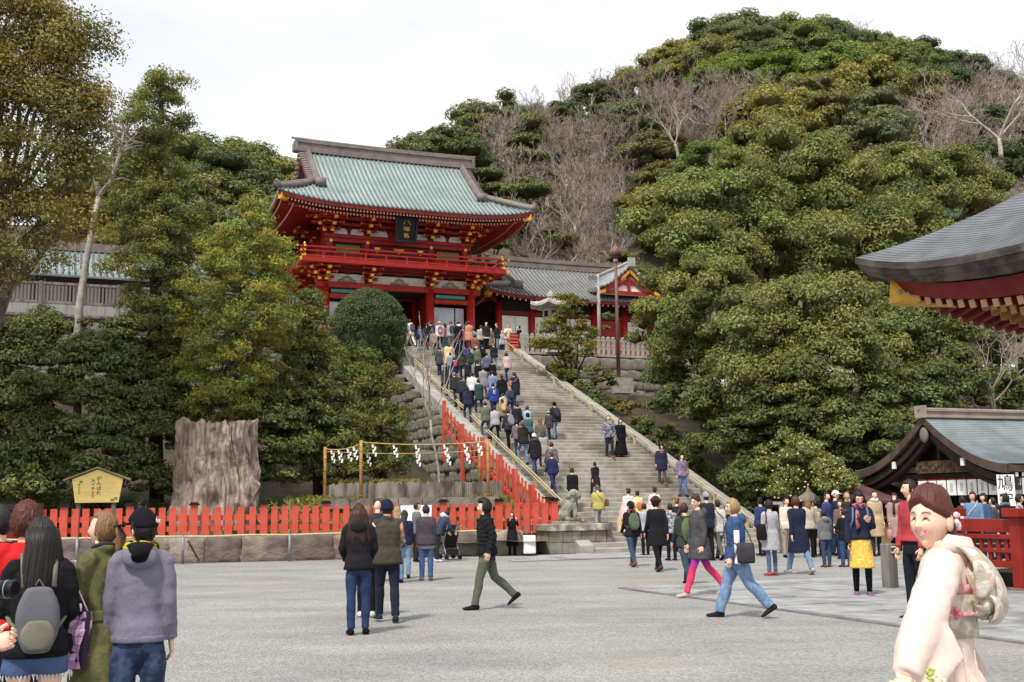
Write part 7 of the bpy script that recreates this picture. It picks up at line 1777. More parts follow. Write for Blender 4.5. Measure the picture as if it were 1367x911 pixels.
st_(669, 499, 550, 'person in black hoodie right of the denim jacket', top=(30, 30, 32), hood='down', hc='brown')
p = st_(690, 496, 546, 'woman in long navy coat on the right of the queue', top=(38, 42, 66), hem=.55, hair='long', bot=(60, 76, 110)); shoulder_bag(p, (226, 122, 76), 'orange bag on the long navy coat', side=-1, z=1.12, size=(.2, .1, .26))
p = st_(684, 515, 562, 'blonde person with a navy pack on the steps', top=(70, 76, 96), hc='blond', hair='long'); backpack(p, (52, 66, 100), 'navy backpack below the orange bag')
st_(673, 524, 568, 'person in cream hooded jacket on the steps', top=(226, 208, 182), hood='down', hc='brown')
p = st_(671, 534, 580, 'person with long brown hair and a yellow pack', top=(150, 130, 96), hair='long', hc='brown', H=1.5); backpack(p, (226, 180, 62), 'yellow backpack under long brown hair', s=.85)
st_(648, 535, 588, 'person in sage green jacket and jeans at the left of the steps', top=(104, 116, 90), bot=(70, 98, 132), hair='short', hc='brown')
st_(664, 541, 596, 'person in pale grey quilted jacket and black trousers on the steps', top=(178, 180, 186), bot=(30, 32, 42), puff=True, w=1.05)
p = st_(681, 545, 604, 'person in black carrying a grey pack on the steps', top=(54, 54, 62), bot=(28, 28, 32)); backpack(p, (140, 142, 156), 'light grey backpack mid-way up the stairs')
st_(692, 537, 592, 'person in black jacket turning right on the steps', top=(38, 40, 48), hc='brown', yaw=-30)
st_(708, 541, 592, 'red-haired person in light blue jacket on the steps', top=(150, 184, 220), hc='red', hair='bob')
st_(706, 551, 603, 'person in teal jacket and dark beanie on the steps', top=(58, 108, 112), hat='beanie', hatc=(34, 34, 44))
st_(722, 558, 613, 'person with ginger-brown hair in taupe jacket on the steps', top=(112, 98, 82), hair='long', hc='ginger', w=1.1)
st_(734, 548, 590, 'person in charcoal jacket and pale grey cap on the steps', top=(74, 68, 78), hat='beanie', hatc=(168, 166, 170), undersh=(170, 44, 46))
p = st_(742, 536, 590, 'person in black jacket and black cap at the right of the climbers', top=(46, 46, 52), bot=JL, hat='beanie', hatc=(26, 26, 28)); backpack(p, (58, 60, 66), 'dark backpack on the black-capped climber')
st_(698, 561, 622, 'ginger-haired person in blackish brown hoodie and light jeans on the steps', top=(50, 44, 40), bot=(112, 142, 182), hc='ginger', hood='down', w=1.15)
st_(716, 578, 640, 'person in black parka with fur hood and white knit hat', top=(40, 38, 44), hood='fur', hat='beanie', hatc=(226, 226, 228), bot=(62, 90, 140), hem=.72)
st_(738, 588, 651, 'person in grey checked jacket on the lower steps', top=(120, 116, 120), top2=(82, 78, 84), hc='brown', pose='walk')
st_(740, 602, 664, 'child in navy tracksuit on the lower steps', top=(40, 50, 100), bot=(42, 48, 104), hair='crop', hc='brown', pose='walk', shoe=(60, 84, 150))
st_(765, 624, 686, 'woman in black top, pale blue shirt tail and black leggings with hair in a bun', top=(30, 30, 36), bot=(24, 24, 28), btype='leggings', legw=1.2, undersh=(168, 204, 222), hair='bun', hc='brown', w=1.15, shoe=(206, 190, 190))
st_(796, 615, 668, 'person in long black hooded coat on the lower steps', top=(40, 42, 50), hem=.55, hood='down', bot=(60, 60, 70), w=1.1, pose='walk')
p = st_(801, 647, 714, 'man in mustard yellow jacket and brown cap starting up the stairs', top=(194, 176, 56), bot=(166, 164, 172), hat='cap', hatc=(130, 96, 90), hair='crop', hc='grey', shoe=(214, 206, 206), yaw=10); shoulder_bag(p, (118, 84, 72), 'brown crossbody bag on the mustard jacket', side=1, z=1.06, y=-.1)
for (px, hy, fy, lab, kw) in ((586, 462, 503, 'person in dark grey coat at the left edge of the upper steps', dict(top=(72, 72, 78), hem=.65)), (580, 440, 478, 'person in tan jacket below the blue backpack', dict(top=(168, 140, 108), hc='brown')), (634, 446, 484, 'person in brick red jacket under the beige jacket', dict(top=(150, 74, 60), hair='bob')), (650, 470, 512, 'person in slate blue jacket between the olive and black jackets', dict(top=(88, 100, 128), bot=BLK)), (618, 470, 510, 'person in dark brown coat squeezed behind the green hood', dict(top=(74, 58, 50), hair='long', hc='brown')), (593, 488, 530, 'person in charcoal parka at the left rail of the upper steps', dict(top=(58, 58, 62), hem=.7, hood='down')), (676, 470, 512, 'person in pale pink jacket right of the ginger-haired climber', dict(top=(212, 176, 176), hair='bob')), (624, 515, 566, 'person in navy parka behind the white jacket', dict(top=(44, 50, 76), hood='down', bot=J)), (690, 560, 612, 'person in mauve jacket behind the orange-haired climber', dict(top=(128, 104, 124), hair='bob')), (640, 505, 555, 'person in dark teal coat behind the grey coat', dict(top=(48, 74, 80), hem=.66)), (726, 575, 628, 'person in stone-coloured coat beside the white knit hat', dict(top=(168, 160, 148), hem=.62, hair='long', hc='brown')), (602, 470, 508, 'person in light denim jacket below the yellow coat', dict(top=(126, 146, 178), bot=BLK))):
    st_(px, hy, fy, lab, **kw)
# ---- coming down
st_(813, 554, 613, 'person in grey patterned jacket walking down beside a woman in black', top=(150, 150, 166), top2=(70, 72, 88), bot=(42, 48, 74), pose='descend', yaw=190, shoe=(190, 60, 66))
st_(827, 559, 612, 'long-haired woman in black maxi dress walking down the stairs', top=(26, 26, 32), bot=(26, 26, 32), btype='skirt', bhem=.12, hair='long', pose='stand', yaw=195)
p = st_(882, 593, 648, 'woman in open navy coat and red top walking down the right side', top=(46, 46, 78), hem=.62, bot=(92, 92, 104), pose='descend', yaw=190, hair='bob', shoe=(206, 66, 54))
b_ = MB(); b_.loft([ring(p.tp(0, .075, z), .075, .06, 12) for z in (.86, 1.05, 1.25, 1.40)]); b_.build('red_top', cloth((206, 60, 62)), p.root, True)
st_(909, 606, 664, 'boy in blue patterned jacket and jeans coming down at the right', top=(82, 92, 142), top2=(160, 120, 140), bot=(88, 122, 170), pose='descend', yaw=195)
# ---- foot of the stairs
KP = mat('kimono_print_pink', S(244, 226, 222), S(232, 168, 172), 16, .7, .1, lo=.5, hi=.62)
KY = mat('kimono_print_yellow', S(246, 226, 168), S(238, 180, 120), 14, .7, .1, lo=.5, hi=.62)
def kimono_far(px, hy, fy, label, m, obi, where='ground'):
    q = person(px, hy, fy, 25, label, topmat=m, hem=.14, flare=.55, btype='none', hair='bun', where=where, pose='stand', group='women in kimono at the foot of the stairs')
    o_ = MB(); o_.loft([ring(q.tp(0, 0, z), .185, .14, 16) for z in (1.02, 1.06, 1.22, 1.25)]); o_.loft([ring(q.tp(0, -.19, z), rx, .06, 10) for z, rx in ((1.0, .1), (1.06, .15), (1.2, .16), (1.28, .12))]); o_.build('obi', cloth(obi), q.root, True)
    for sd in (-1, 1):
        sh_, elb, wr, fd = q.AR[sd]; m_ = MB(); m_.loft([[v_ + Vector((0, y, dz_)) for y, dz_ in ((-.08, .06), (.08, .06), (.1, -.3), (-.1, -.3))] for v_ in (elb + Vector((sd * .03, 0, 0)), wr + Vector((sd * .04, 0, .05)))]); m_.build('sleeve', m, q.root)
    return q
kimono_far(838, 652, 717, 'woman in pale pink kimono with a flower in her bun at the stair foot', KP, (236, 200, 196), 'stairs'); kimono_far(853, 655, 719, 'woman in yellow kimono with an orange obi at the stair foot', KY, (232, 120, 66), 'stairs'); kimono_far(873, 650, 716, 'woman in pink kimono furthest right of the kimono group', KP, (226, 120, 110), 'stairs')
q = kimono_far(836, 669, 735, 'woman in peach printed kimono carrying a yellow bag', KY, (226, 176, 150)); hand_item(q, -1, 'bright yellow handbag held by the peach kimono', 'bag', (232, 196, 48))
person(862, 672, 742, 20, 'child in silver-grey quilted jacket half hidden behind the olive backpack', top=(172, 176, 186), puff=True, bot=BLK, group=GG)
p = person(897, 672, 748, 20, 'person in silver patterned jacket behind the long black coat', top=(176, 180, 190), top2=(90, 94, 104), bot=BLK, group=GG); hand_item(p, 1, 'bright blue carrier bag beside the black coat', 'bag', (44, 104, 206))
p = person(845, 667, 756, 16, 'man in black jacket and jeans walking to the stairs with an olive backpack', top=(40, 38, 42), bot=(52, 76, 112), pose='walk', scarf=((110, 34, 44),), shoe=(140, 76, 54), near=1, hat='beanie', hatc=(40, 38, 40), group=GG); backpack(p, (98, 110, 80), 'olive green backpack on the man walking to the stairs')
person(879, 661, 762, 14, 'person in long black coat and wide fur hat walking to the stairs', top=(34, 34, 38), hem=.60, bot=(26, 26, 30), hat='fur', hatc=(70, 46, 44), pose='walk', shoe=(88, 58, 48), near=1, hair='bob', group=GG, w=1.08)
p = person(906, 662, 738, 20, 'blonde person in navy with a red strap heading to the stairs', top=(40, 42, 64), bot=(40, 46, 70), hc='ginger', hair='bun', pose='walk', group=GG); shoulder_bag(p, (60, 96, 170), 'blue shoulder bag with a red strap', side=-1, z=1.0, strapcol=(190, 50, 50))
p = person(918, 668, 781, 14, 'person with a camouflage pack partly behind the purple leggings', top=(60, 68, 62), bot=(58, 74, 92), pose='walk', near=1, hc='brown', group=GG); backpack(p, (96, 116, 74), 'green camouflage backpack behind the grey coat', (66, 84, 54), s=1.1)
person(946, 657, 748, 20, 'man in navy jacket and grey cap behind the grey coat', top=(42, 46, 64), bot=BLK, hat='cap', hatc=(166, 162, 166), hair='crop', group=GG, head=(0, 0))
p = person(961, 665, 747, 18, 'man in cream-grey jacket with a black crossbody bag', top=(206, 198, 194), bot=(98, 100, 92), pose='walk', near=1, group=GG, undersh=(226, 222, 216)); shoulder_bag(p, (34, 34, 38), 'black crossbody bag on the cream-grey jacket', side=1, z=1.22, size=(.22, .1, .16), y=-.1)
# ---- the two women walking left
GRAD = bpy.data.materials.new('purple_to_red_dye'); GRAD.use_nodes = True; _t = GRAD.node_tree; _c = _t.nodes.new('ShaderNodeTexCoord'); _s = _t.nodes.new('ShaderNodeSeparateXYZ'); _r = _t.nodes.new('ShaderNodeValToRGB')
_t.links.new(_c.outputs['Object'], _s.inputs[0]); _m = _t.nodes.new('ShaderNodeMapRange'); _m.inputs['From Min'].default_value = .12; _m.inputs['From Max'].default_value = .85; _t.links.new(_s.outputs['Z'], _m.inputs['Value']); _t.links.new(_m.outputs[0], _r.inputs['Fac']); _t.links.new(_r.outputs['Color'], _t.nodes['Principled BSDF'].inputs['Base Color']); _t.nodes['Principled BSDF'].inputs['Roughness'].default_value = .8
_e = _r.color_ramp.elements; _e[0].position = .05; _e[0].color = S(226, 62, 88); _e[1].position = .9; _e[1].color = S(92, 30, 108); _k = _e.new(.42); _k.color = S(208, 44, 104); _k2 = _e.new(.62); _k2.color = S(140, 36, 140)
person(936, 657, 796, 96, 'smiling woman in charcoal parka and purple-to-red leggings striding left', top=(84, 80, 84), hem=.66, flare=1.3, botmat=GRAD, btype='leggings', legw=1.12, pose='stride', near=2, hood='down', hc='brown', hair='swept', glasses=True, skin='pink', head=(38, 0), smile=True, shoe=(196, 176, 160), w=1.12, group=GG, mirror=False, disp=.015, lean=2)
WB = bpy.data.materials.new('blue_white_panel_cloth'); WB.use_nodes = True; _t = WB.node_tree; _c = _t.nodes.new('ShaderNodeTexCoord'); _s = _t.nodes.new('ShaderNodeSeparateXYZ'); _t.links.new(_c.outputs['Object'], _s.inputs[0])
_a = _t.nodes.new('ShaderNodeMath'); _a.operation = 'ABSOLUTE'; _o = _t.nodes.new('ShaderNodeMath'); _o.operation = 'SUBTRACT'; _o.inputs[1].default_value = .012; _t.links.new(_s.outputs['Y'], _o.inputs[0]); _t.links.new(_o.outputs[0], _a.inputs[0]); _r = _t.nodes.new('ShaderNodeValToRGB'); _r.color_ramp.interpolation = 'CONSTANT'; _r.color_ramp.elements[0].color = S(232, 230, 228); _r.color_ramp.elements[1].color = S(44, 74, 118); _r.color_ramp.elements[1].position = .036; _t.links.new(_a.outputs[0], _r.inputs['Fac'])
_z = _t.nodes.new('ShaderNodeMath'); _z.operation = 'LESS_THAN'; _z.inputs[1].default_value = 1.22; _t.links.new(_s.outputs['Z'], _z.inputs[0]); _x = _t.nodes.new('ShaderNodeMixRGB'); _x.inputs['Color1'].default_value = S(44, 74, 118); _t.links.new(_z.outputs[0], _x.inputs['Fac']); _t.links.new(_r.outputs['Color'], _x.inputs['Color2']); _t.links.new(_x.outputs['Color'], _t.nodes['Principled BSDF'].inputs['Base Color']); _t.nodes['Principled BSDF'].inputs['Roughness'].default_value = .8
p = person(987, 661, 824, 84, 'fair-haired woman in blue jacket with white side panels and light jeans walking left', topmat=WB, hem=.80, bot=(118, 152, 196), bot2=(98, 132, 178), legw=1.22, pose='stride', near=2, hood='down', hc='blond', hair='bob', glasses=True, skin='pink', w=1.16, group=GG, mirror=True, disp=.015, arms=((2, 6, 22, 0), (-6, 6, 16, 0)), shoe=(44, 34, 36), head=(10, 0), lean=2)
shoulder_bag(p, (66, 62, 70), 'dark grey camera bag on the hip of the blue jacket', side=-1, z=.95, size=(.24, .13, .28), y=-.10)
# ---- middle right of the court
person(1018, 664, 742, 30, 'person in royal blue jacket behind the pale grey coat', top=(54, 70, 130), bot=BLK, hair='bun', group=GG)
p = person(1031, 667, 768, 20, 'woman in pale grey coat, skinny jeans and red shoes', top=(184, 182, 190), hem=.56, flare=.9, bot=(84, 110, 150), btype='leggings', hair='bob', shoe=(196, 50, 58), near=1, group=GG, sleeve=.8); shoulder_bag(p, (34, 32, 36), 'black shoulder bag on the pale grey coat', side=-1, cross=False, size=(.32, .1, .36), z=.98)
person(1052, 664, 744, 200, 'person in cream jacket between the grey and navy coats', top=(226, 214, 200), bot=(180, 160, 140), group=GG)
p = person(1068, 659, 766, 14, 'auburn-haired woman in long navy coat walking away', top=(38, 42, 74), hem=.50, flare=1.2, bot=(112, 150, 192), hair='bob', hc='red', pose='walk', near=1, shoe=(190, 180, 176), group=GG)
p = person(1082, 664, 744, 20, 'person with light brown hair carrying a tan bag', top=(206, 190, 170), bot=BLK, hc='light', hair='long', group=GG); shoulder_bag(p, (196, 176, 130), 'tan tote bag beside the navy coat', side=1, cross=False, z=1.12, size=(.3, .1, .34))
person(1092, 667, 742, 20, 'person in grey jacket behind the child', top=(142, 142, 150), bot=BLK, group=GG)
person(1104, 680, 757, 12, 'child in grey hoodie and jeans seen from behind', top=(122, 122, 128), hood='down', bot=(58, 76, 112), near=1, shoe=(130, 50, 60), group=GG)
p = person(1130, 679, 757, 20, 'child in black jacket, jeans and dark red shoes', top=(34, 32, 34), bot=(50, 86, 132), near=1, shoe=(122, 40, 46), group=GG, pose='clasp')
person(1106, 657, 741, 230, 'man in blue jacket looking right in the crowd', top=(58, 74, 150), undersh=(230, 230, 232), pose='phone', group=GG); person(1118, 655, 742, 240, 'man in navy jacket and white cap in the crowd', top=(40, 48, 80), hat='cap', hatc=(226, 226, 226), hair='crop', pose='photo', group=GG)
person(1134, 656, 744, 200, 'balding man in dark jacket behind the yellow skirt', top=(54, 48, 48), hair='crop', hc='grey', group=GG, skin='tan'); person(1126, 667, 746, 150, 'brown-haired child between the two men', top=(130, 96, 84), hair='bob', hc='brown', group=GG)
YS = mat('yellow_print_skirt', S(232, 180, 72), S(240, 206, 128), 22, .85, .2, lo=.5, hi=.6)
PS = mat('pink_plaid_scarf', S(196, 110, 132), S(60, 44, 70), 18, .9, .4, lo=.47, hi=.53)
p = person(1153, 655, 796, 172, 'woman in navy bomber jacket and yellow print skirt reading her phone', top=(38, 44, 70), hem=.92, botmat=YS, btype='skirt', bhem=.46, flare=.3, hair='long', pose='phone', near=2, scarf=(PS, 'long'), glasses=True, shoe=(132, 92, 130), head=(8, -18), group=GG, mirror=False, disp=.012)
for sd in p.feet:
    hj, kn, an, pt = p.feet[sd]; m_ = MB(); m_.tube([hj.lerp(kn, .6), kn, kn.lerp(an, .35), an], [.072, .06, .057, .042], 12); m_.build('tights', cloth((26, 26, 30)), p.root, True)
hand_item(p, 1, 'dark phone in the hand of the yellow-skirted woman'); hand_item(p, -1, 'second dark phone of the yellow-skirted woman') if False else None
backpack(p, (84, 118, 160), 'denim blue backpack on the yellow-skirted woman')
person(1171, 655, 742, 190, 'person in tan coat and white face mask by the kiosk', top=(204, 170, 122), hem=.5, group=GG, scarf=((230, 230, 228),), skin='light')
p = person(1198, 658, 738, 170, 'woman in dusty pink coat with a dark scarf and white mask', top=(182, 144, 132), hem=.42, bot=BLK, scarf=((66, 66, 56), 'long'), hair='bob', hc='brown', group=GG, near=1); hand_item(p, 1, 'pink carrier bag held by the dusty pink coat', 'bag', (214, 140, 150))
for q in (p,):
    m_ = MB(); m_.ell(q.hc + q.HR @ Vector((0, .082, -.045)), (.046, .03, .04), 10, 7); m_.build('face_mask', M_WHITE, q.root, True)
person(1219, 635, 0, 112, 'tall man in bright red sweater behind the kimono woman', Y=16.0, hem=.95, top=(196, 36, 52), bot=(34, 36, 48), near=2, group=GG, head=(-30, 0), hair='short')
p = person(1301, 656, 0, 150, 'woman in light denim jacket with a white bag at the booth', Y=29, top=(106, 144, 196), bot=BLK, hair='long', hc='brown', near=1, group=GG); shoulder_bag(p, (232, 230, 226), 'white bag on the denim jacket', side=1, z=1.05)
person(1316, 658, 0, 110, 'woman in dark blue jacket facing left at the booth', Y=30, top=(70, 92, 140), hair='bob', group=GG); person(1328, 664, 0, 60, 'person in slate quilted jacket at the booth counter', Y=31, top=(74, 80, 100), puff=True, group=GG); person(1334, 672, 0, 30, 'child in pink top at the booth counter', Y=31.5, top=(226, 160, 180), group=GG)
person(1344, 659, 0, 100, 'woman in black coat with grey scarf at the booth', Y=28, top=(32, 32, 36), scarf=((120, 122, 130),), hair='bob', group=GG, near=1); person(1362, 659, 0, 240, 'person in black and white jacket at the right edge', Y=27.5, top=(60, 62, 66), top2=(200, 200, 200), group=GG, near=1); person(1287, 662, 0, 30, 'person in dark green jacket facing the talismans', Y=33, top=(58, 70, 60), group=GG)
# ---- centre
GC = 'visitors by the low wall'
p = person(478, 672, 846, 10, 'brown-haired woman in black hooded jacket and blue jeans seen from behind', top=(38, 36, 42), hem=.84, hood='down', bot=(40, 62, 106), btype='trousers', legw=.92, hair='long', hc='brown', near=2, shoe=(26, 24, 24), group=GC, disp=.014, arms=((10, 12, 40, 20), (10, 12, 40, 20)))
person(489, 676, 823, 6, 'fair-haired person in black half hidden behind the black hooded jacket', top=(34, 34, 38), hair='bob', hc='light', bot=(28, 28, 30), btype='leggings', near=1, shoe=(222, 216, 216), group=GC)
p = person(517, 668, 830, 14, 'person in olive padded vest and navy beanie with a tattooed arm', top=(78, 70, 58), hem=.80, sleeve=.0, bot=(36, 42, 62), pose='stride', legs=((14, 4), (-6, 8)), near=2, hat='beanie', hatc=(34, 36, 66), hc='brown', hair='crop', shoe=(46, 58, 56), collar=True, w=1.1, skin='pink', group=GC, disp=.012, arms=((4, 10, 30, 20), (12, 14, 60, 25)))
sh_, elb, wr, fd = p.AR[1]; m_ = MB(); m_.tube([sh_, sh_.lerp(elb, .5), elb, elb.lerp(wr, .5), wr.lerp(elb, .12)], [.052, .047, .040, .0385, .030], 12); m_.build('tattooed_sleeve', mat('tattoo_ink', S(206, 168, 140), S(92, 120, 100), 20, .6, 0, lo=.42, hi=.58, col3=S(196, 112, 70), scale3=9), p.root, True)
person(504, 668, 776, 10, 'bald man in dark navy jacket behind the olive vest', top=(48, 52, 72), hair='bald', hc='none', bot=(60, 62, 74), near=1, group=GC, skin='pink', pose='stand'); person(530, 676, 778, 12, 'long-haired blonde person just behind the tattooed arm', top=(52, 58, 88), hair='long', hc='blond', bot=JL, near=1, group=GC)
person(540, 681, 772, 8, 'dark-haired girl in navy jacket and pale jeans', top=(42, 46, 82), hair='long', bot=(128, 164, 206), near=1, group=GC, hem=.84)
person(556, 671, 750, 300, 'man in grey jacket talking in front of the notice sheet', top=(112, 112, 118), bot=(44, 42, 46), near=1, group=GC, hair='short', w=1.05)
person(569, 674, 775, 8, 'man in plum quilted jacket and jeans seen from behind', top=(82, 70, 84), puff=True, bot=(60, 96, 150), near=1, shoe=(120, 90, 74), group=GC, undersh=(150, 150, 154))
person(583, 682, 750, 310, 'person bending over the stroller in navy jacket with white hood', top=(54, 66, 100), hood='white', pose='bend', bot=(44, 46, 58), near=1, shoe=(226, 226, 228), H=1.66, group=GC, hair='short')
p = person(651, 664, 813, 92, 'curly-haired man in black quilted jacket and olive trousers walking left', top=(34, 34, 40), hem=.86, puff=True, bot=(98, 102, 84), pose='pockets', near=2, hair='curly', hc='black', shoe=(34, 30, 30), collar=True, group=GC, disp=.012, undersh=(44, 48, 84), mirror=False, legs=((17, 6), (-16, 34)))
qm = MB()
for k in range(9):
    z = .90 + k * .062; q_ = p.tp(0, 0, z); qm.tube([q_ + p.T @ Vector((.186 * math.cos(a) * (1 if z < 1.3 else .9), .128 * math.sin(a) * (1 if z < 1.3 else .9), 0)) for a in [2 * math.pi * i / 18 for i in range(19)]], .027, 8, cap=False)
for sd in p.AR:
    sh_, elb, wr, fd = p.AR[sd]
    for k in range(8):
        t = k / 7; c = sh_.lerp(elb, t * 2) if t < .5 else elb.lerp(wr, t * 2 - 1); d = (elb - sh_) if t < .5 else (wr - elb); m3 = d.to_track_quat('Z', 'Y').to_matrix(); r_ = lerp(.056, .040, t)
        qm.tube([c + m3 @ Vector((r_ * math.cos(a), r_ * math.sin(a), 0)) for a in [2 * math.pi * i / 12 for i in range(13)]], .024, 7, cap=False)
qo = qm.build('quilted_padding', cloth((34, 34, 40)), p.root, True); remesh(qo, .013)
person(684, 683, 741, 190, 'woman in long black coat looking at her phone against the low wall', top=(34, 34, 38), hem=.36, hair='long', hc='brown', pose='photo', near=1, bot=BLK, group=GC)
p = person(75, 671, 745, 12, 'man in navy quilted jacket with a camera strap facing the fence', top=(48, 58, 94), puff=True, bot=(84, 110, 160), near=1, hood='down', group=GC); shoulder_bag(p, (30, 30, 34), 'black camera bag hanging from the navy quilted jacket', side=1, z=1.02, size=(.16, .12, .14))
# ---- left foreground
GL = 'visitors in the left foreground'
RT = mat('red_print_cotton', S(206, 28, 32), S(190, 24, 30), 5, .85, .4, 8)
p = person(36, 672, 0, 30, 'person with tousled auburn hair in red printed top at the left edge', Y=8.0, topmat=RT, hair='curly', hc='red', bot=BLK, near=2, hem=.86, group=GL)
for k, (z, c_, w_) in enumerate(((1.22, (240, 238, 236), .20), (1.12, (236, 130, 160), .26), (1.07, (90, 130, 190), .26))):
    b_ = MB(); b_.cbox(p.tp(-.01, -.148, z), (w_, .01, .07 if k == 0 else .03)); b_.build('back_print', cloth(c_), p.root)
person(0, 674, 0, 60, 'black-haired person cut by the left edge', Y=8.4, top=(40, 38, 42), hair='bob', near=2, bot=BLK, group=GL)
p = person(55, 690, 0, 24, 'girl with long straight black hair, black jacket and frayed denim shorts', Y=7.0, top=(30, 29, 33), hem=.84, bot=(64, 92, 140), btype='shorts', hair='long', near=2, group=GL, glasses=True, head=(40, 0), disp=.014, arms=((14, 10, 70, 20), (8, 10, 50, 20)))
fr = MB()
for sd in p.feet:
    hj, kn, an, pt = p.feet[sd]; c = hj.lerp(kn, .42)
    for k in range(34):
        a = 2 * math.pi * k / 34; q_ = c + Vector((.128 * math.cos(a), .128 * math.sin(a), .01)); fr.tube([q_, q_ + Vector((random.uniform(-.012, .012), random.uniform(-.012, .012), -random.uniform(.02, .055)))], [.004, .002], 3)
tag(fr.build('frayed_threads', cloth((206, 214, 226)), p.root), kind='stuff')
backpack(p, (104, 106, 112), 'grey and khaki backpack on the black-haired girl', (126, 120, 100), s=.92, low=.12)
OC = (104, 104, 52)
p = person(143, 681, 0, 66, 'woman in long olive coat with fair hair tied back, hands raised', Y=7.4, top=OC, top2=(92, 92, 44), hem=.22, flare=1.25, hair='pony', hc='light', near=2, pose='clasp', collar=True, bot=BLK, group=GL, head=(14, 6), disp=.016, skin='pink', w=.95, mirror=False)
m_ = MB(); m_.tube([p.tp(.076 * math.cos(a), .074 * math.sin(a) - .008, 1.482 + .012 * math.sin(a * 2)) for a in [2 * math.pi * k / 14 for k in range(15)]], .014, 7); m_.build('dark_collar', cloth((56, 56, 70)), p.root, True)
m_ = MB(); m_.loft([ring(p.tp(0, 0, z), .186, .142, 18) for z in (1.0, 1.01, 1.055, 1.065)]); m_.tube([p.tp(.03, .14, 1.03), p.tp(.06, .17, .9), p.tp(.05, .18, .72)], [.02, .026, .03], 8, sy=.4); m_.build('belt', cloth(OC), p.root, True)
tt = place(thing('tote_bag', 'pink and violet geometric tote hanging from the olive-coated woman\'s arm', 'bag'), p); sh_, elb, wr, fd = p.AR[-1]; c = elb.lerp(wr, .30) + Vector((-.11, -.11, .24))
TB = [mat('tote_facet_%s' % n_, S(*c_), None, rough=.3, spec=.6) for n_, c_ in (('pink', (226, 170, 212)), ('violet', (190, 140, 200)), ('pale', (240, 206, 232)))]
b_ = MB(); gw, gh = 5, 7
P = [[c + Vector((.02 * math.sin(j * 1.9 + i) + .02, (j / gw - .5) * lerp(.30, .22, i / gh), -.30 - .36 * (i / gh))) for j in range(gw + 1)] for i in range(gh + 1)]
for side_ in (0, .05):
    for i in range(gh):
        for j in range(gw):
            q4 = [P[i][j], P[i][j + 1], P[i + 1][j + 1], P[i + 1][j]]; q4 = [v_ + Vector((side_, 0, 0)) for v_ in q4]; cen = sum(q4, Vector()) / 4; q4 = [v_.lerp(cen, .05) for v_ in q4]
            b_.add([q4[0], q4[1], q4[2]], [(0, 1, 2)], (i + j) % 3); b_.add([q4[0], q4[2], q4[3]], [(0, 1, 2)], (i * 2 + j) % 3)
tag(b_.build('facets', TB, tt), kind='stuff')
b_ = MB(); b_.loft([[P[0][0] + Vector((.01, 0, 0)), P[0][-1] + Vector((.01, 0, 0)), P[0][-1] + Vector((.045, 0, 0)), P[0][0] + Vector((.045, 0, 0))], [P[-1][0] + Vector((.01, 0, 0)), P[-1][-1] + Vector((.01, 0, 0)), P[-1][-1] + Vector((.045, 0, 0)), P[-1][0] + Vector((.045, 0, 0))]]); b_.build('lining', cloth((70, 48, 84)), tt)
for o_ in (0, .055): b_ = MB(); b_.tube([P[0][1] + Vector((o_, 0, 0)), c + Vector((o_ - .03, .04, .02)), c + Vector((o_ - .03, -.04, .02)), P[0][-2] + Vector((o_, 0, 0))], .011, 7, sy=.5); b_.build('handle', TB[2], tt)
HG = mat('heather_grey_wool', S(122, 118, 134), S(110, 106, 122), 90, .95, .35, 6, bdist=.03)
p = person(190, 680, 0, 14, 'man in heather grey hooded jacket, black cap and patterned scarf seen from behind', Y=7.3, topmat=HG, hem=.87, bot=(38, 50, 80), bot2=(58, 76, 112), hair='short', hat='cap', hatc=(26, 26, 32), near=2, hood='down', group=GL, head=(38, 0), disp=.012, w=.88, scarf=(mat('patterned_scarf', S(186, 166, 50), S(30, 28, 26), 22, .9, .4, lo=.5, hi=.54),), arms=((2, 6, 16, 0), (-2, 7, 20, 0)))
m_ = MB(); m_.loft([[p.tp(.10 * math.cos(a) * (1 if math.sin(a) > -.2 else .9), -.03 + .095 * math.sin(a), 1.475 - .03 * math.sin(a)) for a in [2 * math.pi * i / 16 for i in range(16)]], [p.tp(.085 * math.cos(a), -.115 + .055 * math.sin(a), 1.485 + .012 * math.sin(a)) for a in [2 * math.pi * i / 16 for i in range(16)]], [p.tp(.05 * math.cos(a), -.165 + .02 * math.sin(a), 1.40 + .03 * math.sin(a)) for a in [2 * math.pi * i / 16 for i in range(16)]]]); m_.build('hood_lining', cloth((24, 24, 28)), p.root, True)
text_mesh('lettering', 'hac', .045, M_WHITE, p.root, tuple(p.hc + p.HR @ Vector((.055, -.095, .055))), tuple((p.HR @ Matrix.Rotation(R(28), 3, 'Z') @ Matrix.Rotation(R(90), 3, 'X')).to_euler()), .002)
# the photographer whose hand and lens reach in from the left edge
lc = at(-4, 787, 4.62); cm_ = thing('camera', 'black camera with long lens held up at the left edge', 'camera', lc, R(-8))
MB().box(-.22, -.08, -.035, .035, -.05, .05).build('camera_body', M_CLB, cm_)
b_ = MB(); b_.tube([(-.08, 0, 0), (-.03, 0, 0), (-.03, 0, 0), (.03, 0, 0), (.03, 0, 0), (.068, 0, 0), (.07, 0, 0), (.078, 0, 0)], [.030, .030, .034, .034, .0365, .0365, .038, .038], 24); b_.build('lens_barrel', mat('black_lens_rubber', S(26, 27, 30), None, rough=.4), cm_, True)
b_ = MB(); b_.tube([(.045, 0, 0), (.049, 0, 0)], .0372, 24); b_.tube([(.010, 0, 0), (.012, 0, 0)], .0348, 24); b_.build('lens_ring', mat('grey_lens_ring', S(150, 152, 160), None, rough=.3), cm_, True)
MB().tube([(.0785, 0, 0), (.079, 0, 0)], .032, 20).build('front_glass', mat('lens_glass', S(16, 18, 30), None, rough=.05, spec=.8), cm_)
wt = lc + Vector((.0, -.04, -.20))          # where the supporting wrist must be
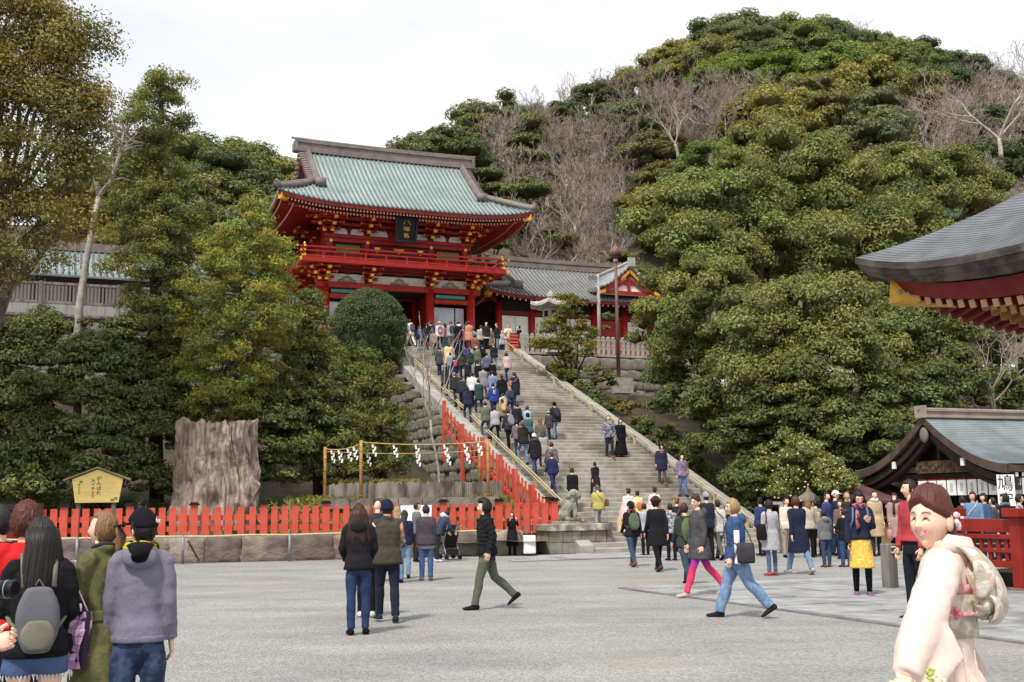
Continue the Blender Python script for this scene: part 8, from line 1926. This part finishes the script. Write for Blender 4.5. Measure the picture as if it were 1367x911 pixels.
H_ = 1.66; sc_ = H_ / 1.715; best = min(((abs((1.385 - .285 * math.cos(R(a)) - .245 * math.cos(R(a + e))) * sc_ - wt.z), a, e) for a in (14, 20, 26, 32) for e in range(60, 125, 3)))
p = person(-90, 660, 0, -84, 'photographer beyond the left edge of whom only a hand and lens show', Y=4.7, H=H_, top=(70, 66, 64), near=2, group=GL, arms=((best[1], 4, best[2], 14), (2, 4, 8, 0)), mirror=False, skin='pink', sleeve=.72)
ww = p.root.matrix_basis @ p.AR[-1][2]; p.root.location.x += wt.x - ww.x; p.root.location.y += wt.y - ww.y

# ================================================================ the woman in the kimono
KM = bpy.data.materials.new('pale_pink_silk'); KM.use_nodes = True; _t = KM.node_tree; _b = _t.nodes['Principled BSDF']; _b.inputs['Roughness'].default_value = .55; _b.inputs['Sheen Weight'].default_value = .2
_c = _t.nodes.new('ShaderNodeTexCoord'); _n = _t.nodes.new('ShaderNodeTexNoise'); _n.inputs['Scale'].default_value = 3.2; _n.inputs['Detail'].default_value = 6; _t.links.new(_c.outputs['Object'], _n.inputs['Vector'])
_r = _t.nodes.new('ShaderNodeValToRGB'); _r.color_ramp.elements[0].position = .58; _r.color_ramp.elements[0].color = S(222, 200, 188); _r.color_ramp.elements[1].position = .80; _r.color_ramp.elements[1].color = S(214, 162, 156); _t.links.new(_n.outputs['Fac'], _r.inputs['Fac']); _t.links.new(_r.outputs['Color'], _b.inputs['Base Color'])
_n2 = _t.nodes.new('ShaderNodeTexNoise'); _n2.inputs['Scale'].default_value = 5; _n2.inputs['Detail'].default_value = 3; _u = _t.nodes.new('ShaderNodeBump'); _u.inputs['Strength'].default_value = .55; _u.inputs['Distance'].default_value = .05; _mp = _t.nodes.new('ShaderNodeMapping'); _mp.inputs['Scale'].default_value = (1.3, 1.3, .8); _t.links.new(_c.outputs['Object'], _mp.inputs['Vector']); _t.links.new(_mp.outputs['Vector'], _n2.inputs['Vector']); _t.links.new(_n2.outputs['Fac'], _u.inputs['Height']); _t.links.new(_u.outputs['Normal'], _b.inputs['Normal'])
OBI = mat('silver_floral_brocade', S(212, 206, 192), S(178, 174, 152), 30, .38, .3, 40, metal=.2, spec=.6, lo=.46, hi=.56, col3=S(206, 168, 150), scale3=22)
k = person(1255, 641, 0, 66, 'smiling young woman in pale pink kimono with silver obi in the right foreground', Y=4.45, H=1.722, topmat=KM, hem=.10, flare=.36, btype='none', hair='swept', hc='red', near=3, skin='light', smile=True, head=(64, 3), headoff=(.02, -.030), disp=.006, sleeve=.3, mirror=False, arms=((17, 50, 3, -30), (0, 3, 8, 6)), lean=0, w=.82)
nk = MB(); nk.loft([ring(k.tp(0, y, z), rx * .86, ry, 26) for z, y, rx, ry in ((1.30, 0, .162, .098), (1.36, -.002, .150, .094), (1.41, -.010, .122, .088), (1.445, -.022, .090, .080), (1.46, -.030, .076, .072))], cap=False)
no_ = nk.build('collar_yoke', KM, k.root, True)
AA = [2 * math.pi * i / 30 for i in range(31)]
def cz(a): return 1.500 - .085 * max(0, math.sin(a)) ** 1.2 if math.sin(a) > 0 else 1.500 + .012 * math.sin(a)
col_ = MB(); col_.grid([[k.tp(r_ * .86 * math.cos(a), r_ * math.sin(a) - .030 + (.012 if math.sin(a) < 0 else 0) * dz_ * 0, cz(a) - dz_) for a in AA] for r_, dz_ in ((.068, .0), (.074, .004), (.080, .025), (.088, .058))])
co_ = col_.build('collar', KM, k.root, True); q = co_.modifiers.new('t', 'SOLIDIFY'); q.thickness = .006
uc_ = MB(); uc_.grid([[k.tp(r_ * .86 * math.cos(a), r_ * math.sin(a) - .028, cz(a) + .008 - dz_) for a in AA] for r_, dz_ in ((.063, .0), (.067, .02))]); uc_.build('under_collar', cloth((242, 238, 232), None, 5, .1), k.root, True)
fo2 = MB()
for y0_, y1_, x_, dz0, dz1 in ((-.06, -.11, -.128, 1.10, .42), (-.02, .02, -.142, 1.11, .35), (.045, .10, -.125, 1.10, .30), (-.095, -.13, -.085, 1.09, .45)):
    fo2.tube([k.tp(x_, y0_, dz0), k.hip + Vector((x_ * 1.06, lerp(y0_, y1_, .5), lerp(dz0, dz1, .5) - .9)), k.hip + Vector((x_ * 1.10, y1_, dz1 - .9))], [.006, .016, .010], 8)
remesh(fo2.build('skirt_fold', KM, k.root, True), .008)
for sd in (-1, 1):
    sh_, elb, wr, fd = k.AR[sd]; m_ = MB(); X = Vector((sd, 0, 0))
    m_.tube([sh_ + X * -.05 + Vector((0, 0, .02)), sh_ + X * .0 + Vector((0, 0, 0)), sh_.lerp(elb, .5), elb, elb.lerp(wr, .5), wr.lerp(elb, .04)], [.058, .070, .073, .071, .064, .050], 18)
    mid = elb.lerp(wr, .55)
    pl_ = [elb + Vector((0, -.035, .02)), wr + Vector((0, .035, .01)), wr + Vector((0, -.02, -.055)), mid + Vector((0, -.075, -.125)), elb + Vector((0, -.130, -.115)), elb + Vector((0, -.075, -.01))]
    m_.loft([[q_ + X * .030 for q_ in pl_], [q_ + X * -.018 for q_ in pl_]])
    so_ = m_.build('sleeve', KM, k.root, True); remesh(so_, .0105, .010)
    fm = MB(); fc = mid + Vector((0, -.055, -.075)) + X * .046
    for i, (y, z) in enumerate(((0, .02), (-.018, .0), (.012, -.01), (-.008, -.032), (.028, -.034), (-.034, -.014), (.04, -.012))):
        for a in range(5): fm.ell(fc + Vector((0, y + .010 * math.cos(a * 1.257), z + .010 * math.sin(a * 1.257))), (.004, .008, .008), 7, 5, 0 if i % 2 == 0 else 1)
    fm.build('embroidered_flower', [mat('leaf_green_embroidery', S(176, 190, 110), None, rough=.6), mat('cream_embroidery', S(238, 222, 190), None, rough=.6)], k.root, True)
def kr(z, rx, ry, y=0, n=28): return ring(k.tp(0, y, z), rx, ry, n)
ob = MB(); ob.loft([kr(1.125, .128, .104), kr(1.13, .138, .114), kr(1.21, .137, .112), kr(1.29, .140, .110), kr(1.295, .13, .10)]); ob.build('obi', OBI, k.root, True)
BK = [R(165 + 220 * i / 28) for i in range(29)]
ag = MB(); ag.grid([[k.tp((.140 + .006 * math.sin(h_ * 2.6)) * math.cos(a), (.109 + .006 * math.sin(h_ * 2.6)) * math.sin(a), 1.288 + .040 * h_ + .006 * math.sin(a * 6) * h_) for a in BK] for h_ in (0, .3, .6, 1)]); ao_ = ag.build('pink_sash', cloth((236, 164, 172), (222, 132, 148), 20), k.root, True); ao_.modifiers.new('t', 'SOLIDIFY').thickness = .008
cd = MB(); cd.tube([k.tp(.141 * math.cos(a), .117 * math.sin(a), 1.215) for a in BK], .006, 8, cap=False)
for i in range(7): cd.ell(k.tp(-.134 + .008 * math.cos(i), -.040 + .017 * math.cos(i * 1.05), 1.222 + .016 * math.sin(i * 1.05)), (.010, .011, .011), 8, 6)
cd.build('pink_cord', cloth((238, 110, 140), (250, 170, 184), 40), k.root, True)
# drum knot: a folded brocade loop with a drooping outer leaf and side wings
def leaf(name, pts, widths, thick, ang=0.0):
    """a folded band of brocade: a swept strip with a curved cross-section"""
    m_ = MB(); rings_ = []
    for (y, z), w_ in zip(pts, widths):
        rr = []
        for t_ in range(9):
            u_ = t_ / 8 * 2 - 1; rr.append(k.tp(u_ * w_, y - .020 * (1 - u_ * u_), z + .012 * abs(u_)))
        for t_ in range(8, -1, -1):
            u_ = t_ / 8 * 2 - 1; rr.append(k.tp(u_ * w_ * .96, y - .020 * (1 - u_ * u_) + thick, z + .012 * abs(u_)))
        rings_.append(rr)
    m_.loft(rings_); o_ = m_.build(name, OBI, k.root, True); q_ = o_.modifiers.new('s', 'SUBSURF'); q_.levels = q_.render_levels = 1; return o_
leaf('obi_knot', [(-.080, 1.455), (-.115, 1.450), (-.150, 1.40), (-.175, 1.33), (-.180, 1.26), (-.158, 1.205), (-.11, 1.195)], [.09, .105, .118, .122, .122, .115, .10], .05)
fi_ = MB(); fi_.ell(k.tp(0, -.120, 1.32), (.105, .048, .115), 16, 10, bump=.4, seed=3); fi_.ell(k.tp(-.02, -.138, 1.25), (.112, .042, .055), 14, 8, bump=.4, seed=8); fi_.build('knot_pad', OBI, k.root, True)
leaf('knot_fold', [(-.085, 1.445), (-.125, 1.44), (-.170, 1.38), (-.205, 1.30), (-.208, 1.235), (-.185, 1.19)], [.055, .075, .09, .10, .095, .07], .03)
leaf('knot_fold', [(-.11, 1.30), (-.165, 1.29), (-.20, 1.25), (-.19, 1.19), (-.15, 1.165)], [.135, .14, .14, .135, .125], .022)
wg_ = MB()
for sx in (-1, 1): wg_.loft([[k.tp(sx * x, y, z) for y, z in ((-.10, zc - h_), (-.16, zc - h_ * .9), (-.20, zc), (-.16, zc + h_ * .9), (-.10, zc + h_), (-.125, zc))] for x, zc, h_ in ((.04, 1.33, .03), (.09, 1.345, .07), (.135, 1.35, .085), (.15, 1.345, .07))])
wg2 = wg_.build('knot_wing', OBI, k.root, True); q_ = wg2.modifiers.new('s', 'SUBSURF'); q_.levels = q_.render_levels = 2
kz = MB()
for i in range(9): a = i * 2.4; kz.ell(k.hc + k.HR @ Vector((-.072 - .008 * math.cos(a), -.062 + .022 * math.cos(a), .0 + .026 * math.sin(a * 1.7))), (.011, .013, .012), 8, 6)
kz.build('hair_flower', cloth((240, 170, 190), (250, 226, 232), 40), k.root, True)
lh = MB(); lh.ell(k.hc + k.HR @ Vector((.0, -.085, -.05)), (.062, .05, .05), 14, 10, bump=.2, seed=2); lh.build('hair_roll', HAIRC['red'], k.root, True)
sh_, elb, wr, fd = k.AR[-1]; q = wr + fd * .08
bg_ = place(thing('drawstring_bag', 'small cream handbag strap held by the kimono woman', 'bag'), k); b_ = MB(); b_.tube([q + Vector((0, .02, -.01)), q + Vector((0, .03, -.2)), q + Vector((0, .0, -.3))], .010, 7, sy=.5); b_.tube([q + Vector((0, -.02, -.01)), q + Vector((0, -.03, -.2)), q + Vector((0, .0, -.3))], .010, 7, sy=.5); b_.build('strap', cloth((226, 206, 180)), bg_); b_ = MB(); b_.ell(q + Vector((0, 0, -.40)), (.06, .11, .12), 14, 9); b_.build('bag_body', cloth((226, 206, 186), (206, 170, 150), 18), bg_, True)
